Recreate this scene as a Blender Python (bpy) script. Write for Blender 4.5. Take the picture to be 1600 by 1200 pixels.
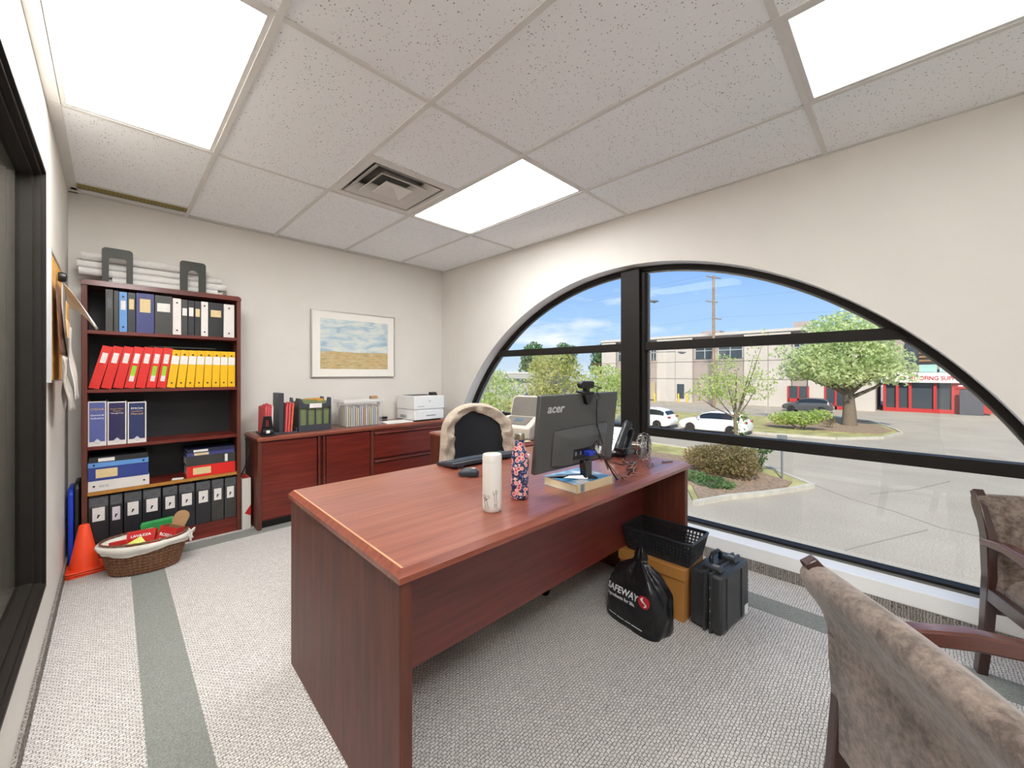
import bpy, bmesh, math, random
import numpy as np
from mathutils import Vector, Matrix, Euler
from math import radians as R, sin, cos, pi, sqrt

for o in list(bpy.data.objects):
    bpy.data.objects.remove(o, do_unlink=True)
SC = bpy.context.scene
COL = SC.collection
random.seed(7)

# ------------------------------------------------------------------ camera
CAM = Vector((-2.816, -4.040, 1.23))
YAW = R(45.495)
FPX, PPX, PPY = 618.34, 805.96, 583.95          # 1600 x 1200 frame
cd = bpy.data.cameras.new('camera')
cd.sensor_fit = 'HORIZONTAL'
cd.sensor_width = 36.0
cd.lens = FPX * 36.0 / 1600.0
cd.shift_x = -(PPX - 800.0) / 1600.0
cd.shift_y = (PPY - 600.0) / 1600.0
cd.clip_start = 0.02
cd.clip_end = 600
cam = bpy.data.objects.new('camera', cd)
cam.location = CAM
cam.rotation_euler = (R(90), 0, -YAW)
COL.objects.link(cam)
SC.camera = cam

# ------------------------------------------------------------------ view, sky, sun
SC.view_settings.view_transform = 'Standard'
SC.view_settings.look = 'None'
SC.view_settings.exposure = 0.16
SC.view_settings.gamma = 1.0
SC.view_settings.use_curve_mapping = False
PANEL_STRENGTH = 18.0
SKY_STRENGTH = 1.08
SUN_STRENGTH = 6.4

world = bpy.data.worlds.new('sky')
SC.world = world
world.use_nodes = True
nt = world.node_tree
nt.nodes.clear()
def N(t, typ, **kw):
    n = t.nodes.new(typ)
    for k, v in kw.items():
        setattr(n, k, v)
    return n
wo = N(nt, 'ShaderNodeOutputWorld')
bg = N(nt, 'ShaderNodeBackground')
bg.inputs['Strength'].default_value = SKY_STRENGTH
tc = N(nt, 'ShaderNodeTexCoord')
sx = N(nt, 'ShaderNodeSeparateXYZ')
nt.links.new(tc.outputs['Generated'], sx.inputs[0])
cr = N(nt, 'ShaderNodeValToRGB')
cr.color_ramp.elements[0].position = 0.0
cr.color_ramp.elements[0].color = (0.66, 0.80, 0.97, 1)
cr.color_ramp.elements[1].position = 1.0
cr.color_ramp.elements[1].color = (0.16, 0.36, 0.85, 1)
e = cr.color_ramp.elements.new(0.10); e.color = (0.42, 0.63, 0.97, 1)
e = cr.color_ramp.elements.new(0.27); e.color = (0.24, 0.45, 0.92, 1)
nt.links.new(sx.outputs['Z'], cr.inputs[0])
mp = N(nt, 'ShaderNodeMapping')
mp.inputs['Scale'].default_value = (2.6, 2.6, 8.5)
mp.inputs['Location'].default_value = (0.35, 0.9, 0.2)
nt.links.new(tc.outputs['Generated'], mp.inputs[0])
nz = N(nt, 'ShaderNodeTexNoise')
nz.inputs['Scale'].default_value = 1.5
nz.inputs['Detail'].default_value = 7
nz.inputs['Roughness'].default_value = 0.55
nt.links.new(mp.outputs[0], nz.inputs['Vector'])
cr2 = N(nt, 'ShaderNodeValToRGB')
cr2.color_ramp.elements[0].position = 0.54
cr2.color_ramp.elements[0].color = (0, 0, 0, 1)
cr2.color_ramp.elements[1].position = 0.70
cr2.color_ramp.elements[1].color = (0.9, 0.9, 0.9, 1)
nt.links.new(nz.outputs[0], cr2.inputs[0])
mx = N(nt, 'ShaderNodeMixRGB')
mx.inputs[2].default_value = (0.94, 0.96, 1.0, 1)
nt.links.new(cr2.outputs[0], mx.inputs[0])
nt.links.new(cr.outputs[0], mx.inputs[1])
nt.links.new(mx.outputs[0], bg.inputs['Color'])
nt.links.new(bg.outputs[0], wo.inputs['Surface'])

sd = bpy.data.lights.new('sun', 'SUN')
sd.energy = SUN_STRENGTH
sd.angle = R(4.0)
sd.color = (1.0, 0.95, 0.86)
sun = bpy.data.objects.new('sun', sd)
COL.objects.link(sun)
sun.location = (-6, -8, 12)
# sun stands behind the building (west-south-west side), shining away from the window
sun.rotation_euler = Vector((0.85, 0.33, -0.78)).to_track_quat('-Z', 'Y').to_euler()

# ------------------------------------------------------------------ pixel helpers (1600x1200 frame -> metres)
_s, _c = sin(YAW), cos(YAW)
def ray(u, v):
    r = (u - PPX) / FPX
    return Vector((_s + r * _c, _c - r * _s, (PPY - v) / FPX))
def on_z(u, v, z=0.0):
    d = ray(u, v); t = (z - CAM.z) / d.z
    return CAM + d * t
def on_y(u, v, y):
    d = ray(u, v); t = (y - CAM.y) / d.y
    return CAM + d * t
def on_x(u, v, x):
    d = ray(u, v); t = (x - CAM.x) / d.x
    return CAM + d * t
def at_d(u, dist):
    r = (u - PPX) / FPX
    return CAM.x + dist * (_s + r * _c), CAM.y + dist * (_c - r * _s)

# ------------------------------------------------------------------ materials
def lin(c):
    if isinstance(c, str):
        c = tuple(int(c[i:i + 2], 16) / 255 for i in (0, 2, 4))
    return tuple((x / 12.92 if x <= 0.04045 else ((x + 0.055) / 1.055) ** 2.4) for x in c)
MATS = {}
def base_mat(name):
    m = bpy.data.materials.new(name)
    m.use_nodes = True
    t = m.node_tree
    b = t.nodes['Principled BSDF']
    return m, t, b
def mat(name, col, rough=0.5, metal=0.0, spec=0.5, var=0.06, vscale=12.0, bump=0.0, bscale=60.0, coat=0.0, coat_rough=0.08, alpha=1.0, emit=0.0, trans=0.0, sheen=0.0):
    """plain procedural material: colour with soft noise variation and fine relief"""
    if name in MATS:
        return MATS[name]
    m, t, b = base_mat(name)
    c = lin(col)
    tcn = N(t, 'ShaderNodeTexCoord')
    nz = N(t, 'ShaderNodeTexNoise')
    nz.inputs['Scale'].default_value = vscale
    nz.inputs['Detail'].default_value = 4
    t.links.new(tcn.outputs['Object'], nz.inputs['Vector'])
    rp = N(t, 'ShaderNodeValToRGB')
    rp.color_ramp.elements[0].position = 0.3
    rp.color_ramp.elements[1].position = 0.7
    rp.color_ramp.elements[0].color = tuple(x * (1 - var) for x in c) + (1,)
    rp.color_ramp.elements[1].color = tuple(min(1, x * (1 + var)) for x in c) + (1,)
    t.links.new(nz.outputs[0], rp.inputs[0])
    t.links.new(rp.outputs[0], b.inputs['Base Color'])
    b.inputs['Roughness'].default_value = rough
    b.inputs['Metallic'].default_value = metal
    b.inputs['Specular IOR Level'].default_value = spec
    b.inputs['Coat Weight'].default_value = coat
    b.inputs['Coat Roughness'].default_value = coat_rough
    b.inputs['Alpha'].default_value = alpha
    b.inputs['Transmission Weight'].default_value = trans
    b.inputs['Sheen Weight'].default_value = sheen
    if emit:
        t.links.new(rp.outputs[0], b.inputs['Emission Color'])
        b.inputs['Emission Strength'].default_value = emit
    if bump:
        n2 = N(t, 'ShaderNodeTexNoise')
        n2.inputs['Scale'].default_value = bscale
        n2.inputs['Detail'].default_value = 3
        t.links.new(tcn.outputs['Object'], n2.inputs['Vector'])
        bp = N(t, 'ShaderNodeBump')
        bp.inputs['Strength'].default_value = bump
        bp.inputs['Distance'].default_value = 0.01
        t.links.new(n2.outputs[0], bp.inputs['Height'])
        t.links.new(bp.outputs[0], b.inputs['Normal'])
    MATS[name] = m
    return m
def ramp(t, src, stops):
    rp = N(t, 'ShaderNodeValToRGB')
    els = rp.color_ramp.elements
    els[0].position, els[0].color = stops[0][0], lin(stops[0][1]) + (1,)
    els[1].position, els[1].color = stops[-1][0], lin(stops[-1][1]) + (1,)
    for p, c in stops[1:-1]:
        e = els.new(p); e.color = lin(c) + (1,)
    t.links.new(src, rp.inputs[0])
    return rp.outputs[0]
def wood(name, dark, mid, light, axis='X', rough=0.32, coat=0.35, stretch=14.0, scale=5.0, coat_rough=0.12):
    if name in MATS:
        return MATS[name]
    m, t, b = base_mat(name)
    tcn = N(t, 'ShaderNodeTexCoord')
    mpn = N(t, 'ShaderNodeMapping')
    sc = {'X': (scale, scale * stretch, scale * stretch), 'Y': (scale * stretch, scale, scale * stretch), 'Z': (scale * stretch, scale * stretch, scale)}[axis]
    mpn.inputs['Scale'].default_value = sc
    t.links.new(tcn.outputs['Object'], mpn.inputs[0])
    nz = N(t, 'ShaderNodeTexNoise')
    nz.inputs['Scale'].default_value = 0.55
    nz.inputs['Detail'].default_value = 6
    nz.inputs['Roughness'].default_value = 0.62
    nz.inputs['Distortion'].default_value = 0.25
    t.links.new(mpn.outputs[0], nz.inputs['Vector'])
    o = ramp(t, nz.outputs[0], [(0.30, dark), (0.52, mid), (0.72, light)])
    t.links.new(o, b.inputs['Base Color'])
    b.inputs['Roughness'].default_value = rough
    b.inputs['Coat Weight'].default_value = coat
    b.inputs['Coat Roughness'].default_value = coat_rough
    MATS[name] = m
    return m
def glassy(name, tint=(0.95, 0.965, 0.95), base=0.004, rough=0.0):
    """window glass: see-through with a mirror reflection that grows with angle"""
    if name in MATS:
        return MATS[name]
    m = bpy.data.materials.new(name)
    m.use_nodes = True
    t = m.node_tree
    t.nodes.clear()
    out = N(t, 'ShaderNodeOutputMaterial')
    tr = N(t, 'ShaderNodeBsdfTransparent'); tr.inputs[0].default_value = tint + (1,)
    gl = N(t, 'ShaderNodeBsdfGlossy'); gl.inputs['Roughness'].default_value = rough
    ge = N(t, 'ShaderNodeNewGeometry')
    dot = N(t, 'ShaderNodeVectorMath', operation='DOT_PRODUCT')
    t.links.new(ge.outputs['Normal'], dot.inputs[0]); t.links.new(ge.outputs['Incoming'], dot.inputs[1])
    ab = N(t, 'ShaderNodeMath', operation='ABSOLUTE'); t.links.new(dot.outputs['Value'], ab.inputs[0])
    om = N(t, 'ShaderNodeMath', operation='SUBTRACT'); om.inputs[0].default_value = 1.0; t.links.new(ab.outputs[0], om.inputs[1])
    pw = N(t, 'ShaderNodeMath', operation='POWER'); t.links.new(om.outputs[0], pw.inputs[0]); pw.inputs[1].default_value = 5.0
    ma = N(t, 'ShaderNodeMath', operation='MULTIPLY_ADD'); t.links.new(pw.outputs[0], ma.inputs[0]); ma.inputs[1].default_value = 1 - base; ma.inputs[2].default_value = base
    mxs = N(t, 'ShaderNodeMixShader')
    t.links.new(ma.outputs[0], mxs.inputs[0]); t.links.new(tr.outputs[0], mxs.inputs[1]); t.links.new(gl.outputs[0], mxs.inputs[2])
    t.links.new(mxs.outputs[0], out.inputs[0])
    MATS[name] = m
    return m

# ------------------------------------------------------------------ mesh building
class MB:
    def __init__(self):
        self.v = []; self.f = []
    def add(self, vs, fs, mtx=None):
        o = len(self.v)
        if mtx is not None:
            vs = [tuple(mtx @ Vector(p)) for p in vs]
        self.v += [tuple(p) for p in vs]
        self.f += [tuple(i + o for i in f) for f in fs]
        return self
    def box(self, x0, x1, y0, y1, z0, z1, mtx=None):
        vs = [(x0, y0, z0), (x1, y0, z0), (x1, y1, z0), (x0, y1, z0), (x0, y0, z1), (x1, y0, z1), (x1, y1, z1), (x0, y1, z1)]
        return self.add(vs, [(0, 3, 2, 1), (4, 5, 6, 7), (0, 1, 5, 4), (1, 2, 6, 5), (2, 3, 7, 6), (3, 0, 4, 7)], mtx)
    def prism(self, poly, a, b, axis='Z', mtx=None):
        """polygon (2-D) pushed along an axis; poly in (Y,Z) for X, (X,Z) for Y, (X,Y) for Z"""
        n = len(poly)
        def p3(p, h):
            return {'X': (h, p[0], p[1]), 'Y': (p[0], h, p[1]), 'Z': (p[0], p[1], h)}[axis]
        vs = [p3(p, a) for p in poly] + [p3(p, b) for p in poly]
        fs = [tuple(range(n))[::-1], tuple(range(n, 2 * n))]
        fs += [(i, (i + 1) % n, n + (i + 1) % n, n + i) for i in range(n)]
        return self.add(vs, fs, mtx)
    def ringprism(self, outer, inner, a, b, axis='Z', mtx=None, closed=True):
        n = len(outer)
        def p3(p, h):
            return {'X': (h, p[0], p[1]), 'Y': (p[0], h, p[1]), 'Z': (p[0], p[1], h)}[axis]
        vs = [p3(p, a) for p in outer] + [p3(p, a) for p in inner] + [p3(p, b) for p in outer] + [p3(p, b) for p in inner]
        fs = []
        m = n if closed else n - 1
        for i in range(m):
            j = (i + 1) % n
            fs += [(i, j, n + j, n + i), (2 * n + i, 3 * n + i, 3 * n + j, 2 * n + j), (i, 2 * n + i, 2 * n + j, j), (n + i, n + j, 3 * n + j, 3 * n + i)]
        if not closed:
            fs += [(0, n, 3 * n, 2 * n), (n - 1, 2 * n - 1 + 2 * n, 0, 0)][:1]
            k = n - 1
            fs += [(k, 2 * n + k, 3 * n + k, n + k)]
        return self.add(vs, fs, mtx)
    def cyl(self, p0, p1, r0, r1=None, n=16, caps=True):
        r1 = r0 if r1 is None else r1
        p0, p1 = Vector(p0), Vector(p1)
        d = (p1 - p0).normalized()
        a = d.orthogonal().normalized(); b = d.cross(a)
        vs = []
        for p, r in ((p0, r0), (p1, r1)):
            for i in range(n):
                t = 2 * pi * i / n
                vs.append(tuple(p + (a * cos(t) + b * sin(t)) * r))
        fs = [(i, (i + 1) % n, n + (i + 1) % n, n + i) for i in range(n)]
        if caps:
            fs += [tuple(range(n))[::-1], tuple(range(n, 2 * n))]
        return self.add(vs, fs)
    def tube(self, pts, r, n=8, closed=False, caps=True):
        pts = [Vector(p) for p in pts]
        m = len(pts)
        rs = r if isinstance(r, (list, tuple)) else [r] * m
        vs = []; up = None
        for i, p in enumerate(pts):
            if closed:
                d = pts[(i + 1) % m] - pts[i - 1]
            else:
                d = pts[min(i + 1, m - 1)] - pts[max(i - 1, 0)]
            d = d.normalized() if d.length > 1e-9 else Vector((0, 0, 1))
            if up is None:
                a = d.orthogonal().normalized()
            else:
                a = (up - d * up.dot(d))
                a = a.normalized() if a.length > 1e-6 else d.orthogonal().normalized()
            up = a
            b = d.cross(a)
            for k in range(n):
                t = 2 * pi * k / n
                vs.append(tuple(p + (a * cos(t) + b * sin(t)) * rs[i]))
        fs = []
        for i in range(m if closed else m - 1):
            j = (i + 1) % m
            for k in range(n):
                k2 = (k + 1) % n
                fs.append((i * n + k, i * n + k2, j * n + k2, j * n + k))
        if caps and not closed:
            fs += [tuple(range(n))[::-1], tuple(range((m - 1) * n, m * n))]
        return self.add(vs, fs)
    def lathe(self, prof, n=24, mtx=None, cap=True):
        """profile [(r,z)...] turned about Z"""
        vs = []
        for r, z in prof:
            for i in range(n):
                t = 2 * pi * i / n
                vs.append((r * cos(t), r * sin(t), z))
        fs = []
        for j in range(len(prof) - 1):
            for i in range(n):
                k = (i + 1) % n
                fs.append((j * n + i, j * n + k, (j + 1) * n + k, (j + 1) * n + i))
        if cap:
            fs += [tuple(range(n))[::-1], tuple(range((len(prof) - 1) * n, len(prof) * n))]
        return self.add(vs, fs, mtx)
    def grid(self, fn, nu, nv, closed_u=False):
        vs = [tuple(fn(i / (nu if closed_u else nu - 1), j / (nv - 1))) for j in range(nv) for i in range(nu)]
        fs = []
        for j in range(nv - 1):
            for i in range(nu if closed_u else nu - 1):
                k = (i + 1) % nu
                fs.append((j * nu + i, j * nu + k, (j + 1) * nu + k, (j + 1) * nu + i))
        return self.add(vs, fs)
    def mesh(self, name, smooth=None):
        me = bpy.data.meshes.new(name)
        me.from_pydata(self.v, [], self.f)
        me.validate()
        bm = bmesh.new(); bm.from_mesh(me)
        bmesh.ops.remove_doubles(bm, verts=bm.verts, dist=1e-6)
        bmesh.ops.recalc_face_normals(bm, faces=bm.faces)
        bm.to_mesh(me); bm.free()
        if smooth is not None:
            me.shade_smooth()
            me.set_sharp_from_angle(angle=R(smooth))
        return me

def rrect(w, h, r, n=5, cx=0.0, cy=0.0):
    """rounded rectangle outline"""
    pts = []
    for qx, qy, a0 in ((w / 2 - r, h / 2 - r, 0), (-w / 2 + r, h / 2 - r, 90), (-w / 2 + r, -h / 2 + r, 180), (w / 2 - r, -h / 2 + r, 270)):
        for i in range(n + 1):
            a = R(a0 + 90 * i / n)
            pts.append((cx + qx + r * cos(a), cy + qy + r * sin(a)))
    return pts

def tag(o, label=None, cat=None, group=None, kind=None):
    if label: o['label'] = label
    if cat: o['category'] = cat
    if group: o['group'] = group
    if kind: o['kind'] = kind
    return o
def link(name, data, m=None, parent=None, loc=None, rot=None):
    o = bpy.data.objects.new(name, data)
    COL.objects.link(o)
    if m is not None and data is not None:
        if len(data.materials) == 0:
            data.materials.append(m)
    if parent is not None:
        o.parent = parent
    if loc is not None: o.location = loc
    if rot is not None: o.rotation_euler = rot
    return o
def bevel(o, w, seg=2, ang=40):
    md = o.modifiers.new('bevel', 'BEVEL')
    md.width = w; md.segments = seg; md.limit_method = 'ANGLE'; md.angle_limit = R(ang)
    md.harden_normals = False
    for p in o.data.polygons: p.use_smooth = True
    o.data.set_sharp_from_angle(angle=R(50))
    return o
def part(name, mb, m, parent, bv=None, smooth=None, label=None, loc=None, rot=None, kind=None):
    me = mb.mesh(name, smooth)
    o = link(name, me, m, parent, loc, rot)
    if bv: bevel(o, bv)
    if label: o['label'] = label
    if kind: o['kind'] = kind
    return o
def thing(name, label, cat, loc=(0, 0, 0), rotz=0.0, group=None, rot=None):
    o = bpy.data.objects.new(name, None)
    o.empty_display_size = 0.05
    COL.objects.link(o)
    o.location = loc
    o.rotation_euler = rot if rot is not None else (0, 0, rotz)
    return tag(o, label, cat, group)
def solo(name, mb, m, label, cat, loc=None, rot=None, group=None, bv=None, smooth=None):
    o = part(name, mb, m, None, bv, smooth, None, loc, rot)
    return tag(o, label, cat, group)
def struct(name, mb=None, m=None, bv=None, smooth=None):
    if mb is None:
        o = bpy.data.objects.new(name, None); COL.objects.link(o)
    else:
        o = part(name, mb, m, None, bv, smooth)
    o['kind'] = 'structure'
    return o
def copy_tree(o, parent=None):
    c = o.copy(); COL.objects.link(c); c.parent = parent
    for ch in list(o.children):
        copy_tree(ch, c)
    return c
_fonts = {}
def text_part(body, size, m, parent, mtx, name='lettering', align='LEFT', extrude=0.0006, bold=0.0, sx=1.0, fit=None):
    """flat lettering turned into a mesh; mtx places its XY plane"""
    cu = bpy.data.curves.new(name, 'FONT')
    cu.body = body; cu.size = size; cu.align_x = align; cu.extrude = extrude; cu.offset = bold
    cu.resolution_u = 3
    to = bpy.data.objects.new(name, cu)
    COL.objects.link(to)
    dg = bpy.context.evaluated_depsgraph_get()
    me = bpy.data.meshes.new_from_object(to.evaluated_get(dg))
    bpy.data.objects.remove(to, do_unlink=True)
    if fit:
        xs = [v.co.x for v in me.vertices]
        w = max(xs) - min(xs)
        if w > 0: sx = fit / w
    me.transform(Matrix.Diagonal((sx, 1, 1, 1)))
    me.transform(mtx)
    me.name = name
    return link(name, me, m, parent)
# face frames for lettering: plane facing -Y (text runs +X), facing -X (text runs -Y)
def face_my(x, y, z):
    return Matrix.Translation((x, y, z)) @ Matrix.Rotation(R(90), 4, 'X')
def face_mx(x, y, z):
    return Matrix.Translation((x, y, z)) @ Matrix.Rotation(R(-90), 4, 'Z') @ Matrix.Rotation(R(90), 4, 'X')
# ================================================================== ROOM SHELL
ZC = 2.466                      # ceiling height
XL, XR, YB, YF = -3.03, 0.0, 0.0, -5.40
GX = [XL, -2.414, -1.804, -1.195, -0.585, XR]       # ceiling grid lines
GY = [YB - 0.06, -1.28, -2.50, -3.72, -4.94, YF]

M_WALL = mat('wall_paint', 'dfdad2', 0.75, var=0.02, vscale=3, bump=0.05, bscale=300)
M_WHITE = mat('white_trim_paint', 'f6f5f2', 0.5, var=0.015, vscale=5)
M_BLACKAL = mat('dark_bronze_aluminium', '211d19', 0.55, metal=0.0, spec=0.2, var=0.08)
M_GLASS = glassy('window_glass')
M_GLASS_LOW = glassy('laminated_window_glass', (0.95, 0.96, 0.94), 0.055)
M_GLASS2 = glassy('interior_glass', (0.8, 0.8, 0.78), 0.10)

def carpet_mat(name, light, mid, dark, weave=True):
    m, t, b = base_mat(name)
    tcn = N(t, 'ShaderNodeTexCoord')
    nzd = N(t, 'ShaderNodeTexNoise'); nzd.inputs['Scale'].default_value = 55; nzd.inputs['Detail'].default_value = 2
    t.links.new(tcn.outputs['Object'], nzd.inputs['Vector'])
    mixv = N(t, 'ShaderNodeMixRGB'); mixv.inputs[0].default_value = 0.012
    t.links.new(tcn.outputs['Object'], mixv.inputs[1]); t.links.new(nzd.outputs['Color'], mixv.inputs[2])
    br = N(t, 'ShaderNodeTexBrick')
    br.inputs['Scale'].default_value = 1.0
    br.inputs['Brick Width'].default_value = 0.017
    br.inputs['Row Height'].default_value = 0.011
    br.inputs['Mortar Size'].default_value = 0.0016
    br.inputs['Mortar Smooth'].default_value = 0.6
    br.inputs['Color1'].default_value = lin(light) + (1,)
    br.inputs['Color2'].default_value = lin(mid) + (1,)
    br.inputs['Mortar'].default_value = lin(dark) + (1,)
    t.links.new(mixv.outputs[0], br.inputs['Vector'])
    nz = N(t, 'ShaderNodeTexNoise'); nz.inputs['Scale'].default_value = 240; nz.inputs['Detail'].default_value = 3
    t.links.new(tcn.outputs['Object'], nz.inputs['Vector'])
    mm = N(t, 'ShaderNodeMixRGB', blend_type='MULTIPLY'); mm.inputs[0].default_value = 0.75 if weave else 0.6
    r2 = ramp(t, nz.outputs[0], [(0.32, 'a09d99' if weave else 'a8a8a8'), (0.62, 'ffffff')])
    if weave:
        t.links.new(br.outputs['Color'], mm.inputs[1])
    else:
        mm.inputs[1].default_value = lin(mid) + (1,)
    t.links.new(r2, mm.inputs[2])
    t.links.new(mm.outputs[0], b.inputs['Base Color'])
    b.inputs['Roughness'].default_value = 0.95
    b.inputs['Specular IOR Level'].default_value = 0.1
    bp = N(t, 'ShaderNodeBump'); bp.inputs['Strength'].default_value = 0.6; bp.inputs['Distance'].default_value = 0.004
    bw_ = N(t, 'ShaderNodeMath', operation='MULTIPLY_ADD'); bw_.inputs[1].default_value = 0.4
    inv = N(t, 'ShaderNodeMath', operation='SUBTRACT'); inv.inputs[0].default_value = 1.0
    t.links.new(br.outputs['Fac'], inv.inputs[1])
    t.links.new(nz.outputs[0], bw_.inputs[0])
    if weave: t.links.new(inv.outputs[0], bw_.inputs[2])
    t.links.new(bw_.outputs[0], bp.inputs['Height'])
    t.links.new(bp.outputs[0], b.inputs['Normal'])
    return m
M_CARPET = carpet_mat('loop_carpet', 'efebe6', 'dedad5', '8f8c88')
M_STRIPE = carpet_mat('stripe_carpet', '8f918b', '8f918b', '62645f', weave=False)
M_CBASE = carpet_mat('carpet_base', 'b0aaa3', '9a948d', '605c58')

floor = struct('floor', MB().box(XL - 0.1, XR + 0.25, YF - 0.1, YB + 0.1, -0.12, 0.0), M_CARPET)
def stripe(x0, x1, y0, y1):
    part('carpet_stripe', MB().box(x0, x1, y0, y1, -0.004, 0.0015), M_STRIPE, floor)
stripe(-2.74, -2.588, -4.75, -0.50)
stripe(-2.74, -0.30, -0.50, -0.345)
stripe(-0.455, -0.30, -4.75, -0.50)
stripe(-2.588, -0.455, -4.75, -4.60)

# back wall, front wall (behind the camera)
wall_back = struct('wall_back', MB().box(XL - 0.1, XR + 0.2, YB, YB + 0.12, 0.0, ZC + 0.1), M_WALL)
wall_front = struct('wall_front', MB().box(XL - 0.1, XR + 0.2, YF - 0.12, YF, 0.0, ZC + 0.1), M_WALL)

# window wall with its half-round opening
WC_Y, WC_Z, WR = -2.465, -0.25, 2.325
SILL_Z = 0.15
WALL_T = 0.24
half = sqrt(WR ** 2 - (SILL_Z - WC_Z) ** 2)
a0 = math.asin((SILL_Z - WC_Z) / WR)
NA = 72
arc = [(WC_Y - WR * cos(a0 + (pi - 2 * a0) * i / NA), WC_Z + WR * sin(a0 + (pi - 2 * a0) * i / NA)) for i in range(NA + 1)]
mb = MB()
for (xa, flip) in ((0.0, False), (WALL_T, True)):
    top = ZC + 0.1
    vs = []; fs = []
    for (y, z) in arc:
        vs += [(xa, y, z), (xa, y, top)]
    for i in range(NA):
        fs.append((2 * i, 2 * i + 2, 2 * i + 3, 2 * i + 1))
    mb.add(vs, fs)
    ya, yb = arc[0][0], arc[-1][0]
    mb.add([(xa, YF, 0 if not flip else -3.2), (xa, ya, 0 if not flip else -3.2), (xa, ya, SILL_Z), (xa, ya, top), (xa, YF, top)], [(0, 1, 2, 3, 4)])
    mb.add([(xa, yb, 0 if not flip else -3.2), (xa, YB, 0 if not flip else -3.2), (xa, YB, top), (xa, yb, top), (xa, yb, SILL_Z)], [(0, 1, 2, 3, 4)])
    mb.add([(xa, ya, 0 if not flip else -3.2), (xa, yb, 0 if not flip else -3.2), (xa, yb, SILL_Z), (xa, ya, SILL_Z)], [(0, 1, 2, 3)])
# closing edges
wall_right = struct('wall_right', mb, M_WALL)
# painted reveal of the opening
mb = MB()
vs = []; fs = []
for (y, z) in arc:
    vs += [(-0.001, y, z), (WALL_T, y, z)]
for i in range(NA):
    fs.append((2 * i, 2 * i + 1, 2 * i + 3, 2 * i + 2))
mb.add(vs, fs)
part('reveal', mb, M_WHITE, wall_right, smooth=30)
trim_1 = struct('trim_1', MB().box(-0.022, WALL_T, arc[0][0] - 0.02, arc[-1][0] + 0.02, 0.066, SILL_Z), M_WHITE, bv=0.004)
baseboard_right = struct('baseboard_right', MB().box(-0.026, -0.0005, YF, YB - 0.03, 0.0, 0.066), M_CBASE)
baseboard_back = struct('baseboard_back', MB().box(XL + 0.02, XR - 0.03, YB - 0.012, YB - 0.0005, 0.0, 0.066), M_CBASE)

# ---- the arched window: frame, mullion, rails, panes
window_1 = struct('window_1')
XG0, XG1 = 0.115, 0.185
FW = 0.034
def arc_pts(r, zlo, n=NA):
    a = math.asin((zlo - WC_Z) / r)
    return [(WC_Y - r * cos(a + (pi - 2 * a) * i / n), WC_Z + r * sin(a + (pi - 2 * a) * i / n)) for i in range(n + 1)]
mb = MB(); mb.ringprism(arc_pts(WR - 0.001, SILL_Z), arc_pts(WR - FW, SILL_Z), XG0, XG1, 'X', closed=False)
part('arch_frame', mb, M_BLACKAL, window_1, smooth=30)
M_GREYAL = mat('grey_aluminium_bead', '6d6a64', 0.4, metal=0.5)
mb = MB(); mb.ringprism(arc_pts(WR - FW, SILL_Z + 0.02), arc_pts(WR - FW - 0.012, SILL_Z + 0.02), 0.142, 0.165, 'X', closed=False)
part('glazing_bead', mb, M_GREYAL, window_1, smooth=30)
def yz_at(z, r):     # half width of the arch at height z
    return sqrt(max(0, r * r - (z - WC_Z) ** 2))
MY0, MY1 = -2.562, -2.402
ztop = WC_Z + sqrt((WR - 0.02) ** 2 - (MY0 - WC_Y) ** 2)
part('mullion', MB().box(0.06, 0.20, MY0, MY1, SILL_Z, ztop), M_BLACKAL, window_1, bv=0.003)
part('mullion_edge', MB().box(0.09, 0.18, MY0 - 0.028, MY0 - 0.004, SILL_Z, ztop - 0.03), M_BLACKAL, window_1)
part('mullion_edge', MB().box(0.135, 0.16, MY0 - 0.042, MY0 - 0.028, SILL_Z, ztop - 0.04), M_GREYAL, window_1)
RAILS = [(1.414, 1.476), (0.748, 0.812)]
for (z0, z1) in RAILS:
    for sgn in (-1, 1):
        h0 = yz_at(z0, WR - 0.02); h1 = yz_at(z1, WR - 0.02)
        if sgn > 0:
            poly = [(MY1, z0), (WC_Y + h0, z0), (WC_Y + h1, z1), (MY1, z1)]
        else:
            poly = [(WC_Y - h0, z0), (MY0, z0), (MY0, z1), (WC_Y - h1, z1)]
        part('rail', MB().prism(poly, 0.10, 0.185, 'X'), M_BLACKAL, window_1, bv=0.003)
h0 = yz_at(SILL_Z + 0.02, WR - 0.01)
part('bottom_frame', MB().box(XG0, XG1, WC_Y - h0, WC_Y + h0, SILL_Z, SILL_Z + 0.024), M_BLACKAL, window_1)
part('bottom_bead', MB().box(XG0 - 0.012, XG0, WC_Y - h0, WC_Y + h0, SILL_Z, SILL_Z + 0.012), M_GREYAL, window_1)
# six panes
rg = WR - 0.03
def pane(zlo, zhi, sgn):
    pts = []
    ed = MY1 if sgn > 0 else MY0 - 0.035
    zmax = min(zhi, WC_Z + sqrt(rg ** 2 - (ed - WC_Y) ** 2))
    n = 14
    for i in range(n + 1):
        z = zlo + (zmax - zlo) * i / n
        hw = yz_at(z, rg)
        pts.append((WC_Y + sgn * hw, z))
    if zhi > 1.9:        # follow the arch over to the mullion
        pts = []
        a_lo = math.asin((zlo - WC_Z) / rg)
        a_hi = math.acos(abs(ed - WC_Y) / rg)
        for i in range(n + 1):
            a = a_lo + (a_hi - a_lo) * i / n
            pts.append((WC_Y + sgn * rg * cos(a), WC_Z + rg * sin(a)))
    pts += [(ed, zmax), (ed, zlo)]
    part('pane', MB().prism(pts, 0.148, 0.156, 'X'), M_GLASS if zhi > 1.9 else M_GLASS_LOW, window_1)
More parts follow.
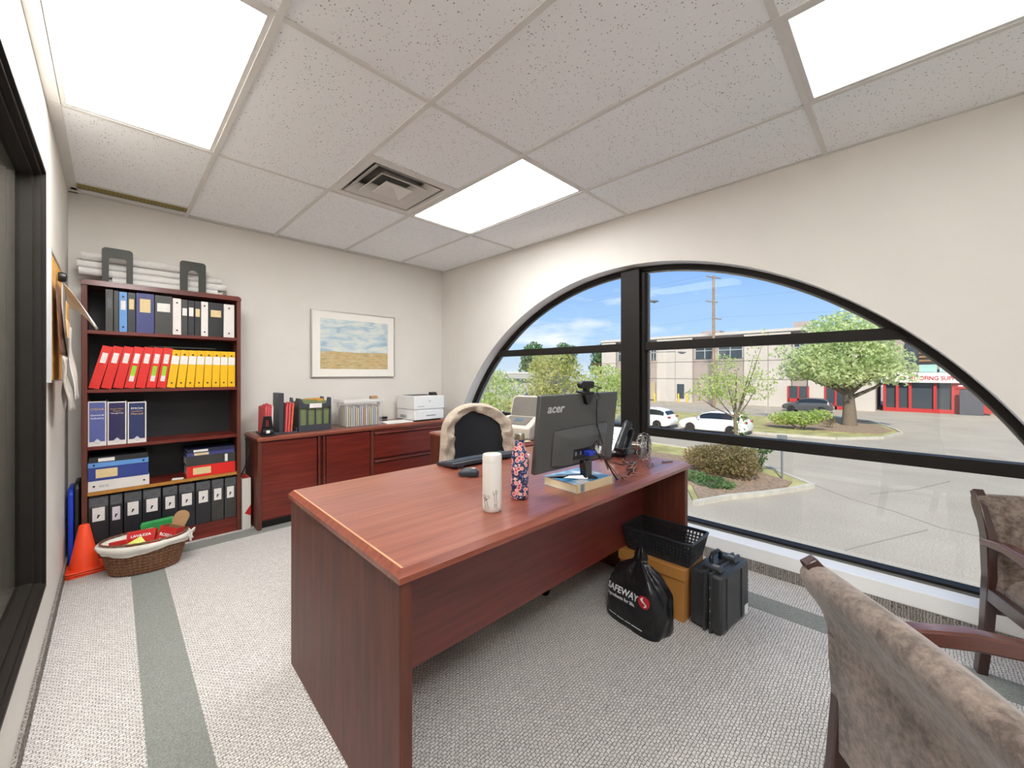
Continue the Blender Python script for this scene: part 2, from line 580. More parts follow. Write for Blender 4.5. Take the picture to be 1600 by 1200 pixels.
for sgn in (-1, 1):
    pane(RAILS[0][1] - 0.01, 3.0, sgn)
    pane(RAILS[1][1] - 0.01, RAILS[0][0] + 0.01, sgn)
    pane(SILL_Z + 0.02, RAILS[1][0] + 0.01, sgn)

# ---- left wall with the interior window
W2Y0, W2Y1, W2Z0, W2Z1 = -4.30, -1.348, 0.30, 2.115
mb = MB()
t0, t1 = XL - 0.12, XL
mb.box(t0, t1, W2Y1, YB, 0, ZC + 0.1)
mb.box(t0, t1, YF, W2Y0, 0, ZC + 0.1)
mb.box(t0, t1, W2Y0, W2Y1, 0, W2Z0)
mb.box(t0, t1, W2Y0, W2Y1, W2Z1, ZC + 0.1)
wall_left = struct('wall_left', mb, M_WALL)
baseboard_left = struct('baseboard_left', MB().box(XL + 0.0005, XL + 0.012, YF, YB - 0.015, 0, 0.066), M_CBASE)
window_2 = struct('window_2')
def frame2(name, inset, x0, x1, w):
    y0, y1, z0, z1 = W2Y0 + inset, W2Y1 - inset, W2Z0 + inset, W2Z1 - inset
    o = [(y0, z0), (y1, z0), (y1, z1), (y0, z1)]
    i = [(y0 + w, z0 + w), (y1 - w, z0 + w), (y1 - w, z1 - w), (y0 + w, z1 - w)]
    part(name, MB().ringprism(o, i, x0, x1, 'X'), M_BLACKAL, window_2, bv=0.002)
frame2('outer_frame', -0.004, XL - 0.02, XL + 0.008, 0.016)
frame2('inner_frame', 0.011, XL - 0.042, XL - 0.004, 0.012)
frame2('glazing_frame', 0.022, XL - 0.075, XL - 0.026, 0.012)
part('pane', MB().box(XL - 0.068, XL - 0.062, W2Y0 + 0.03, W2Y1 - 0.03, W2Z0 + 0.03, W2Z1 - 0.03), M_GLASS2, window_2)
# the corridor seen dimly through that glass
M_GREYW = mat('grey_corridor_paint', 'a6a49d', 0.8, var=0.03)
struct('wall_corridor', MB().box(-4.1, -4.0, YF, YB + 0.6, 0, ZC + 0.1), M_GREYW)
struct('floor_corridor', MB().box(-4.5, XL - 0.12, YF, YB + 0.6, -0.12, 0.0), M_CARPET)
struct('ceiling_corridor', MB().box(-4.6, XL - 0.12, YF - 0.12, YB + 0.24, ZC + 0.1, ZC + 0.2), M_GREYW)
struct('wall_corridor_front', MB().box(-4.6, XL - 0.12, YF - 0.24, YF - 0.12, 0, ZC + 0.1), M_GREYW)
struct('wall_corridor_end', MB().box(-4.5, XL - 0.12, YB + 0.12, YB + 0.24, 0, ZC + 0.1), M_GREYW)

# ---- ceiling: slab, tiles, tee bars, wall angle
def tile_mat():
    m, t, b = base_mat('fissured_ceiling_tile')
    tcn = N(t, 'ShaderNodeTexCoord')
    nd = N(t, 'ShaderNodeTexNoise'); nd.inputs['Scale'].default_value = 26; nd.inputs['Detail'].default_value = 3
    t.links.new(tcn.outputs['Object'], nd.inputs['Vector'])
    mv = N(t, 'ShaderNodeMixRGB'); mv.inputs[0].default_value = 0.02
    t.links.new(tcn.outputs['Object'], mv.inputs[1]); t.links.new(nd.outputs['Color'], mv.inputs[2])
    vo = N(t, 'ShaderNodeTexVoronoi'); vo.inputs['Scale'].default_value = 85
    t.links.new(mv.outputs[0], vo.inputs['Vector'])
    # only some cells carry a fissure
    sp = N(t, 'ShaderNodeSeparateColor'); t.links.new(vo.outputs['Color'], sp.inputs[0])
    th = N(t, 'ShaderNodeMath', operation='MULTIPLY'); th.inputs[1].default_value = 0.27
    t.links.new(sp.outputs[0], th.inputs[0])
    lt = N(t, 'ShaderNodeMath', operation='LESS_THAN')
    t.links.new(vo.outputs['Distance'], lt.inputs[0]); t.links.new(th.outputs[0], lt.inputs[1])
    v2 = N(t, 'ShaderNodeTexVoronoi'); v2.inputs['Scale'].default_value = 230
    t.links.new(tcn.outputs['Object'], v2.inputs['Vector'])
    l2 = N(t, 'ShaderNodeMath', operation='LESS_THAN'); l2.inputs[1].default_value = 0.2
    t.links.new(v2.outputs['Distance'], l2.inputs[0])
    m1 = N(t, 'ShaderNodeMixRGB'); m1.inputs[1].default_value = lin('f2f4f5') + (1,); m1.inputs[2].default_value = lin('e6e8e8') + (1,)
    t.links.new(l2.outputs[0], m1.inputs[0])
    m2 = N(t, 'ShaderNodeMixRGB'); m2.inputs[2].default_value = lin('9c9a97') + (1,)
    t.links.new(lt.outputs[0], m2.inputs[0]); t.links.new(m1.outputs[0], m2.inputs[1])
    t.links.new(m2.outputs[0], b.inputs['Base Color'])
    b.inputs['Roughness'].default_value = 0.9
    bp = N(t, 'ShaderNodeBump'); bp.inputs['Strength'].default_value = 0.5; bp.inputs['Distance'].default_value = 0.004
    inv = N(t, 'ShaderNodeMath', operation='SUBTRACT'); inv.inputs[0].default_value = 1.0
    t.links.new(lt.outputs[0], inv.inputs[1]); t.links.new(inv.outputs[0], bp.inputs['Height'])
    t.links.new(bp.outputs[0], b.inputs['Normal'])
    return m
M_TILE = tile_mat()
M_TEE = mat('white_tee_bar', 'd6d4cf', 0.5, var=0.02)
ceiling = struct('ceiling', MB().box(XL - 0.12, WALL_T, YF - 0.12, YB + 0.12, ZC + 0.1, ZC + 0.2), M_WALL)
LIGHTS = {(0, 1), (3, 1), (3, 3), (0, 3)}
VENT = (2, 1)
tg = 0.010
for ci in range(5):
    for ri in range(5):
        x0, x1, y1, y0 = GX[ci], GX[ci + 1], GY[ri], GY[ri + 1]
        if (ci, ri) in LIGHTS: continue
        if (ci, ri) == VENT: y1 = (GY[1] + GY[2]) / 2
        if (ci, ri) == (0, 0): y1 = -0.235
        part('ceiling_tile', MB().box(x0 + tg, x1 - tg, y0 + tg, y1 - tg, ZC, ZC + 0.016), M_TILE, ceiling)
for x in GX[1:-1]:
    part('tee_bar', MB().box(x - 0.012, x + 0.012, YF, YB, ZC - 0.006, ZC + 0.02), M_TEE, ceiling)
for y in GY[:-1]:
    for ci in range(5):
        part('cross_tee', MB().box(GX[ci] + 0.012, GX[ci + 1] - 0.012, y - 0.012, y + 0.012, ZC - 0.005, ZC + 0.02), M_TEE, ceiling)
yv = (GY[1] + GY[2]) / 2
part('cross_tee', MB().box(GX[2] + 0.012, GX[3] - 0.012, yv - 0.012, yv + 0.012, ZC - 0.005, ZC + 0.02), M_TEE, ceiling)
part('cross_tee', MB().box(GX[0] + 0.012, GX[1] - 0.012, -0.247, -0.228, ZC - 0.005, ZC + 0.02), M_TEE, ceiling)
part('wall_angle', MB().box(XL, XR, YB - 0.026, YB - 0.001, ZC - 0.004, ZC + 0.02), M_TEE, ceiling)
part('wall_angle', MB().box(XL + 0.001, XL + 0.045, YF, YB, ZC - 0.004, ZC + 0.02), M_TEE, ceiling)
part('wall_angle', MB().box(XR - 0.022, XR - 0.001, YF, YB, ZC - 0.004, ZC + 0.02), M_TEE, ceiling)

# ---- recessed ceiling lights
def light_mat(name, col, s):
    m, t, b = base_mat(name)
    b.inputs['Base Color'].default_value = (0.8, 0.8, 0.78, 1)
    b.inputs['Roughness'].default_value = 0.4
    b.inputs['Emission Color'].default_value = col + (1,)
    b.inputs['Emission Strength'].default_value = s
    return m
def panel_light(ci, ri, label, col=(0.975, 0.985, 1.0), k=1.0):
    M_LENS = light_mat('lit_prismatic_lens', col, PANEL_STRENGTH * k)
    x0, x1, y1, y0 = GX[ci], GX[ci + 1], GY[ri], GY[ri + 1]
    if ci == 0: x0 += 0.035
    t = thing('ceiling_light', label, 'ceiling light', ((x0 + x1) / 2, (y0 + y1) / 2, ZC), group='recessed fluorescent ceiling lights')
    w, h = (x1 - x0) / 2 - 0.012, (y1 - y0) / 2 - 0.012
    o = [(-w, -h), (w, -h), (w, h), (-w, h)]
    k = 0.018
    i = [(-w + k, -h + k), (w - k, -h + k), (w - k, h - k), (-w + k, h - k)]
    part('frame', MB().ringprism(o, i, -0.002, 0.05, 'Z'), M_TEE, t)
    part('lens', MB().box(-w + k, w - k, -h + k, h - k, 0.004, 0.010), M_LENS, t)
    part('housing', MB().box(-w + k, w - k, -h + k, h - k, 0.05, 0.056), M_TEE, t)
panel_light(0, 1, 'lit ceiling panel against the left wall, above the glazed partition', (1.0, 0.985, 0.965), 1.05)
panel_light(3, 1, 'lit ceiling panel beside the square air diffuser', k=0.9)
panel_light(3, 3, 'lit ceiling panel at upper right above the arched window', (0.975, 0.985, 1.0), 0.12)
panel_light(0, 3, 'lit ceiling panel overhead by the glazed partition, out of frame', k=1.25)

# ---- square air diffuser
M_VENT = mat('white_vent_metal', 'dad7d1', 0.4, var=0.02)
M_DARK = mat('dark_duct', '6b6862', 0.8)
vx, vy = (GX[2] + GX[3]) / 2, (GY[1] + yv) / 2
t = thing('air_vent', 'square white stepped air diffuser in the ceiling grid', 'air vent', (vx, vy, ZC))
hw = 0.292
def sq(a): return [(-a, -a), (a, -a), (a, a), (-a, a)]
part('rim', MB().ringprism(sq(hw), sq(hw - 0.035), -0.004, 0.012, 'Z'), M_VENT, t, bv=0.002)
for i, (ro, ri, zl, zh) in enumerate(((0.255, 0.225, 0.012, 0.085),)):
    part('neck', MB().ringprism(sq(ro + 0.006), sq(ro - 0.008), 0.0, 0.09, 'Z'), M_VENT, t)
for k, (a_out, a_in, z) in enumerate(((0.228, 0.165, 0.0), (0.160, 0.105, -0.006), (0.095, 0.0, -0.012))):
    mbv = MB()
    o1 = [(p[0], p[1], z) for p in sq(a_out)]
    if a_in > 0:
        i1 = [(p[0], p[1], z + 0.05) for p in sq(a_in)]
        o2 = [(p[0], p[1], z + 0.006) for p in sq(a_out)]
        i2 = [(p[0], p[1], z + 0.056) for p in sq(a_in)]
        mbv.add(o1 + i1 + o2 + i2, [f for q in range(4) for f in ((q, (q + 1) % 4, 4 + (q + 1) % 4, 4 + q), (8 + q, 12 + q, 12 + (q + 1) % 4, 8 + (q + 1) % 4), (q, 8 + q, 8 + (q + 1) % 4, (q + 1) % 4), (4 + q, 4 + (q + 1) % 4, 12 + (q + 1) % 4, 12 + q))])
    else:
        mbv.add(o1 + [(0, 0, z + 0.03)] + [(p[0], p[1], z + 0.006) for p in sq(a_out)] + [(0, 0, z + 0.036)],
                [(0, 1, 4), (1, 2, 4), (2, 3, 4), (3, 0, 4), (5, 9, 6), (6, 9, 7), (7, 9, 8), (8, 9, 5), (0, 5, 6, 1), (1, 6, 7, 2), (2, 7, 8, 3), (3, 8, 5, 0)])
    part('louver', mbv, M_VENT, t)
part('duct', MB().box(-0.26, 0.26, -0.26, 0.26, 0.085, 0.092), M_DARK, t)

# ---- open slot beside the back-left tile, showing mesh over insulation
M_OLIVE = mat('olive_mesh', '97874a', 0.8, var=0.25, vscale=160)
t = thing('slot_grille', 'narrow olive mesh return slot in the ceiling above the bookcase', 'vent', (-2.70, -0.17, ZC + 0.002))
part('mesh_screen', MB().box(-0.295, 0.275, -0.05, 0.05, 0, 0.004), M_OLIVE, t)
mbg = MB()
for i in range(30):
    x = -0.29 + i * 0.0193
    mbg.box(x, x + 0.004, -0.05, 0.05, -0.003, 0)
part('grille_bars', mbg, mat('olive_bar', '7a6c38', 0.7), t)
part('trim_strip', MB().box(-0.315, 0.275, 0.055, 0.11, -0.006, -0.003), M_TEE, t)

# unseen fill panel, added to brighten the corridor behind the partition glass
t = thing('corridor_fill_light', 'unseen fill light panel added in the corridor beyond the glazed partition', 'ceiling light', (-3.62, -2.2, ZC + 0.098))
part('lens', MB().box(-0.15, 0.15, -0.6, 0.6, -0.02, -0.012), light_mat('corridor_fill_lens', (1.0, 0.96, 0.9), 22.0), t)
part('frame', MB().ringprism([(-0.17, -0.62), (0.17, -0.62), (0.17, 0.62), (-0.17, 0.62)], [(-0.15, -0.6), (0.15, -0.6), (0.15, 0.6), (-0.15, 0.6)], -0.025, 0.0, 'Z'), M_TEE, t)
# ================================================================== OUTSIDE
GZ = -3.0
M_ASPH = None
def asphalt():
    m, t, b = base_mat('worn_asphalt')
    tcn = N(t, 'ShaderNodeTexCoord')
    n1 = N(t, 'ShaderNodeTexNoise'); n1.inputs['Scale'].default_value = 0.35; n1.inputs['Detail'].default_value = 6
    n2 = N(t, 'ShaderNodeTexNoise'); n2.inputs['Scale'].default_value = 28; n2.inputs['Detail'].default_value = 4
    t.links.new(tcn.outputs['Object'], n1.inputs['Vector']); t.links.new(tcn.outputs['Object'], n2.inputs['Vector'])
    c1 = ramp(t, n1.outputs[0], [(0.3, 'a69b8c'), (0.7, 'b6ab9a')])
    c2 = ramp(t, n2.outputs[0], [(0.35, 'cfcac2'), (0.65, 'ffffff')])
    mm = N(t, 'ShaderNodeMixRGB', blend_type='MULTIPLY'); mm.inputs[0].default_value = 0.8
    t.links.new(c1, mm.inputs[1]); t.links.new(c2, mm.inputs[2])
    t.links.new(mm.outputs[0], b.inputs['Base Color'])
    b.inputs['Roughness'].default_value = 0.9
    return m
M_ASPH = asphalt()
M_KERB = mat('concrete_kerb', 'b7b0a2', 0.9, var=0.1, vscale=3)
M_GRASS = mat('dry_grass', '9d9660', 0.95, var=0.28, vscale=1.2, bump=0.4, bscale=30)
M_MULCH = mat('bark_mulch', '8d7660', 0.95, var=0.35, vscale=9, bump=0.5, bscale=20)
M_CRACK = mat('tar_crack', '867f75', 0.9)
ground = struct('ground', MB().box(0.3, 170, -120, 170, GZ - 0.3, GZ), M_ASPH)

def slab(name, pts, m, z1, label=None, cat=None):
    mb_ = MB().prism(pts, GZ - 0.05, GZ + z1, 'Z')
    o = part(name, mb_, m, None)
    o['kind'] = 'structure'
    return o
# island with the maple beyond the road
slab('verge_grass', [(28.9, 60), (28.9, 2.8), (29.6, -0.9), (32.1, -3.0), (35.7, -3.9), (37.5, -3.6), (43.3, -1.9), (45.0, 1.0), (41.6, 4.0), (40.0, 13.4), (39.5, 60)], M_GRASS, 0.10)
slab('verge_mulch', [(33.5, 4.2), (32.8, 0.5), (34.0, -2.8), (36.5, -3.4), (43.0, -1.7), (44.3, 1.0), (41.0, 3.6)], M_MULCH, 0.14)
# planting bed close to the window
bed = [(13.2, 12.0), (12.0, 1.7), (10.25, 0.77), (11.75, 0.17), (12.9, -0.51), (14.3, -1.19), (15.36, -1.6), (16.3, -0.7), (17.8, 0.6), (19.3, 2.2), (20.0, 12.0)]
slab('planting_bed_grass', bed, M_GRASS, 0.10)
slab('planting_bed_mulch', [(13.2, 9.0), (12.2, 1.6), (10.6, 0.75), (12.0, 0.12), (13.0, -0.42), (14.4, -1.0), (15.2, -1.0), (16.0, 0.2), (16.8, 1.4), (17.4, 9.0)], M_MULCH, 0.15)
def kerb_line(pts, w=0.14, h=0.16):
    mb_ = MB()
    for a, b in zip(pts[:-1], pts[1:]):
        a, b = Vector((a[0], a[1], 0)), Vector((b[0], b[1], 0))
        d = (b - a).normalized(); n = Vector((-d.y, d.x, 0)) * w / 2
        vs = [a - n, b - n, b + n, a + n]
        mb_.prism([(v.x, v.y) for v in vs], GZ - 0.02, GZ + h, 'Z')
    return mb_
o = part('kerb', kerb_line([(10.25, 0.77), (11.75, 0.17), (12.9, -0.51), (14.3, -1.19), (15.36, -1.6), (16.3, -0.7), (17.8, 0.6), (19.3, 2.2), (20.0, 12.0)]), M_KERB, None); o['kind'] = 'structure'
o = part('kerb', kerb_line([(28.9, 60), (28.9, 2.8), (29.6, -0.9), (32.1, -3.0), (35.7, -3.9), (37.5, -3.6), (43.3, -1.9), (45.0, 1.0)]), M_KERB, None); o['kind'] = 'structure'
# pale footpath strip under the window and tar cracks in the lot
o = part('footpath', MB().box(WALL_T + 0.1, 6.2, -40, 30, GZ, GZ + 0.03), M_KERB, None); o['kind'] = 'structure'
def crack(pts, w=0.022):
    mb_ = MB()
    for a, b in zip(pts[:-1], pts[1:]):
        a, b = Vector(a), Vector(b)
        d = (b - a).normalized(); n = Vector((-d.y, d.x)) * w
        vs = [a - n, b - n, b + n, a + n]
        mb_.prism([(v.x, v.y) for v in vs], GZ - 0.01, GZ + 0.006, 'Z')
    part('tar_crack', mb_, M_CRACK, ground)
def gp(u, v):
    p = on_z(u, v, GZ); return (p.x, p.y)
crack([gp(1265, 755), gp(1330, 780), gp(1400, 800), gp(1470, 825), gp(1530, 838), gp(1600, 862)])
crack([gp(1320, 860), gp(1380, 845), gp(1450, 828)], 0.02)
crack([gp(1360, 772), gp(1430, 765), gp(1485, 752)], 0.025)

# ---- foliage
def leaf_mat(name, dark, mid, light):
    m, t, b = base_mat(name)
    tcn = N(t, 'ShaderNodeTexCoord')
    nz = N(t, 'ShaderNodeTexNoise'); nz.inputs['Scale'].default_value = 0.9; nz.inputs['Detail'].default_value = 8; nz.inputs['Roughness'].default_value = 0.75
    t.links.new(tcn.outputs['Object'], nz.inputs['Vector'])
    o = ramp(t, nz.outputs[0], [(0.34, dark), (0.5, mid), (0.64, light)])
    t.links.new(o, b.inputs['Base Color'])
    b.inputs['Roughness'].default_value = 0.6
    b.inputs['Specular IOR Level'].default_value = 0.2
    tl = N(t, 'ShaderNodeBsdfTranslucent'); t.links.new(o, tl.inputs[0])
    ms = N(t, 'ShaderNodeMixShader'); ms.inputs[0].default_value = 0.6
    out = t.nodes['Material Output']
    t.links.new(b.outputs[0], ms.inputs[1]); t.links.new(tl.outputs[0], ms.inputs[2]); t.links.new(ms.outputs[0], out.inputs[0])
    return m
M_LEAF_MAPLE = leaf_mat('maple_leaves', 'b2c78a', 'cfdaa5', 'e8ebc0')
M_LEAF_LIGHT = leaf_mat('light_green_leaves', 'a2bd66', 'c2d080', 'e0e0a0')
M_LEAF_YELL = leaf_mat('yellow_green_leaves', 'a3ae62', 'c2c278', 'dcd292')
M_LEAF_DARK = leaf_mat('dark_conifer_leaves', '52703f', '6c8a55', '8ea56e')
M_LEAF_BUSH = leaf_mat('reddish_bush_leaves', '716b45', '988a5c', 'b99a78')
M_BARK = mat('grey_bark', '6f6253', 0.9, var=0.25, vscale=14, bump=0.5, bscale=20)

def leaves(blobs, n, size, seed, shell=0.35):
    """many small folded leaf quads scattered through ellipsoid blobs (x,y,z,rx,ry,rz)"""
    rng = np.random.default_rng(seed)
    vol = np.array([b[3] * b[4] * b[5] for b in blobs]); vol = vol / vol.sum()
    ids = rng.choice(len(blobs), n, p=vol)
    B = np.array(blobs)[ids]
    d = rng.normal(size=(n, 3)); d /= np.linalg.norm(d, axis=1)[:, None]
    rad = rng.uniform(shell ** 3, 1.12, n) ** (1 / 3)
    c = B[:, :3] + d * rad[:, None] * B[:, 3:6]
    a = rng.normal(size=(n, 3)); a /= np.linalg.norm(a, axis=1)[:, None]
    b = np.cross(a, rng.normal(size=(n, 3))); b /= np.linalg.norm(b, axis=1)[:, None]
    s = size * rng.uniform(0.6, 1.3, n)[:, None]
    a = a * s; b = b * s * 0.65
    V = np.stack([c - a, c + b * 0.8, c + a, c - b * 0.8], axis=1).reshape(-1, 3)
    me = bpy.data.meshes.new('foliage')
    me.vertices.add(len(V)); me.vertices.foreach_set('co', V.ravel())
    me.loops.add(4 * n); me.loops.foreach_set('vertex_index', np.arange(4 * n, dtype=np.int32))
    me.polygons.add(n); me.polygons.foreach_set('loop_start', np.arange(0, 4 * n, 4, dtype=np.int32))
    me.update(calc_edges=True)
    return me
def tree(name, label, x, y, ztop, crown_r, trunk_h, n, size, m, seed, blobs=None, trunk_r=0.2, group='trees across the road', squash=1.0):
    rnd = random.Random(seed)
    t = thing(name, label, 'tree', (x, y, GZ), group=group)
    H = ztop - GZ
    if blobs is None:
        ch = (H - trunk_h) / 2
        cz = trunk_h + ch
        blobs = [(0, 0, cz, crown_r * 0.72, crown_r * 0.72, ch * 0.85)]
        for i in range(9):
            a = rnd.uniform(0, 2 * pi); q = rnd.uniform(0.35, 0.75) * crown_r
            zz = cz + rnd.uniform(-0.65, 0.6) * ch
            rr = crown_r * rnd.uniform(0.25, 0.42)
            blobs.append((q * cos(a), q * sin(a), zz, rr, rr, rr * 0.7 * squash))
    mb_ = MB()
    mb_.tube([(0, 0, -0.1), (0.05, 0, trunk_h * 0.5), (0, 0.05, trunk_h), (0.1, 0, trunk_h + (H - trunk_h) * 0.55)], [trunk_r * 1.25, trunk_r, trunk_r * 0.8, trunk_r * 0.2], 8)
    for b in blobs[1:]:
        z0 = trunk_h * rnd.uniform(0.85, 1.15)
        mb_.tube([(0, 0, z0), (b[0] * 0.5, b[1] * 0.5, (z0 + b[2]) / 2 - 0.1), (b[0], b[1], b[2])], [trunk_r * 0.45, trunk_r * 0.28, trunk_r * 0.08], 5)
    part('trunk', mb_, M_BARK, t, smooth=60)
    f = link('foliage', leaves(blobs, n, size, seed), m, t); f['kind'] = 'stuff'
    return t
# the maple: crown wide and flat-bottomed
tree('maple_tree', 'broad green maple with a thick trunk on the mulch island', 38.2, -0.9, 6.7, 5.0, 2.6, 9500, 0.17, M_LEAF_MAPLE, 3, trunk_r=0.42, group=None,
     blobs=[(0, 0.3, 5.6, 2.9, 3.0, 2.5), (-0.6, 2.5, 5.2, 1.8, 1.9, 1.4), (-1, -2.1, 5.0, 1.5, 1.6, 1.5), (0.5, 1.2, 7.6, 2.0, 2.0, 1.5), (-0.5, -0.9, 7.2, 1.8, 1.9, 1.4), (0, 3.7, 4.4, 1.2, 1.5, 0.8), (0, -2.9, 4.2, 1.1, 1.2, 0.9), (0.4, 0.2, 8.6, 1.1, 1.2, 0.9), (-1.6, 0.6, 4.2, 1.5, 1.8, 0.8), (0, 4.6, 6.2, 0.8, 1.0, 0.6)])
tree('young_tree', 'slender light green tree rising behind the parked white cars', *at_d(1150, 21.8), 3.4, 2.2, 1.6, 2100, 0.085, M_LEAF_LIGHT, 5, trunk_r=0.11, group=None,
     blobs=[(0, 0.3, 3.4, 1.1, 1.2, 0.9), (0.2, 1.4, 3.5, 0.8, 0.9, 0.8), (0, -1.1, 3.7, 0.7, 0.8, 0.9), (0, 0.6, 4.6, 0.7, 0.8, 0.7), (-0.2, -0.9, 5.1, 0.3, 0.35, 0.7), (0.1, -1.3, 6.0, 0.12, 0.2, 0.6), (0, 2.2, 3.0, 0.5, 0.6, 0.35), (0.2, -0.2, 1.9, 0.4, 0.5, 0.5), (0, -0.2, 1.0, 0.35, 0.4, 0.4)])
# yellow-green trees left of the mullion
TREES = [  # u, distance, z top, crown radius, trunk, leaves, size, material, label
    (772, 26, 1.9, 2.2, 0.5, 2600, 0.11, M_LEAF_LIGHT, 'pale tree at the far left edge of the arched window'),
    (868, 33, 3.7, 3.3, 0.8, 5200, 0.13, M_LEAF_YELL, 'largest yellow-green tree seen above the monitor'),
    (812, 20, 0.4, 1.2, 0.4, 1700, 0.11, M_LEAF_YELL, 'low yellow-green tree between the pale tree and the monitor'),
    (944, 30, 2.3, 2.6, 0.6, 3400, 0.12, M_LEAF_LIGHT, 'green tree just left of the thick window mullion'),
    (905, 24, 0.2, 2.2, 0.3, 2600, 0.10, M_LEAF_YELL, 'low bushy tree directly behind the webcam'),
]
for i, (u, d, zt, cr_, th_, n, sz, m, lb) in enumerate(TREES):
    x, y = at_d(u, d)
    tree('leafy_tree', lb, x, y, zt, cr_, th_, n, sz, m, 20 + i, trunk_r=0.14, group='trees beyond the left panes')
for i, (u, d, zt, cr_, lb) in enumerate(((832, 125, 12.0, 5.0, 'dark far tree over the pale tree, left panes'), (945, 125, 12.0, 6.0, 'dark far tree close to the thick window mullion'), (880, 150, 14.0, 6.0, 'dark far tree behind the largest yellow-green tree'))):
    x, y = at_d(u, d)
    tree('conifer_tree', lb, x, y, zt, cr_, 3, 2200, 0.5, M_LEAF_DARK, 40 + i, trunk_r=0.3, group='far trees on the skyline', squash=1.4)
# low shrubs on the island and the bush by the window
def shrub(name, label, x, y, blobs, n, size, m, seed, group=None):
    t = thing(name, label, 'shrub', (x, y, GZ + 0.08), group=group)
    mb_ = MB()
    rnd = random.Random(seed)
    for b in blobs:
        for k in range(4):
            mb_.tube([(rnd.uniform(-.1, .1), rnd.uniform(-.1, .1), 0), (b[0] * 0.6, b[1] * 0.6 + rnd.uniform(-.1, .1), b[2] * 0.6), (b[0] + rnd.uniform(-.3, .3) * b[3], b[1] + rnd.uniform(-.3, .3) * b[4], b[2] + b[5] * 0.5)], [0.03, 0.02, 0.006], 5)
    part('stems', mb_, M_BARK, t)
    f = link('foliage', leaves(blobs, n, size, seed, 0.4), m, t); f['kind'] = 'stuff'
shrub('rounded_bush', 'big rounded reddish-green bush in the planting bed outside', 14.6, 1.2, [(0, 0.1, 0.65, 1.1, 1.25, 0.6), (-0.3, -0.7, 0.55, 0.7, 0.7, 0.5), (0.2, 0.9, 0.6, 0.8, 0.8, 0.5), (0.4, -0.3, 0.95, 0.7, 0.8, 0.4)], 5200, 0.06, M_LEAF_BUSH, 71)
shrub('leafy_shrub', 'small dark leafy shrub at the right side of the rounded bush', 15.9, 0.35, [(0, 0, 0.7, 0.35, 0.4, 0.45), (0.1, -0.3, 1.1, 0.25, 0.35, 0.25)], 300, 0.07, M_LEAF_DARK, 72)
shrub('low_juniper', 'low dark green juniper at the front of the planting bed', 12.6, 0.95, [(0, 0, 0.18, 0.6, 0.7, 0.18), (0.3, 0.8, 0.2, 0.5, 0.5, 0.2)], 1400, 0.06, M_LEAF_DARK, 73)
x, y = at_d(1252, 29)
shrub('island_shrub', 'leafy green shrub left of the maple trunk', x, y, [(0, 0, 0.9, 0.7, 1.2, 0.5), (0, 1.2, 0.8, 0.6, 0.9, 0.5), (0, -1.0, 1.2, 0.5, 0.8, 0.4)], 1300, 0.13, M_LEAF_LIGHT, 74)
x, y = at_d(1296, 30)
shrub('twiggy_shrub', 'brown twiggy shrub beside the maple trunk', x, y, [(0, 0, 0.6, 0.3, 0.5, 0.4)], 160, 0.08, M_LEAF_BUSH, 75)

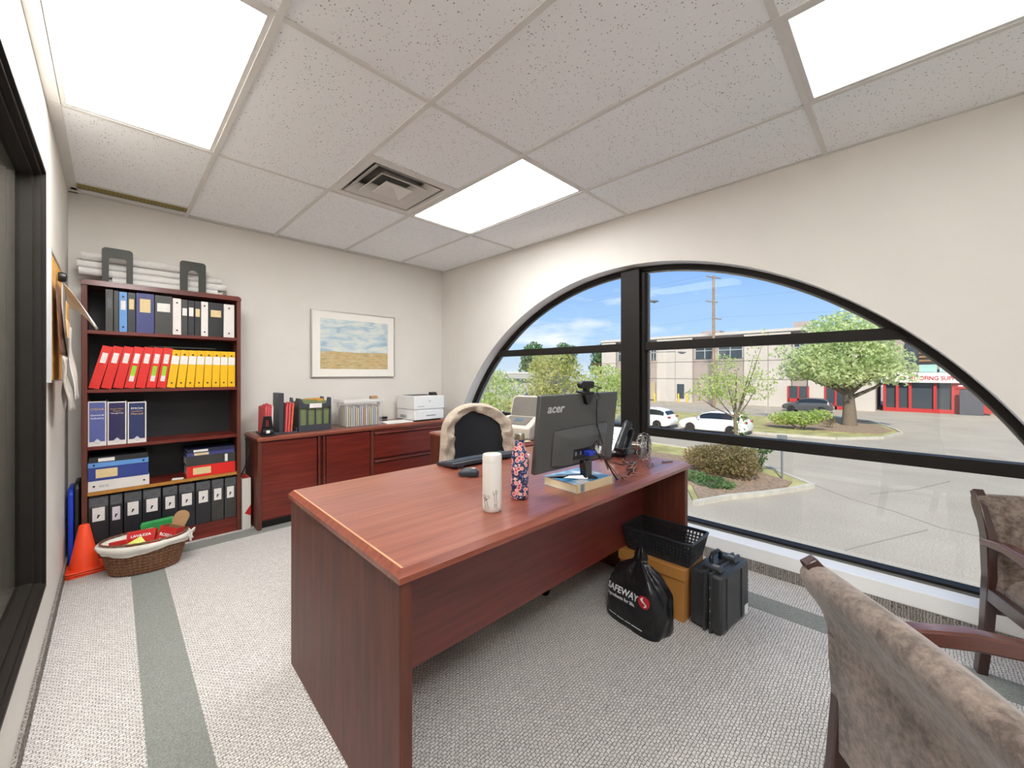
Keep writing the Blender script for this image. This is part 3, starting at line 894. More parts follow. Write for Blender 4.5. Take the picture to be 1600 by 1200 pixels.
# ---- cars
M_CARW = mat('white_car_paint', 'f0f0ee', 0.2, coat=0.6, var=0.01)
M_CARG = mat('grey_car_paint', '4c4c4e', 0.25, coat=0.6, var=0.02)
M_CARGL = mat('car_window_glass', '20262a', 0.08, var=0.05)
M_TYRE = mat('tyre_rubber', '1a1a1a', 0.8)
M_RIM = mat('alloy_rim', '9a9c9e', 0.3, metal=0.8)
M_REDL = mat('red_tail_lamp', 'a01818', 0.2)
M_BLKPL = mat('black_plastic', '161616', 0.45, var=0.1)
M_BUMP = mat('dark_lower_trim', '2a2a2a', 0.6)
def car(name, label, x, y, rotz, paint, group, L=4.6, Wd=1.84, Hh=1.58):
    """nose towards local +X"""
    t = thing(name, label, 'car', (x, y, GZ), rotz, group)
    st = [-1, -.97, -.90, -.80, -.66, -.45, -.2, .05, .25, .42, .50, .70, .86, .95, 1]
    roof = [.62, .86, 1.10, 1.36, 1.50, 1.57, 1.58, 1.56, 1.44, 1.16, 1.03, .98, .90, .78, .60]
    belt = [.60, .80, .92, .98, 1.0, 1.0, .99, .98, .97, .97, .98, .93, .85, .74, .58]
    hw = [.74, .84, .90, .92, .92, .92, .92, .92, .92, .92, .92, .90, .86, .78, .66]
    bot = [.42, .32, .26, .22, .22, .2, .2, .2, .2, .2, .2, .22, .26, .3, .42]
    hl = L / 2
    rows = []
    for s_, r_, b_, w_, bo in zip(st, roof, belt, hw, bot):
        k = Hh / 1.58
        r_, b_, bo, w_ = r_ * k, b_ * k, bo * k, w_ * Wd / 1.84
        g_ = max(0, r_ - b_) / (0.6 * k)
        wr = w_ * (1 - 0.26 * min(1, g_))
        half_ = [(0, r_), (wr * 0.6, r_ - 0.005), (wr * 0.93, r_ - 0.04 * k), (w_ * 0.985, b_), (w_, (b_ + bo) / 2 + 0.08), (w_ * 0.97, bo + 0.05), (w_ * 0.9, bo)]
        rows.append([(s_ * hl, yy, zz) for yy, zz in half_] + [(s_ * hl, -yy, zz) for yy, zz in half_[::-1][:-1]])
    mb_ = MB()
    n = len(rows[0])
    vs = [p for r_ in rows for p in r_]
    fs = [(i * n + k, i * n + (k + 1) % n, (i + 1) * n + (k + 1) % n, (i + 1) * n + k) for i in range(len(rows) - 1) for k in range(n)]
    fs += [tuple(range(n)), tuple(range((len(rows) - 1) * n, len(rows) * n))]
    mb_.add(vs, fs)
    body = part('body', mb_, paint, t, smooth=35)
    def strip(i0, i1, ka, kb, name_, m_, shrink=0.12):
        """glass quads laid just proud of the body between two cross-section points"""
        g = MB()
        a = [Vector(rows[i][ka]) for i in range(i0, i1 + 1)]; b = [Vector(rows[i][kb]) for i in range(i0, i1 + 1)]
        lo = [p + (q - p) * shrink for p, q in zip(a, b)]; hi = [q + (p - q) * shrink for p, q in zip(a, b)]
        off = Vector((0, 0.012 if (a[0].y + b[0].y) >= 0 else -0.012, 0.008))
        m2 = len(lo)
        pts = [tuple(p + off) for p in lo] + [tuple(p + off) for p in hi]
        g.add(pts, [(i, i + 1, m2 + i + 1, m2 + i) for i in range(m2 - 1)])
        part(name_, g, m_, t)
    n7 = 7
    # side glass: between belt (3) and shoulder of roof (2); the mirrored side counts down
    for ka, kb in ((3, 2), (n - 3, n - 2)):
        strip(3, 5, ka, kb, 'side_window', M_CARGL)
        strip(5, 7, ka, kb, 'side_window', M_CARGL)
        strip(7, 9, ka, kb, 'side_window', M_CARGL)
    def screen(i0, i1, name_):
        g = MB()
        for i in range(i0, i1):
            q = [rows[i][1], rows[i + 1][1], rows[i + 1][n - 1], rows[i][n - 1]]
            q2 = [rows[i][2], rows[i + 1][2], rows[i + 1][1], rows[i][1]]
            q3 = [rows[i][n - 1], rows[i + 1][n - 1], rows[i + 1][n - 2], rows[i][n - 2]]
            for qq in (q, q2, q3):
                g.add([(p[0] * 1.002, p[1] * 0.95, p[2] + 0.014) for p in qq], [(0, 1, 2, 3)])
        part(name_, g, M_CARGL, t)
    screen(7, 9, 'windscreen')
    screen(2, 3, 'rear_window')
    for sx_ in (-0.57, 0.60):
        for sy_ in (-1, 1):
            w = MB()
            yy = sy_ * Wd * 0.5 * 0.90
            w.lathe([(0.20, -0.11), (0.33, -0.11), (0.345, -0.06), (0.345, 0.06), (0.33, 0.11), (0.20, 0.11)], 20, Matrix.Translation((sx_ * hl, yy, 0.345)) @ Matrix.Rotation(R(90), 4, 'X'))
            wh = part('wheel', w, M_TYRE, t, smooth=40)
            rm = MB(); rm.lathe([(0.21, -0.02), (0.2, 0.02), (0.05, 0.035), (0.0, 0.035)], 12, Matrix.Translation((sx_ * hl, yy + sy_ * 0.075, 0.345)) @ Matrix.Rotation(R(-90 * sy_), 4, 'X'))
            part('rim', rm, M_RIM, wh, smooth=40)
            ar = MB(); ar.lathe([(0.40, -0.05), (0.40, 0.055), (0.34, 0.055), (0.34, -0.05)], 24, Matrix.Translation((sx_ * hl, sy_ * (Wd * 0.5 - 0.04), 0.36)) @ Matrix.Rotation(R(90), 4, 'X'), cap=False)
            part('wheel_arch', ar, M_BUMP, t)
    for sy_ in (-1, 1):
        part('tail_lamp', MB().box(-hl * 0.985, -hl * 0.93, sy_ * Wd * 0.30 if sy_ > 0 else -Wd * 0.46, Wd * 0.46 if sy_ > 0 else -Wd * 0.30, 0.88, 0.99), M_REDL, t)
        part('door_mirror', MB().box(hl * 0.30, hl * 0.36, sy_ * Wd * 0.5 - 0.08, sy_ * Wd * 0.5 + 0.12, 0.98, 1.10), paint, t, bv=0.03)
    part('number_plate', MB().box(-hl * 1.003, -hl * 0.985, -0.2, 0.2, 0.56, 0.68), M_CARW, t)
    return t
car('parked_car', 'white hatchback parked nearest to the thick mullion', 27.3, 10.8, R(90), M_CARW, 'white cars at the kerb', L=4.5)
car('parked_car', 'white crossover parked in front of the slender tree', 27.6, 5.75, R(90), M_CARW, 'white cars at the kerb', L=4.6)
x, y = at_d(832, 60)
car('parked_car', 'dark grey car half hidden in the trees, left panes', x, y, R(65), M_CARG, 'far parked cars')
bpy.context.view_layer.update()
x, y = at_d(1262, 44)
car('parked_car', 'dark pickup-sized car behind the leafy island shrub', x, y, R(90), M_CARG, 'far parked cars')
x, y = at_d(775, 36)
car('parked_car', 'white car low behind the office chair, left panes', x, y, R(70), M_CARW, 'far parked cars')

# ---- fire hydrant, sign post, utility pole, street lamps
x, y = at_d(1086, 31)
t = thing('fire_hydrant', 'small red fire hydrant on the grass between the two white cars', 'hydrant', (x, y, GZ + 0.1))
part('barrel', MB().lathe([(0.16, 0), (0.16, 0.05), (0.11, 0.07), (0.11, 0.62), (0.15, 0.64), (0.15, 0.68), (0.12, 0.74), (0.05, 0.82), (0.0, 0.83)], 14), M_REDL, t, smooth=40)
part('outlet', MB().cyl((-0.2, 0, 0.5), (0.2, 0, 0.5), 0.055, n=10), M_REDL, t)
M_STEEL = mat('galvanised_steel', '868a8c', 0.5, metal=0.6)
t = thing('sign_post', 'thin grey sign post standing in the planting bed', 'sign post', (15.6, -0.6, GZ + 0.1))
part('post', MB().cyl((0, 0, 0), (0, 0, 1.62), 0.035, n=8), M_STEEL, t)
part('sign_plate', MB().box(-0.02, 0.02, -0.17, 0.17, 1.36, 1.72), M_STEEL, t)
M_POLE = mat('weathered_pole_wood', '8a755f', 0.85, var=0.2, vscale=4)
x, y = at_d(1115, 50)
t = thing('utility_pole', 'tall wooden utility pole with crossarms against the sky', 'utility pole', (x, y, GZ))
part('pole', MB().cyl((0, 0, 0), (0, 0, 16.6), 0.20, 0.15, 10), M_POLE, t, smooth=40)
def armat(z, l0, l1, name_='crossarm'):
    d = Vector((cos(YAW * 0 + R(-20)), sin(R(-20)), 0))
    a = Vector((0, 0, z)) - d * l0; b = Vector((0, 0, z)) + d * l1
    mb_ = MB(); mb_.tube([a, b], 0.075, 4)
    part(name_, mb_, M_POLE, t)
armat(16.4, 1.3, 1.3); armat(13.3, 1.4, 0.7); armat(11.2, 0.3, 1.4)
M_WIRE = mat('overhead_wire', '3a3d42', 0.6)
for k, z in enumerate((16.5, 16.5, 13.4, 11.3)):
    off = (-1.1, 1.1, -1.2, 1.2)[k]
    pts = []
    for i in range(21):
        s_ = i / 20
        pts.append((off * 0.94, 52 - 104 * s_ , z + 0.15 - 0.055 * abs(52 - 104 * s_) + 0.0009 * (52 - 104 * s_) ** 2))
    part('wire', MB().tube(pts, 0.007, 4), M_WIRE, t)
def street_lamp(label, u_head, v_head, dist, u_pole):
    x1, y1 = at_d(u_head, dist); x0, y0 = at_d(u_pole, dist)
    zh = CAM.z + (PPY - v_head) * dist / FPX
    t = thing('street_lamp', label, 'street lamp', (x0, y0, GZ), group='street lamps')
    dx, dy, H = x1 - x0, y1 - y0, zh - GZ
    part('pole', MB().cyl((0, 0, 0), (0, 0, H - 0.2), 0.10, 0.07, 10), M_STEEL, t)
    part('arm', MB().tube([(0, 0, H - 0.3), (dx * 0.3, dy * 0.3, H + 0.05), (dx * 0.85, dy * 0.85, H + 0.1)], 0.04, 6), M_STEEL, t)
    hd = MB()
    d = Vector((dx, dy, 0)).normalized(); n = Vector((-d.y, d.x, 0))
    c = Vector((dx, dy, H))
    ring = []
    for (s_, w_, za, zb) in ((-0.45, 0.08, 0.02, 0.12), (-0.25, 0.18, -0.08, 0.14), (0.1, 0.2, -0.16, 0.13), (0.4, 0.12, -0.04, 0.1), (0.5, 0.03, 0.02, 0.06)):
        p = c + d * s_
        ring.append([tuple(p + n * w_ + Vector((0, 0, 0))), tuple(p + Vector((0, 0, zb))), tuple(p - n * w_), tuple(p + Vector((0, 0, za)))])
    vs = [q for r_ in ring for q in r_]
    fs = [(i * 4 + k, i * 4 + (k + 1) % 4, (i + 1) * 4 + (k + 1) % 4, (i + 1) * 4 + k) for i in range(4) for k in range(4)] + [(0, 1, 2, 3), (16, 17, 18, 19)]
    hd.add(vs, fs)
    part('lamp_head', hd, M_STEEL, t, smooth=60)
street_lamp('street lamp head against the sky right of the mullion', 1021, 471, 36, 996)
street_lamp('street lamp with a long arm in front of the concrete building', 1065, 551, 44, 1000)

# ---- the concrete building across the street
M_CONC = mat('tilt_up_concrete', 'bab1a8', 0.9, var=0.05, vscale=0.4)
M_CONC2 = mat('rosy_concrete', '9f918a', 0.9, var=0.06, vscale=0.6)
M_WIN = mat('dark_office_glass', '3c444a', 0.1, var=0.2, vscale=0.3)
M_SASH = mat('pale_window_frame', 'b9bdbd', 0.5)
M_REDF = mat('red_shopfront_frame', 'b03030', 0.45, var=0.04)
M_YEL = mat('yellow_bollard', 'd6b02c', 0.5)
BX = 57.0
t = thing('concrete_building', 'pale two-storey concrete building across the street', 'building', (BX, 0, GZ))
def Yb(u):       # where a picture column meets the facade
    return on_x(u, 600, BX).y
def Zb(u, v):
    return on_x(u, v, BX).z - GZ
yR, yL = Yb(1368), Yb(940)
Htop = Zb(1060, 528)
cols = [yL, Yb(962), Yb(990), Yb(1013), Yb(1026), Yb(1055), Yb(1082), Yb(1118), Yb(1162), Yb(1200), Yb(1236), Yb(1262), Yb(1290), Yb(1330), yR]
kinds = ['c', 'r', 'c', 'r', 'c', 'c', 'r', 'r', 'c', 'c', 'r', 'c', 'r', 'c']
rowsz = [0, Htop * 0.36, Htop * 0.62, Htop]
for i, k in enumerate(kinds):
    ya, yb = cols[i + 1], cols[i]
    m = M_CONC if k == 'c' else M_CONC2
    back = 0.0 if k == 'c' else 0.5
    for j in range(3):
        part('wall_panel', MB().box(back, back + 0.4, ya + 0.03, yb - 0.03, rowsz[j] + (0.03 if j else 0), rowsz[j + 1] - 0.03), m, t)
    if k == 'r':
        wz0, wz1 = Htop * 0.66, Htop * 0.86
        w = part('window', MB().box(back - 0.06, back, ya + 0.25, yb - 0.25, wz0, wz1), M_WIN, t)
        nb = max(2, int((yb - ya) / 1.3))
        for q in range(nb + 1):
            yy = ya + 0.25 + (yb - ya - 0.5) * q / nb
            part('sash_bar', MB().box(back - 0.1, back - 0.06, yy - 0.04, yy + 0.04, wz0, wz1), M_SASH, w)
        part('sash_bar', MB().box(back - 0.1, back - 0.06, ya + 0.25, yb - 0.25, (wz0 + wz1) / 2 + .2, (wz0 + wz1) / 2 + 0.28), M_SASH, w)
part('core_wall', MB().box(0.7, 14, yR, yL, 0, Htop), M_CONC2, t)
part('parapet', MB().box(-0.15, 0.5, yR, yL, Htop, Htop + 0.35), M_CONC, t)
part('roof_unit', MB().box(4, 6, Yb(1110), Yb(1080), Htop, Htop + 1.1), M_CONC2, t)
part('roof_unit', MB().box(4, 6, Yb(1260), Yb(1230), Htop, Htop + 1.5), M_CONC2, t)
for (ua, ub, v0, v1, nm, m) in ((1014, 1024, 597, 624, 'loading_bay', mat('beige_shutter', 'a8987a', 0.7)), (1058, 1069, 600, 622, 'door', M_WIN), (1232, 1263, 603, 627, 'shop_window', M_WIN), (1290, 1322, 600, 640, 'shop_window', M_WIN)):
    z0, z1 = max(0.02, Zb(ua, v1)), Zb(ua, v0)
    dd = part(nm, MB().box(-0.08, 0.02, Yb(ub), Yb(ua), z0, z1), m, t)
    if nm == 'shop_window':
        for uu in (ua, (ua + ub) / 2, ub):
            part('red_bar', MB().box(-0.16, -0.08, Yb(uu) - 0.09, Yb(uu) + 0.09, z0, z1), M_REDF, dd)
        part('red_bar', MB().box(-0.16, -0.08, Yb(ub), Yb(ua), z0, z0 + 0.4), M_REDF, dd)
for u in (1023, 1060, 1074):
    x, y = at_d(u, 58)
    b = solo('bollard', MB().lathe([(0.12, 0), (0.12, 1.25), (0.08, 1.33), (0, 1.35)], 10), M_YEL, {1023: 'yellow bollard beside the beige loading bay', 1060: 'yellow bollard left of the dark door', 1074: 'yellow bollard right of the dark door'}[u], 'bollard', (x, y, GZ), group='yellow bollards', smooth=40)

# ---- roofing supply shop
SX = 59.0
t = thing('roofing_shop', 'white and red roofing supply shopfront at the far right', 'building', (SX, 0, GZ))
def Ys(u): return on_x(u, 600, SX).y
def Zs(u, v): return on_x(u, v, SX).z - GZ
sL, sR = Ys(1380), Ys(1560)
M_SWH = mat('white_fascia', 'eeeae6', 0.6, var=0.02)
M_RDET = mat('red_lettering', 'b8323a', 0.5)
M_TEAL = mat('teal_glass_panel', '9cc0b6', 0.2)
M_SLAT = mat('brown_slat_wood', '8a6a4c', 0.7, var=0.2, vscale=2)
M_GATE = mat('charcoal_roller_gate', '4a4a52', 0.6, var=0.12, vscale=2)
z_s0, z_s1 = Zs(1470, 598), Zs(1470, 582)
part('rear_wall', MB().box(0.5, 12, sR - 30, sL - 0.2, 0, 9.2), M_CONC2, t)
part('side_wall', MB().box(-0.05, 0.5, sL - 0.1, sL, 0, z_s0), M_CONC, t)
part('fascia', MB().box(-0.5, 0.5, sR - 12, sL - 0.2, z_s0, z_s1), M_SWH, t)
def y_t(u): return Ys(u)
tw = y_t(1422) - y_t(1504)
text_part('ROOFING SUPPLY', 0.62, M_RDET, t, face_mx(-0.52, y_t(1422), z_s0 + 0.28), fit=tw, bold=0.012, extrude=0.02)
text_part('C', 0.62, M_RDET, t, face_mx(-0.52, y_t(1406), z_s0 + 0.28), bold=0.012, extrude=0.02)
def sbox(name_, ua, ub, z0, z1, m, x0=-0.06, x1=0.02):
    return part(name_, MB().box(x0, x1, Ys(ub), Ys(ua), z0, z1), m, t)
for (ua, ub) in ((1383, 1401), (1403, 1421), (1424, 1460), (1462, 1491)):
    p = sbox('shop_window', ua, ub, 0.35, z_s0 - 0.02, M_WIN, 0.2, 0.28)
    part('sill_panel', MB().box(-0.06, 0.3, Ys(ub), Ys(ua), 0, 0.42), M_REDF, p)
for u in (1382, 1402, 1422, 1461, 1493):
    part('red_post', MB().box(-0.1, 0.3, Ys(u) - (0.28 if u == 1493 else 0.12), Ys(u) + (0.28 if u == 1493 else 0.12), 0, z_s0), M_REDF, t)
sbox('roller_gate', 1498, 1535, 0, z_s0 - 0.7, M_GATE, -0.9, -0.7)
sbox('red_header', 1493, 1560, z_s0 - 0.6, z_s0, M_REDF, -0.2, 0.0)
sbox('red_panel', 1536, 1552, 0.2, z_s0 - 0.6, M_REDF, -0.1, 0.1)
for (ua, ub, zz) in ((1497, 1508, 0.36), (1510, 1519, 0.40), (1512, 1521, 0.56)):
    sbox('header_print', ua, ub, z_s0 - zz, z_s0 - zz + 0.13, M_SWH, -0.22, -0.20)
for k in range(7):
    zz = z_s1 + 1.2 + k * 0.42
    sbox('slat', 1436, 1560, zz, zz + 0.2, M_SLAT, 0.1, 0.3)
sbox('balcony_glass', 1436, 1464, z_s1 + 0.05, z_s1 + 0.85, M_TEAL, -0.1, -0.05)
sbox('balcony_glass', 1468, 1500, z_s1 + 0.05, z_s1 + 0.85, M_TEAL, -0.1, -0.05)
sbox('upper_window', 1415, 1434, z_s1 + 0.6, z_s1 + 3.4, M_WIN, 0.2, 0.5)
# ---- grey building far left
x, y = at_d(812, 85)
t = thing('grey_building', 'grey block glimpsed through the trees in the left panes', 'building', (x, y, GZ), R(20))
part('wall', MB().box(0, 14, -7, 7, 0, 4.2), mat('grey_block', '9c9a96', 0.9), t)
part('parapet', MB().box(-0.1, 0.4, -7.1, 7.1, 4.2, 4.6), mat('grey_block_cap', 'b4b0aa', 0.9), t)
part('band_window', MB().box(-0.06, 0, -6, 6, 2.3, 3.2), M_WIN, t)
# ================================================================== BIG FURNITURE
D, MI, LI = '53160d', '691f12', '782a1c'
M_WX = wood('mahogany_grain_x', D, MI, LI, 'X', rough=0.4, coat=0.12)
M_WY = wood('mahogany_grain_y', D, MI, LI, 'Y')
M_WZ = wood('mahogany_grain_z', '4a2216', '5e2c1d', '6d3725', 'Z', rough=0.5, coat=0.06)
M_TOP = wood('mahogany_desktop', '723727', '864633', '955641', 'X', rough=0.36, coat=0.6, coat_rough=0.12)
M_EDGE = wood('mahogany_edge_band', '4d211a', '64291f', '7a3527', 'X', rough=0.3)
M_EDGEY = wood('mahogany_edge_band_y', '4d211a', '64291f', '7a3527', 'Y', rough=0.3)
M_WORN = mat('worn_edge_wood', 'c98f68', 0.5, var=0.15, vscale=30)
M_BLKBACK = mat('black_back_panel', '1b1d1f', 0.6, var=0.05)
M_BRASSW = mat('raw_shelf_edge', 'b07a2e', 0.5, var=0.08, vscale=20)
M_BLACK = mat('black_satin', '141414', 0.4, var=0.08)
M_CHROME = mat('chrome', 'c8c8c8', 0.15, metal=1.0, var=0.02)

# ---- desk (turned a hair clockwise, as in the photo)
DZ = 0.735
desk = thing('office_desk', 'large mahogany desk with a recessed front panel in the middle of the room', 'desk', (-2.318, -3.145, 0), R(-1.35))
DW, DD = 1.765, 0.975
def top_slab(w, d, z0, z1, ch):
    """table top with a chamfered upper edge"""
    zc = z1 - ch
    vs = [(0, 0, z0), (w, 0, z0), (w, d, z0), (0, d, z0), (0, 0, zc), (w, 0, zc), (w, d, zc), (0, d, zc), (ch, ch, z1), (w - ch, ch, z1), (w - ch, d - ch, z1), (ch, d - ch, z1)]
    fs = [(0, 3, 2, 1)] + [(a, (a + 1) % 4, 4 + (a + 1) % 4, 4 + a) for a in range(4)] + [(4 + a, 4 + (a + 1) % 4, 8 + (a + 1) % 4, 8 + a) for a in range(4)] + [(8, 9, 10, 11)]
    return MB().add(vs, fs)
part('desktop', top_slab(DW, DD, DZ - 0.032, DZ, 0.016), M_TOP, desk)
part('worn_edge', MB().box(0.0155, 0.021, 0.02, DD - 0.02, DZ - 0.0008, DZ + 0.0004), M_WORN, desk, label='pale worn strip along the desk edge')
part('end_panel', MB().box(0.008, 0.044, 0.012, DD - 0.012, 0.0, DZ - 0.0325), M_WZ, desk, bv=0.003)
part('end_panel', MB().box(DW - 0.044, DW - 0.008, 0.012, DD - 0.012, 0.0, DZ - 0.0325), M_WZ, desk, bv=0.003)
M_MOD = wood('mahogany_front_panel', '571f18', '6c2a22', '7a362d', 'X', rough=0.4, coat=0.7, coat_rough=0.35)
part('modesty_panel', MB().box(0.045, DW - 0.045, 0.262, 0.282, 0.262, DZ - 0.0325), M_MOD, desk)
part('drawer_pedestal', MB().box(0.045, 0.44, 0.284, DD - 0.03, 0.262, DZ - 0.0325), M_WX, desk)
for k in range(2):
    dr = part('drawer_front', MB().box(0.05, 0.435, DD - 0.03, DD - 0.010, 0.27 + k * 0.215, 0.475 + k * 0.215), M_WX, desk, bv=0.003)
    part('handle', MB().box(0.18, 0.30, DD - 0.010, DD + 0.008, 0.43 + k * 0.215, 0.445 + k * 0.215), M_BLACK, dr)

# ---- side return along the window
ret = thing('desk_return', 'mahogany side table behind the desk carrying the scanner', 'table', (-0.92, -2.13, 0))
part('tabletop', top_slab(0.56, 1.0, DZ - 0.032, DZ, 0.014), M_TOP, ret)
part('side_panel', MB().box(0.004, 0.028, 0.02, 0.985, 0.0, DZ - 0.0325), M_WZ, ret, bv=0.003)
part('side_panel', MB().box(0.52, 0.545, 0.02, 0.985, 0.0, DZ - 0.0325), M_WZ, ret, bv=0.003)
part('end_panel', MB().box(0.028, 0.52, 0.96, 0.985, 0.0, DZ - 0.0325), M_WX, ret)
part('shelf', MB().box(0.028, 0.52, 0.02, 0.96, 0.35, 0.37), M_WX, ret)

# ---- credenza against the back wall
CX0, CX1, CYF = -2.032, -0.25, -0.455
CZ = 0.733
cr_ = thing('credenza', 'long low mahogany cabinet with two doors and file drawers along the back wall', 'cabinet', (CX0, CYF, 0))
cw, cdp = CX1 - CX0, 0.44
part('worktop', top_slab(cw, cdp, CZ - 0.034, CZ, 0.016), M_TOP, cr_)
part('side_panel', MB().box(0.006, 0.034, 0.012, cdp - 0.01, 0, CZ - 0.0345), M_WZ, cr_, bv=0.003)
part('side_panel', MB().box(cw - 0.034, cw - 0.006, 0.012, cdp - 0.01, 0, CZ - 0.0345), M_WZ, cr_, bv=0.003)
part('carcass', MB().box(0.034, cw - 0.034, 0.04, cdp - 0.012, 0.06, CZ - 0.0345), M_WX, cr_)
part('plinth', MB().box(0.034, cw - 0.034, 0.06, 0.075, 0, 0.06), M_BLACK, cr_)
def cxu(u): return on_y(u, 720, CYF).x - CX0
def cpanel(nm, ua, ub, z0, z1, m=M_WX, y0=0.018):
    return part(nm, MB().box(cxu(ua), cxu(ub), y0, 0.04, z0, z1), m, cr_, bv=0.003)
cpanel('door', 409.5, 496.5, 0.075, CZ - 0.045)
cpanel('door', 511, 580, 0.075, CZ - 0.045)
for u in (498, 506):
    part('finger_pull', MB().box(cxu(u), cxu(u + 3), 0.006, 0.04, 0.075, CZ - 0.045), M_EDGE, cr_, bv=0.002)
part('stile', MB().box(cxu(580.6), cxu(585), 0.014, 0.04, 0.06, CZ - 0.036), M_WZ, cr_)
for (z0, z1) in ((0.42, 0.642), (0.075, 0.375)):
    d_ = part('drawer', MB().box(cxu(585.5), cw - 0.036, 0.018, 0.04, z0, z1), M_WX, cr_, bv=0.003)
    part('drawer_pull', MB().box(cxu(586), cw - 0.04, 0.004, 0.04, z1 + 0.006, z1 + 0.026), M_EDGE, d_, bv=0.003)
part('top_rail', MB().box(cxu(585.5), cw - 0.036, 0.012, 0.04, 0.672, CZ - 0.036), M_EDGE, cr_)

# ---- bookcase
BKX0, BKX1, BKY0, BKY1 = -2.958, -2.110, -0.305, -0.006
BKH = 1.835
bk = thing('bookcase', 'tall mahogany open bookcase full of ring binders in the left corner', 'bookcase', (BKX0, BKY0, 0))
bw_, bd_ = BKX1 - BKX0, BKY1 - BKY0
TS = 0.026
part('side_panel', MB().box(0, TS, 0, bd_, 0, BKH - 0.034), M_WZ, bk, bv=0.003)
part('side_panel', MB().box(bw_ - TS, bw_, 0, bd_, 0, BKH - 0.034), M_WZ, bk, bv=0.003)
tp = MB().prism([(-0.002, BKH - 0.034), (bw_ + 0.002, BKH - 0.034), (bw_ + 0.002, BKH - 0.014), (bw_ - 0.014, BKH), (0.014, BKH), (-0.002, BKH - 0.014)], -0.004, bd_, 'Y')
part('top_panel', tp, M_EDGE, bk)
part('back_panel', MB().box(TS, bw_ - TS, bd_ - 0.008, bd_, 0.0, BKH - 0.034), M_BLKBACK, bk)
SHELF = [0.108, 0.462, 0.757, 1.128, 1.512]
for i, z in enumerate(SHELF):
    s_ = part('shelf', MB().box(TS, bw_ - TS, 0.012 if i else 0.004, bd_ - 0.009, z - 0.022, z), M_WX, bk)
    if i == 1:
        part('shelf_edge', MB().box(TS, bw_ - TS, 0.008, 0.0118, z - 0.022, z), M_BRASSW, s_, label='raw orange-brown shelf edge')
part('plinth', MB().box(TS, bw_ - TS, 0.006, 0.024, 0, SHELF[0] - 0.023), M_WX, bk)

# ---- visitor chairs
M_FAB = None
def chair_fabric():
    m, t, b = base_mat('mottled_taupe_fabric')
    tcn = N(t, 'ShaderNodeTexCoord')
    n1 = N(t, 'ShaderNodeTexNoise'); n1.inputs['Scale'].default_value = 58; n1.inputs['Detail'].default_value = 5; n1.inputs['Roughness'].default_value = 0.7
    t.links.new(tcn.outputs['Object'], n1.inputs['Vector'])
    n0 = N(t, 'ShaderNodeTexNoise'); n0.inputs['Scale'].default_value = 9; n0.inputs['Detail'].default_value = 3
    t.links.new(tcn.outputs['Object'], n0.inputs['Vector'])
    ad = N(t, 'ShaderNodeMath', operation='MULTIPLY_ADD'); ad.inputs[1].default_value = 0.45
    t.links.new(n0.outputs[0], ad.inputs[0]); 
    sc_ = N(t, 'ShaderNodeMath', operation='MULTIPLY'); sc_.inputs[1].default_value = 0.62
    t.links.new(n1.outputs[0], sc_.inputs[0]); t.links.new(sc_.outputs[0], ad.inputs[2])
    o = ramp(t, ad.outputs[0], [(0.42, '46392f'), (0.52, '66584e'), (0.63, '7e6f64')])
    t.links.new(o, b.inputs['Base Color'])
    b.inputs['Roughness'].default_value = 0.85
    b.inputs['Sheen Weight'].default_value = 0.3
    n2 = N(t, 'ShaderNodeTexNoise'); n2.inputs['Scale'].default_value = 420
    t.links.new(tcn.outputs['Object'], n2.inputs['Vector'])
    bp = N(t, 'ShaderNodeBump'); bp.inputs['Strength'].default_value = 0.25; bp.inputs['Distance'].default_value = 0.002
    t.links.new(n2.outputs[0], bp.inputs['Height']); t.links.new(bp.outputs[0], b.inputs['Normal'])
    return m
M_FAB = chair_fabric()
M_CHW = wood('dark_walnut_frame', '301a16', '38201b', '41261f', 'Z', rough=0.28, coat=0.5)
M_CHR = wood('reddish_walnut_arm', '4a2620', '582d25', '65342a', 'X', rough=0.25, coat=0.6)
def loft(mb_, secs):
    n = len(secs[0]); o = len(mb_.v)
    vs = [p for s_ in secs for p in s_]
    fs = [(i * n + k, i * n + (k + 1) % n, (i + 1) * n + (k + 1) % n, (i + 1) * n + k) for i in range(len(secs) - 1) for k in range(n)]
    fs += [tuple(range(n))[::-1], tuple(range((len(secs) - 1) * n, len(secs) * n))]
    return mb_.add(vs, fs)
def bar(path, w, h, axis):
    """rectangular bar along a path in the XZ plane; w across Y, h normal to the path"""
    secs = []
    for i, (x, y, z) in enumerate(path):
        a = path[max(i - 1, 0)]; b = path[min(i + 1, len(path) - 1)]
        d = Vector((b[0] - a[0], 0, b[2] - a[2])).normalized()
        n = Vector((-d.z, 0, d.x))
        hh = h[i] if isinstance(h, (list, tuple)) else h
        p = Vector((x, y, z))
        secs.append([tuple(p + n * hh / 2 + Vector((0, w / 2, 0))), tuple(p + n * hh / 2 - Vector((0, w / 2, 0))), tuple(p - n * hh / 2 - Vector((0, w / 2, 0))), tuple(p - n * hh / 2 + Vector((0, w / 2, 0)))])
    return loft(MB(), secs)
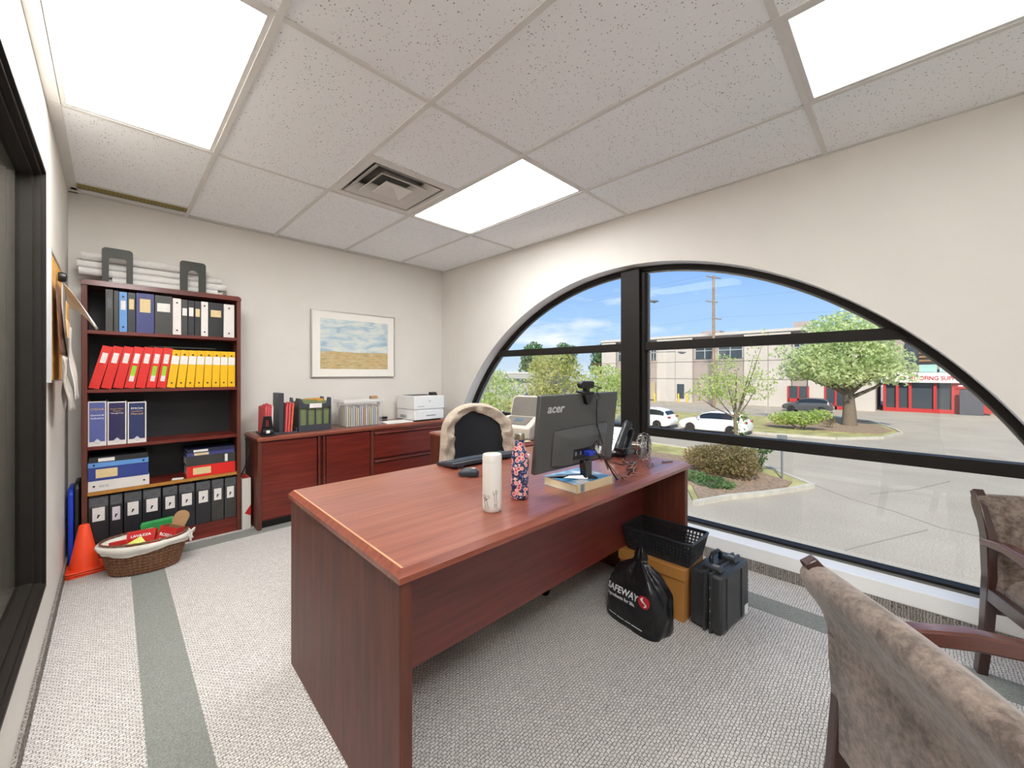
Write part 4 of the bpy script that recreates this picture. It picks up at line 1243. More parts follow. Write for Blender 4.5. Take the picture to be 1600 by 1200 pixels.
def visitor_chair(label, loc, face_deg):
    """local +X is the way the sitter faces; origin on the floor under the back posts"""
    t = thing('visitor_chair', label, 'chair', loc, R(face_deg), 'upholstered visitor chairs')
    t.scale = (1, 1, 0.945)
    W = 0.60
    for s_ in (-1, 1):
        y = s_ * (W / 2 - 0.016)
        part('rear_post', bar([(-0.04, y, 0.0), (0.0, y, 0.22), (0.022, y, 0.45), (0.012, y, 0.62), (-0.026, y, 0.725), (-0.068, y, 0.787)], 0.032, [0.036, 0.042, 0.052, 0.058, 0.052, 0.034], 'X'), M_CHW, t, bv=0.004)
        part('arm', bar([(-0.005, y, 0.585), (0.14, y, 0.608), (0.30, y, 0.605), (0.42, y, 0.585), (0.475, y, 0.56)], 0.042, [0.03, 0.04, 0.046, 0.04, 0.03], 'X'), M_CHR, t, bv=0.006)
        part('front_leg', bar([(0.475, y, 0.0), (0.46, y, 0.3), (0.455, y, 0.57)], 0.034, [0.034, 0.042, 0.044], 'X'), M_CHW, t, bv=0.004)
        part('side_rail', bar([(0.0, y, 0.375), (0.46, y, 0.385)], 0.028, 0.055, 'X'), M_CHW, t, bv=0.003)
    part('front_rail', MB().box(0.44, 0.468, -W / 2 + 0.034, W / 2 - 0.034, 0.36, 0.41), M_CHW, t)
    # seat cushion: softly crowned
    def seat(u, v):
        x = 0.02 + 0.47 * u; y = (v - 0.5) * (W - 0.072)
        e = min(1, min(u, 1 - u) * 9) * min(1, min(v, 1 - v) * 9)
        return (x, y, 0.415 + 0.06 * e ** 0.4 + 0.015 * sin(pi * u) * sin(pi * v))
    sm = MB(); sm.grid(seat, 22, 22)
    n0 = len(sm.v)
    sm.box(0.02, 0.49, -(W - 0.072) / 2, (W - 0.072) / 2, 0.395, 0.416)
    part('seat', sm, M_FAB, t, smooth=50)
    # padded back: rounded roll at the top, follows the lean of the posts
    def xb(z):
        pts = [(0.40, 0.045), (0.55, 0.035), (0.66, 0.012), (0.75, -0.028), (0.84, -0.085)]
        for (a, xa), (b, xb_) in zip(pts[:-1], pts[1:]):
            if z <= b: return xa + (xb_ - xa) * (z - a) / (b - a)
        return pts[-1][1]
    def back(u, v):
        # v goes round the section: front up, over the roll, back down
        hz = 0.40; zt = 0.745
        y = (u - 0.5) * (W - 0.066)
        crown = 0.012 * sin(pi * u)
        if v < 0.44:
            k = v / 0.44; z = hz + (zt - hz) * k; x = xb(z) + 0.026 + 0.008 * sin(pi * u) * sin(pi * k)
        elif v < 0.56:
            a = (v - 0.44) / 0.12 * pi
            z = zt + sin(a) * 0.03; x = xb(zt) - 0.006 + cos(a) * 0.034
        else:
            k = 1 - (v - 0.56) / 0.44; hz = 0.28; z = hz + (zt - hz) * k; x = xb(max(z, 0.40)) - 0.034 - 0.010 * max(0, (k - 0.75) * 4) * 0
            x -= 0.012 * math.exp(-((k - 0.93) / 0.09) ** 2)
            x += 0.010 * math.exp(-((k - 0.70) / 0.10) ** 2)
        if v > 0.36 and v < 0.64: z += crown
        if v >= 0.46:
            q = 1.0
            y *= 1 + q * 0.058 / (W - 0.066); x -= q * 0.016
        return (x, y, z)
    bm_ = MB(); bm_.grid(back, 16, 64)
    nu = 16
    for uu in (0, nu - 1):
        bm_.f.append(tuple(uu + nu * j for j in range(64)))
    bm_.f.append((0, nu - 1, nu * 63 + nu - 1, nu * 63))
    part('backrest', bm_, M_FAB, t, smooth=60)
    return t
visitor_chair('taupe visitor chair in the right foreground with its back turned to the camera', (-1.73, -4.081, 0), -54)
visitor_chair('taupe visitor chair at the right edge beside the window sill', (-0.262, -4.545, 0), 198)

# ---- office chair
OCL, OCR = (-1.245, -2.335, 0), R(-104)
oc = thing('office_chair', 'black swivel office chair tucked behind the desk', 'office chair', OCL, OCR)
M_MESH = mat('black_chair_fabric', '1c1f24', 0.75, var=0.12, vscale=150, bump=0.2, bscale=500)
# local +X faces the desk (camera side)
part('gas_post', MB().cyl((0, 0, 0.09), (0, 0, 0.42), 0.026, n=14), M_CHROME, oc, smooth=40)
part('hub', MB().lathe([(0.05, 0.07), (0.055, 0.09), (0.05, 0.12), (0.03, 0.14)], 16), M_BLACK, oc, smooth=40)
for k in range(5):
    a = R(72 * k + 39)
    lg = MB(); d = Vector((cos(a), sin(a), 0)); n = Vector((-sin(a), cos(a), 0))
    secs = []
    for (q, w, z0, z1) in ((0.04, 0.03, 0.075, 0.125), (0.18, 0.024, 0.075, 0.11), (0.30, 0.018, 0.07, 0.09)):
        p = d * q
        secs.append([tuple(p + n * w + Vector((0, 0, z0))), tuple(p - n * w + Vector((0, 0, z0))), tuple(p - n * w * 0.7 + Vector((0, 0, z1))), tuple(p + n * w * 0.7 + Vector((0, 0, z1)))])
    loft(lg, secs)
    leg_ = part('base_leg', lg, M_BLACK, oc)
    cs = MB()
    c = d * 0.30
    for s_ in (-1, 1):
        cs.cyl(tuple(c + n * s_ * 0.008 + Vector((0, 0, 0.028))), tuple(c + n * s_ * 0.026 + Vector((0, 0, 0.028))), 0.028, n=14)
    cs.cyl(tuple(c + Vector((0, 0, 0.03))), tuple(c + Vector((0, 0, 0.075))), 0.008, n=8)
    part('caster', cs, M_BLACK, leg_, smooth=40)
def oseat(u, v):
    a = 2 * pi * u
    rr = (abs(cos(a)) ** 2.6 + abs(sin(a)) ** 2.6) ** (-1 / 2.6)
    pr_ = [(0.0, 0.425), (0.9, 0.425), (1.0, 0.45), (0.98, 0.485), (0.85, 0.505), (0.0, 0.495)]
    i = min(int(v * 5), 4); f = v * 5 - i
    r_, z = pr_[i][0] + (pr_[i + 1][0] - pr_[i][0]) * f, pr_[i][1] + (pr_[i + 1][1] - pr_[i][1]) * f
    return (0.235 * r_ * rr * cos(a), 0.225 * r_ * rr * sin(a), z)
sm = MB(); sm.grid(oseat, 40, 16, True)
part('seat', sm, M_MESH, oc, smooth=60)
BKW = 0.235
def obk_out(z):      # half width of the backrest at height z
    k = (z - 0.56) / (1.015 - 0.56)
    return BKW * (1.0 - 0.06 * k) * (max(0.0, 1 - max(0, (k - 0.45) / 0.55) ** 2.2)) ** 0.5
def obk_x(y, z):     # curve of the shell
    return -0.255 - 0.05 * (z - 0.56) / 0.45 + 0.10 * (y / BKW) ** 2 * 0.5
def obk(side):
    def fn(u, v):
        z = 0.56 + (1.015 - 0.56) * v
        y = (u * 2 - 1) * max(0.02, obk_out(z))
        return (obk_x(y, z) + side * 0.018, y, z)
    return fn
bm_ = MB(); bm_.grid(obk(1), 15, 22); bm_.grid(obk(-1), 15, 22)
o2 = 15 * 22
for j in range(21):
    for e_ in (0, 14):
        a, b = j * 15 + e_, (j + 1) * 15 + e_
        bm_.f.append((a, b, o2 + b, o2 + a))
for i in range(14):
    for r_ in (0, 21):
        a, b = r_ * 15 + i, r_ * 15 + i + 1
        bm_.f.append((a, b, o2 + b, o2 + a))
part('backrest', bm_, M_MESH, oc, smooth=60)
part('back_bracket', MB().tube([(-0.05, 0, 0.42), (-0.24, 0, 0.42), (-0.33, 0, 0.50), (-0.335, 0, 0.66)], 0.02, 8), M_BLACK, oc, smooth=60)
# cardigan hung over the chair back
M_KNIT = mat('oatmeal_knit', 'b9aa98', 0.95, var=0.2, vscale=120, bump=0.6, bscale=260)
cg = thing('cardigan', 'oatmeal knitted cardigan draped over the office chair', 'clothing', OCL, OCR)
def drape(side):
    """hood-shaped cloth: outer edge round the back, opening left in front"""
    def fn(u, v):
        # u runs along the arch from lower left over the top to lower right, v from inner front edge round to the back
        a = u * 2 - 1
        ang = a * 1.0
        # arch spine
        if abs(a) < 0.46:
            th = a / 0.46 * (pi / 2)
            y = sin(th) * 0.232; z = 0.86 + cos(th) * 0.165
        else:
            k = (abs(a) - 0.46) / 0.54
            y = (0.232 + 0.035 * k) * (1 if a > 0 else -1); z = 0.86 - k * (0.31 if a < 0 else 0.28)
        fold = 0.007 * sin(26 * a + 9 * v) + 0.005 * sin(47 * a - 6 * v)
        lw = 0.062 if a < 0 else 0.085
        inw = lw * (0.55 + 0.45 * min(1, abs(a) / 0.5))
        cy, cz = 0.0, 0.80
        # direction to the inside of the arch
        d = Vector((0, -y, max(-(z - 0.78), -0.2))) if abs(a) < 0.46 else Vector((0, -y, 0))
        d = d.normalized() if d.length > 1e-6 else Vector((0, 0, -1))
        xs = obk_x(max(-BKW, min(BKW, y)), z)
        if v < 0.4:
            k = 1 - v / 0.4
            p = Vector((xs + 0.036 + fold + 0.01 * (1 - k), y, z)) + d * (inw * k)
        elif v < 0.6:
            k = (v - 0.4) / 0.2
            p = Vector((xs + 0.036 - 0.075 * k + fold, y, z)) - d * (0.016 * sin(pi * k) + fold * 0.3)
        else:
            k = (v - 0.6) / 0.4
            p = Vector((xs - 0.040 - fold, y, z)) + d * 0.16 * k
        return tuple(p)
    return fn
cm = MB(); cm.grid(drape(1), 70, 22)
o_ = part('cloth_body', cm, M_KNIT, cg, smooth=80)
md = o_.modifiers.new('thickness', 'SOLIDIFY'); md.thickness = 0.007
sl = MB(); sl.tube([(-0.335, -0.14, 0.90), (-0.345, -0.17, 0.75), (-0.34, -0.18, 0.6)], [0.045, 0.04, 0.035], 10)
part('sleeve', sl, M_KNIT, cg, smooth=60)
sl = MB(); sl.tube([(-0.335, 0.14, 0.90), (-0.345, 0.17, 0.76), (-0.34, 0.18, 0.62)], [0.045, 0.04, 0.035], 10)
part('sleeve', sl, M_KNIT, cg, smooth=60)
# ================================================================== BINDERS ON THE BOOKCASE
def C(name, hexcol, rough=0.45, **k):
    return mat(name, hexcol, rough, **k)
M_PAPER = C('white_paper', 'f0eee8', 0.8, var=0.02)
M_LABELW = None
def label_mat(name, base, ink, rows=90.0):
    """printed label: faint lines of small print"""
    m, t, b = base_mat(name)
    tcn = N(t, 'ShaderNodeTexCoord')
    wv = N(t, 'ShaderNodeTexWave'); wv.bands_direction = 'Z'; wv.inputs['Scale'].default_value = rows; wv.inputs['Distortion'].default_value = 0.0
    t.links.new(tcn.outputs['Object'], wv.inputs['Vector'])
    nz = N(t, 'ShaderNodeTexNoise'); nz.inputs['Scale'].default_value = 130
    t.links.new(tcn.outputs['Object'], nz.inputs['Vector'])
    mu = N(t, 'ShaderNodeMath', operation='MULTIPLY'); t.links.new(wv.outputs['Fac'], mu.inputs[0]); t.links.new(nz.outputs[0], mu.inputs[1])
    o = ramp(t, mu.outputs[0], [(0.38, base), (0.52, ink)])
    t.links.new(o, b.inputs['Base Color']); b.inputs['Roughness'].default_value = 0.6
    return m
M_LABELW = label_mat('printed_white_label', 'e9e5e0', 'c4bfba')
M_LABELC = label_mat('printed_cream_label', 'ddc795', 'c2ab7a')
M_LABELV = label_mat('printed_lavender_label', 'd9d2da', 'a79aac')
M_GREENS = C('green_sticker', '8fd02c', 0.5)
M_RINGM = C('finger_ring_metal', '2b2b2b', 0.3, metal=0.7)
M_CLEAR = mat('clear_vinyl_sheen', '55565a', 0.12, var=0.2, vscale=30)
def binder(name, label, x_right, w, z, h, m, specs=(), lean=0.0, d=0.255, yf=-0.286, group=None, holes=False, sink=0.0):
    """upright ring binder; origin at its bottom right spine corner"""
    t = thing(name, label, 'binder', (x_right, yf + sink, z + 0.0006), 0, group, rot=(0, lean, 0))
    c = MB().box(-w, 0, 0, 0.003, 0, h)
    c.box(-w, -w + 0.003, 0.003, d, 0, h); c.box(-0.003, 0, 0.003, d, 0, h)
    part('cover', c, m, t)
    part('pages', MB().box(-w + 0.004, -0.004, 0.012, d - 0.012, 0.004, h - 0.01), M_PAPER, t)
    for (z0, z1, wf, lm, *xo) in specs:
        xo = xo[0] if xo else 0.0
        cx_ = -w / 2 + xo * w
        part('spine_label', MB().box(cx_ - w * wf / 2, cx_ + w * wf / 2, -0.0012, -0.0001, h * z0, h * z1), lm, t)
    if holes:
        for zz in (0.12, 0.88):
            rg_ = MB(); rg_.cyl((-w / 2, -0.0016, h * zz), (-w / 2, -0.0001, h * zz), 0.006, n=10)
            part('finger_hole', rg_, M_RINGM, t)
    return t
M_BBLK = C('black_binder_vinyl', '25262a', 0.35, var=0.08)
M_BGRY = C('charcoal_binder_vinyl', '3a3936', 0.4, var=0.08)
M_BNAVY = C('navy_binder_vinyl', '3a3f77', 0.4)
M_BBLUE = C('light_blue_binder_vinyl', '5f93cf', 0.4)
M_BDKBLUE = C('royal_blue_binder_vinyl', '2c3f86', 0.4)
M_BWHT = C('white_binder_vinyl', 'ddd8d2', 0.4, var=0.03)
M_BRED = C('red_binder_vinyl', 'd8261e', 0.38, var=0.04)
M_BYEL = C('yellow_binder_vinyl', 'e9b505', 0.4, var=0.04)
def bx(u, v=490): return on_y(u, v, -0.286).x
# top shelf, left to right: (crop pixel range in a 5.333x view from u=100)
TOPS = [
 (345, 410, M_BGRY, [(0.55, 0.80, 0.6, M_CLEAR)], False, 0.275, 'charcoal binder with a clear label pocket, first on the top shelf'),
 (415, 457, M_BGRY, [], False, 0.272, 'thin unlabelled charcoal binder left of the light blue one, top shelf'),
 (459, 527, M_BBLUE, [(0.55, 0.78, 0.6, M_LABELW)], True, 0.268, 'light blue binder on the top shelf'),
 (530, 596, M_BBLK, [(0.58, 0.84, 0.65, M_LABELC)], False, 0.268, 'black binder with cream label between the light blue and navy ones'),
 (600, 752, M_BNAVY, [(0.52, 0.86, 0.6, M_LABELC)], False, 0.272, 'wide navy blue binder with a square cream label'),
 (756, 903, M_BGRY, [(0.58, 0.80, 0.75, M_LABELW)], False, 0.270, 'wide charcoal binder with a white label right of the navy one'),
 (905, 978, M_BWHT, [], True, 0.262, 'white binder standing between charcoal binders mid top shelf'),
 (980, 1031, M_BGRY, [(0.55, 0.76, 0.8, M_LABELW)], False, 0.258, 'charcoal binder with white label next to the mid-shelf white one'),
 (1034, 1086, M_BBLK, [(0.55, 0.80, 0.75, M_LABELW)], False, 0.256, 'slim black binder with white label, second right of the white one'),
 (1089, 1139, M_BBLK, [(0.55, 0.78, 0.75, M_LABELC)], False, 0.256, 'slim black binder with cream label left of the narrow white one'),
 (1141, 1202, M_BWHT, [], True, 0.258, 'narrow white binder near the right end of the top shelf'),
 (1205, 1326, M_BBLK, [(0.58, 0.78, 0.72, M_LABELC)], False, 0.258, 'wide black binder with a cream label beside the last white one'),
 (1330, 1420, M_BWHT, [], True, 0.256, 'broad white binder, last on the right of the top shelf'),
]
for (a, b, m, sp, ho, h, lb) in TOPS:
    x0, x1 = bx(100 + a / 5.333), bx(100 + b / 5.333)
    binder('ring_binder', lb, x1 - 0.001, (x1 - x0) - 0.002, SHELF[4], h, m, sp, R(0.0), group='binders on the top shelf', holes=ho)
# second shelf: seven leaning red, eight yellow
zb = SHELF[3]
ORD = ['first', 'second', 'third', 'fourth', 'fifth', 'sixth', 'seventh', 'eighth']
hB, hY = 0.285, 0.272
xl_ = bx(1034 / 4.0, 606)
x_end = bx(1470 / 4.0, 606)
ly = [7.0, 5.8, 4.6, 3.5, 2.5, 1.6, 0.8, 0.1]
wy = (x_end - xl_) / 8 - 0.0060
pos = x_end - 0.001
for i in range(7, -1, -1):
    th = R(ly[i])
    binder('ring_binder', '%s yellow binder from the left on the second shelf' % ORD[i], pos, wy, zb, hY, M_BYEL, [(0.62, 0.84, 0.92, M_LABELW)], th, group='yellow binders', holes=True)
    pos -= wy / cos(th) + 0.0010 + (sin(R(ly[i - 1]) - th) * hY if i else 0)
lean = [13.0, 12.0, 11.0, 10.2, 9.4, 8.6, 7.8]
pos -= sin(R(lean[6] - ly[0])) * hB
xfirst = bx(548 / 4.0, 606)
wr_ = (pos - xfirst - sin(R(lean[0] - lean[6])) * hB) / 7 * 0.985 - 0.0012
for i in range(6, -1, -1):
    sp = [(0.60, 0.84, 0.55, M_LABELW)]
    if i in (3, 5, 6):
        sp += [(0.30, 0.54, 0.48, M_GREENS), (0.16, 0.30, 0.48, M_LABELW)]
    th = R(lean[i])
    binder('ring_binder', '%s red binder from the left on the second shelf%s' % (ORD[i], ', with a green sticker' if i in (3, 5, 6) else ''), pos, wr_, zb, hB, M_BRED, sp, th, group='leaning red binders')
    pos -= wr_ / cos(th) + 0.0012 + (sin(R(lean[i - 1]) - th) * hB if i else 0)
fl_ = solo('flat_tray', MB().box(-0.19, 0.19, 0, 0.18, 0, 0.012), M_BBLK, 'thin dark tray lying on top of the yellow binders', 'tray', (bx(290, 545), -0.21, zb + hB + 0.004), (0, 0, 0), bv=0.003)
# third shelf: three manuals
M_INS1 = C('blue_grey_insert', '57609a', 0.25)
M_INS2 = C('dark_purple_insert', '2c2853', 0.2)
M_INS3 = C('dark_navy_insert', '29335e', 0.2)
M_GOLD = C('gold_print', 'd3a94a', 0.5)
M_INKW = C('white_print', 'eef0f2', 0.6)
M_INKK = C('black_print', '1b1b1e', 0.6)
for i, (ua, ub, hh, ins, l1, lb) in enumerate(((136, 166.5, 0.292, M_INS1, (('OSHA', 0.021, M_GOLD, 0.80, 0.062), ('General', 0.016, M_INKW, 0.675, 0.060), ('Industry', 0.016, M_INKW, 0.605, 0.060)), 'white manual binder with a blue-grey insert and gold heading'),
        (167.5, 198, 0.286, M_INS2, (('Drug & Alcohol', 0.011, M_GOLD, 0.82, 0.062), ('Program', 0.011, M_GOLD, 0.77, 0.035), ('Management', 0.011, M_INKW, 0.72, 0.060)), 'white manual binder with a dark purple insert, middle of three'),
        (199, 229, 0.280, M_INS3, (('FMCSA', 0.018, M_INKW, 0.82, 0.060), ('Compliance', 0.011, M_GOLD, 0.76, 0.055), ('Manual', 0.017, M_GOLD, 0.69, 0.058)), 'white manual binder with a navy insert, right of the three'))):
    x0, x1 = max(bx(ua, 660), BKX0 + TS + 0.001), bx(ub, 660); w = x1 - x0 - 0.002
    t = binder('manual_binder', lb, x1 - 0.001, w, SHELF[2], hh, M_BWHT, [(0.10, 0.975, 0.86, ins)], group='compliance manuals')
    for (txt, sz, mm_, zf, fw) in l1:
        text_part(txt, sz, mm_, t, face_my(-w / 2, -0.0016, hh * zf), align='CENTER', fit=min(fw, w * 0.8), extrude=0.0002)
    dm = MB().prism([(-w / 2, hh * 0.035), (-w / 2 + 0.017, hh * 0.10), (-w / 2, hh * 0.165), (-w / 2 - 0.017, hh * 0.10)], -0.0024, -0.0012, 'Y')
    dd = part('diamond_emblem', dm, M_INKW, t)
    ddr = MB().ringprism([(-w / 2, hh * 0.045), (-w / 2 + 0.0145, hh * 0.10), (-w / 2, hh * 0.155), (-w / 2 - 0.0145, hh * 0.10)], [(-w / 2, hh * 0.055), (-w / 2 + 0.012, hh * 0.10), (-w / 2, hh * 0.145), (-w / 2 - 0.012, hh * 0.10)], -0.0028, -0.0024, 'Y')
    part('emblem_line', ddr, M_INKK, dd)
    text_part('K', 0.014, M_INKK, dd, face_my(-w / 2, -0.0028, hh * 0.083), align='CENTER', extrude=0.0002)
# fourth shelf: binders lying flat in two stacks
def flat_binder(label, x0, x1, z, th, m, spec=(), holes=False, d=0.25, yf=-0.288, group=None):
    """binder lying on its side: spine faces the room"""
    t = thing('ring_binder', label, 'binder', (x0, yf, z + 0.0006), 0, group)
    w = x1 - x0
    c = MB().box(0, w, 0, 0.003, 0, th)
    c.box(0, w, 0.003, d, 0, 0.003); c.box(0, w, 0.003, d, th - 0.003, th)
    part('cover', c, m, t)
    part('pages', MB().box(0.008, w - 0.008, 0.012, d - 0.01, 0.004, th - 0.004), M_PAPER, t)
    for (xa, xb_, za, zb_, lm) in spec:
        part('spine_label', MB().box(w * xa, w * xb_, -0.0012, -0.0001, th * za, th * zb_), lm, t)
    if holes:
        for xx in (0.09, 0.91):
            rg_ = MB(); rg_.cyl((w * xx, -0.0016, th * 0.5), (w * xx, -0.0001, th * 0.5), 0.006, n=10)
            part('finger_hole', rg_, M_RINGM, t)
    return t
z4 = SHELF[1]
xa, xb = max(bx(137, 740), BKX0 + TS + 0.002), bx(232, 740)
z = z4
flat_binder('white binder lying at the bottom of the left stack, fourth shelf', xa, xb + 0.004, z, 0.068, M_BWHT, (), True, group='binders lying on the fourth shelf'); z += 0.069
text_part('RESE', 0.022, C('faded_grey_print', '8d8985', 0.7), bpy.data.objects[[o.name for o in bpy.data.objects if o.get('label', '').startswith('white binder lying')][0]], face_my(0.05, -0.0006, 0.024), extrude=0.0002)
flat_binder('thick royal blue binder lying under the light blue one, left stack', xa, xb, z, 0.086, M_BDKBLUE, ((0.12, 0.47, 0.20, 0.86, M_LABELC),), group='binders lying on the fourth shelf'); z += 0.087
flat_binder('light blue slim binder lying in the left stack', xa, xb, z, 0.030, M_BBLUE, (), True, group='binders lying on the fourth shelf'); z += 0.031
flat_binder('black binder on top of the left stack', xa + 0.004, xb - 0.004, z, 0.034, M_BBLK, ((0.15, 0.42, 0.15, 0.8, M_LABELW),), group='binders lying on the fourth shelf')
xa, xb = bx(292, 720), bx(367.5, 720)
z = z4
flat_binder('red binder lying at the bottom of the right stack', xa, xb, z, 0.083, M_BRED, ((0.12, 0.48, 0.22, 0.82, M_LABELC),), group='binders lying on the fourth shelf'); z += 0.084
flat_binder('thick charcoal binder with a white strip lying on the red one', xa - 0.004, xb - 0.002, z, 0.070, M_BGRY, ((0.78, 0.84, 0.1, 0.9, M_LABELW),), group='binders lying on the fourth shelf'); z += 0.071
flat_binder('navy binder with cream label lying in the right stack', xa - 0.002, xb - 0.006, z, 0.024, M_BNAVY, ((0.15, 0.45, 0.2, 0.9, M_LABELC),), group='binders lying on the fourth shelf'); z += 0.025
flat_binder('dark blue binder on top of the right stack', xa + 0.004, xb - 0.006, z, 0.026, C('ink_blue_binder', '1f2440', 0.4), ((0.12, 0.42, 0.2, 0.8, M_LABELW),), group='binders lying on the fourth shelf')
pp = MB().add([(0, 0, 0.001), (0.06, -0.012, 0.001), (0.075, 0.03, 0.003), (0.01, 0.045, 0.006), (0, 0, 0.002), (0.06, -0.012, 0.002), (0.075, 0.03, 0.004), (0.01, 0.045, 0.007)], [(0, 1, 2, 3), (4, 7, 6, 5), (0, 4, 5, 1), (1, 5, 6, 2), (2, 6, 7, 3), (3, 7, 4, 0)])
solo('loose_paper', pp, M_PAPER, 'small loose paper scrap left of the red lying binder', 'paper', (xa - 0.085, -0.28, z4))
# bottom shelf: nine tall black binders
BOT = [(187, 350), (354, 460), (466, 610), (613, 760), (766, 890), (893, 1024), (1027, 1148), (1151, 1249), (1253, 1345)]
for i, (a, b) in enumerate(BOT):
    x0, x1 = max(bx(100 + a / 5.0, 790), BKX0 + TS + 0.001), bx(100 + b / 5.0, 790)
    w = x1 - x0 - 0.003
    z1_, z0_ = (0.78, 0.50) if i != 1 else (0.74, 0.46)
    t = binder('archive_binder', '%s tall black binder from the left on the bottom shelf' % (ORD + ['ninth'])[i], x1 - 0.001, w, SHELF[0], 0.318 if i < 4 else 0.312, M_BBLK if i < 7 else M_BGRY, [(z0_, z1_, 0.62, M_LABELW if i != 1 else M_LABELV)], group='black archive binders')
    ar = MB(); hh = 0.315
    ar.prism([(-w / 2 - 0.008, hh * (z0_ + 0.07)), (-w / 2 - 0.004, hh * (z0_ + 0.06)), (-w / 2 + 0.008, hh * (z0_ + 0.13)), (-w / 2 - 0.004, hh * (z0_ + 0.14))], -0.002, -0.0012, 'Y')
    part('arrow_mark', ar, M_INKK, t)
    part('vinyl_sleeve', MB().box(-w + 0.004, -0.004, -0.0006, 0, hh * 0.80, hh * 0.985), M_CLEAR, t)

# ---- on top of the bookcase: rolled drawings and two bookends
M_ROLL = C('rolled_drawing_paper', 'dedcd8', 0.8, var=0.05, vscale=30)
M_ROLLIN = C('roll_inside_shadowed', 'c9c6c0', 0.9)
def roll(label, x0, x1, y, z, r, tilt=0.0, yaw=0.0):
    t = thing('rolled_drawing', label, 'paper roll', ((x0 + x1) / 2, y, z), 0, 'rolled drawings on the bookcase', rot=(0, tilt, yaw))
    L = (x1 - x0) / 2
    m_ = MB(); n = 20
    pts = []
    for s_ in (-L, L):
        for rr in (r, r * 0.82):
            for k in range(n):
                a = 2 * pi * k / n
                pts.append((s_, rr * cos(a), rr * sin(a)))
    fs = []
    for k in range(n):
        q = (k + 1) % n
        fs += [(k, q, 2 * n + q, 2 * n + k), (n + k, 3 * n + k, 3 * n + q, n + q), (k, n + k, n + q, q), (2 * n + k, 2 * n + q, 3 * n + q, 3 * n + k)]
    m_.add(pts, fs)
    part('sheet', m_, M_ROLL, t, smooth=50)
    # the inner turn of the coil
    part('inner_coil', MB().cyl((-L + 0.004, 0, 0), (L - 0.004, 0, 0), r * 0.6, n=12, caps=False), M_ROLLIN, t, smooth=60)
    return t
zt = BKH
roll('rolled drawing at the bottom front behind the bookends', -2.82, -2.24, -0.172, zt + 0.0285, 0.026)
roll('rolled drawing at the bottom back against the wall', -2.86, -2.20, -0.105, zt + 0.029, 0.028)
roll('rolled drawing in the middle layer, ends flush left', -2.975, -2.19, -0.150, zt + 0.078, 0.027)
roll('rolled drawing in the middle layer nearest the wall', -2.93, -2.17, -0.085, zt + 0.085, 0.026)
roll('longest rolled drawing in the third layer', -2.985, -2.24, -0.120, zt + 0.130, 0.026)
roll('rolled drawing in the third layer nearest the wall', -2.95, -2.20, -0.062, zt + 0.140, 0.026)
roll('fat rolled drawing on top of the pile', -2.965, -2.33, -0.105, zt + 0.189, 0.030, R(0.0))
roll('thin rolled drawing on top of the pile by the wall', -2.90, -2.28, -0.045, zt + 0.188, 0.022)
M_BKEND = C('dark_grey_bookend_steel', '35352f', 0.5, metal=0.3)
def arch_outline(w, h, r, n=8, sq_=False):
    pts = [(-w / 2, 0)]
    pts += [(-w / 2 + r - r * cos(pi / 2 * i / n), h - r + r * sin(pi / 2 * i / n)) for i in range(n + 1)]
    pts += [(w / 2 - r + r * sin(pi / 2 * i / n), h - r + r * cos(pi / 2 * i / n)) for i in range(n + 1)]
    pts += [(w / 2, 0)]
    return pts
def bookend(label, x0, x1, h, wi, hi, ri, ribs):
    t = thing('bookend', label, 'bookend', ((x0 + x1) / 2, -0.245, BKH), 0, 'metal bookends')
    w = x1 - x0
    part('upright', MB().ringprism(arch_outline(w, h, 0.022), arch_outline(wi, hi, ri), -0.002, 0.002, 'Y', closed=False), M_BKEND, t)
    part('tongue', MB().box(-wi / 2, wi / 2, 0.002, 0.035, 0.0, 0.002), M_BKEND, t)
    if ribs:
        for s_ in (-1, 1):
            part('rib', MB().box(s_ * (w / 2 - 0.018) - 0.003, s_ * (w / 2 - 0.018) + 0.003, -0.005, -0.002, 0.0, h * 0.62), M_BKEND, t)
bookend('larger dark steel bookend with a square cut-out on the bookcase', -2.869, -2.720, 0.238, 0.083, 0.172, 0.012, True)
bookend('smaller dark steel bookend with a round-topped cut-out on the bookcase', -2.473, -2.321, 0.230, 0.062, 0.165, 0.030, False)
# ================================================================== LEFT CORNER: cones, lid, basket, box, wall board
M_CONE = mat('orange_cone_plastic', 'f0481c', 0.45, var=0.05, vscale=8)
def cone(label, z, rz, s=1.0):
    t = thing('traffic_cone', label, 'traffic cone', (-2.942, -0.402, z), R(rz), 'stacked orange cones')
    b_ = 0.086 * s
    part('base_plate', MB().prism(rrect(2 * b_, 2 * b_, 0.018), 0.0, 0.008, 'Z'), M_CONE, t, bv=0.002)
    part('cone_body', MB().lathe([(0.074, 0.0085), (0.068, 0.012), (0.064, 0.03), (0.024, 0.262), (0.020, 0.268), (0.012, 0.270), (0.010, 0.262), (0.020, 0.255), (0.055, 0.05), (0.060, 0.0085)], 28, cap=False), M_CONE, t, smooth=40)
cone('orange traffic cone at the bottom of the stack of cones', 0.0, 9)
cone('orange traffic cone in the middle of the stack of cones', 0.0125, 2)
cone('orange traffic cone on top of the stack of cones', 0.025, 5)
M_BLUEP = mat('bright_blue_plastic', '1f3fc0', 0.35, var=0.06, vscale=6)
solo('storage_lid', MB().prism([(0.0, 0.0), (0.26, 0.0), (0.26, 0.46), (0.22, 0.50), (0.03, 0.50), (0.0, 0.47)], 0.0, 0.024, 'X'), M_BLUEP, 'bright blue plastic lid standing against the left wall behind the cones', 'lid', (-3.016, -0.30, 0.0), bv=0.008)
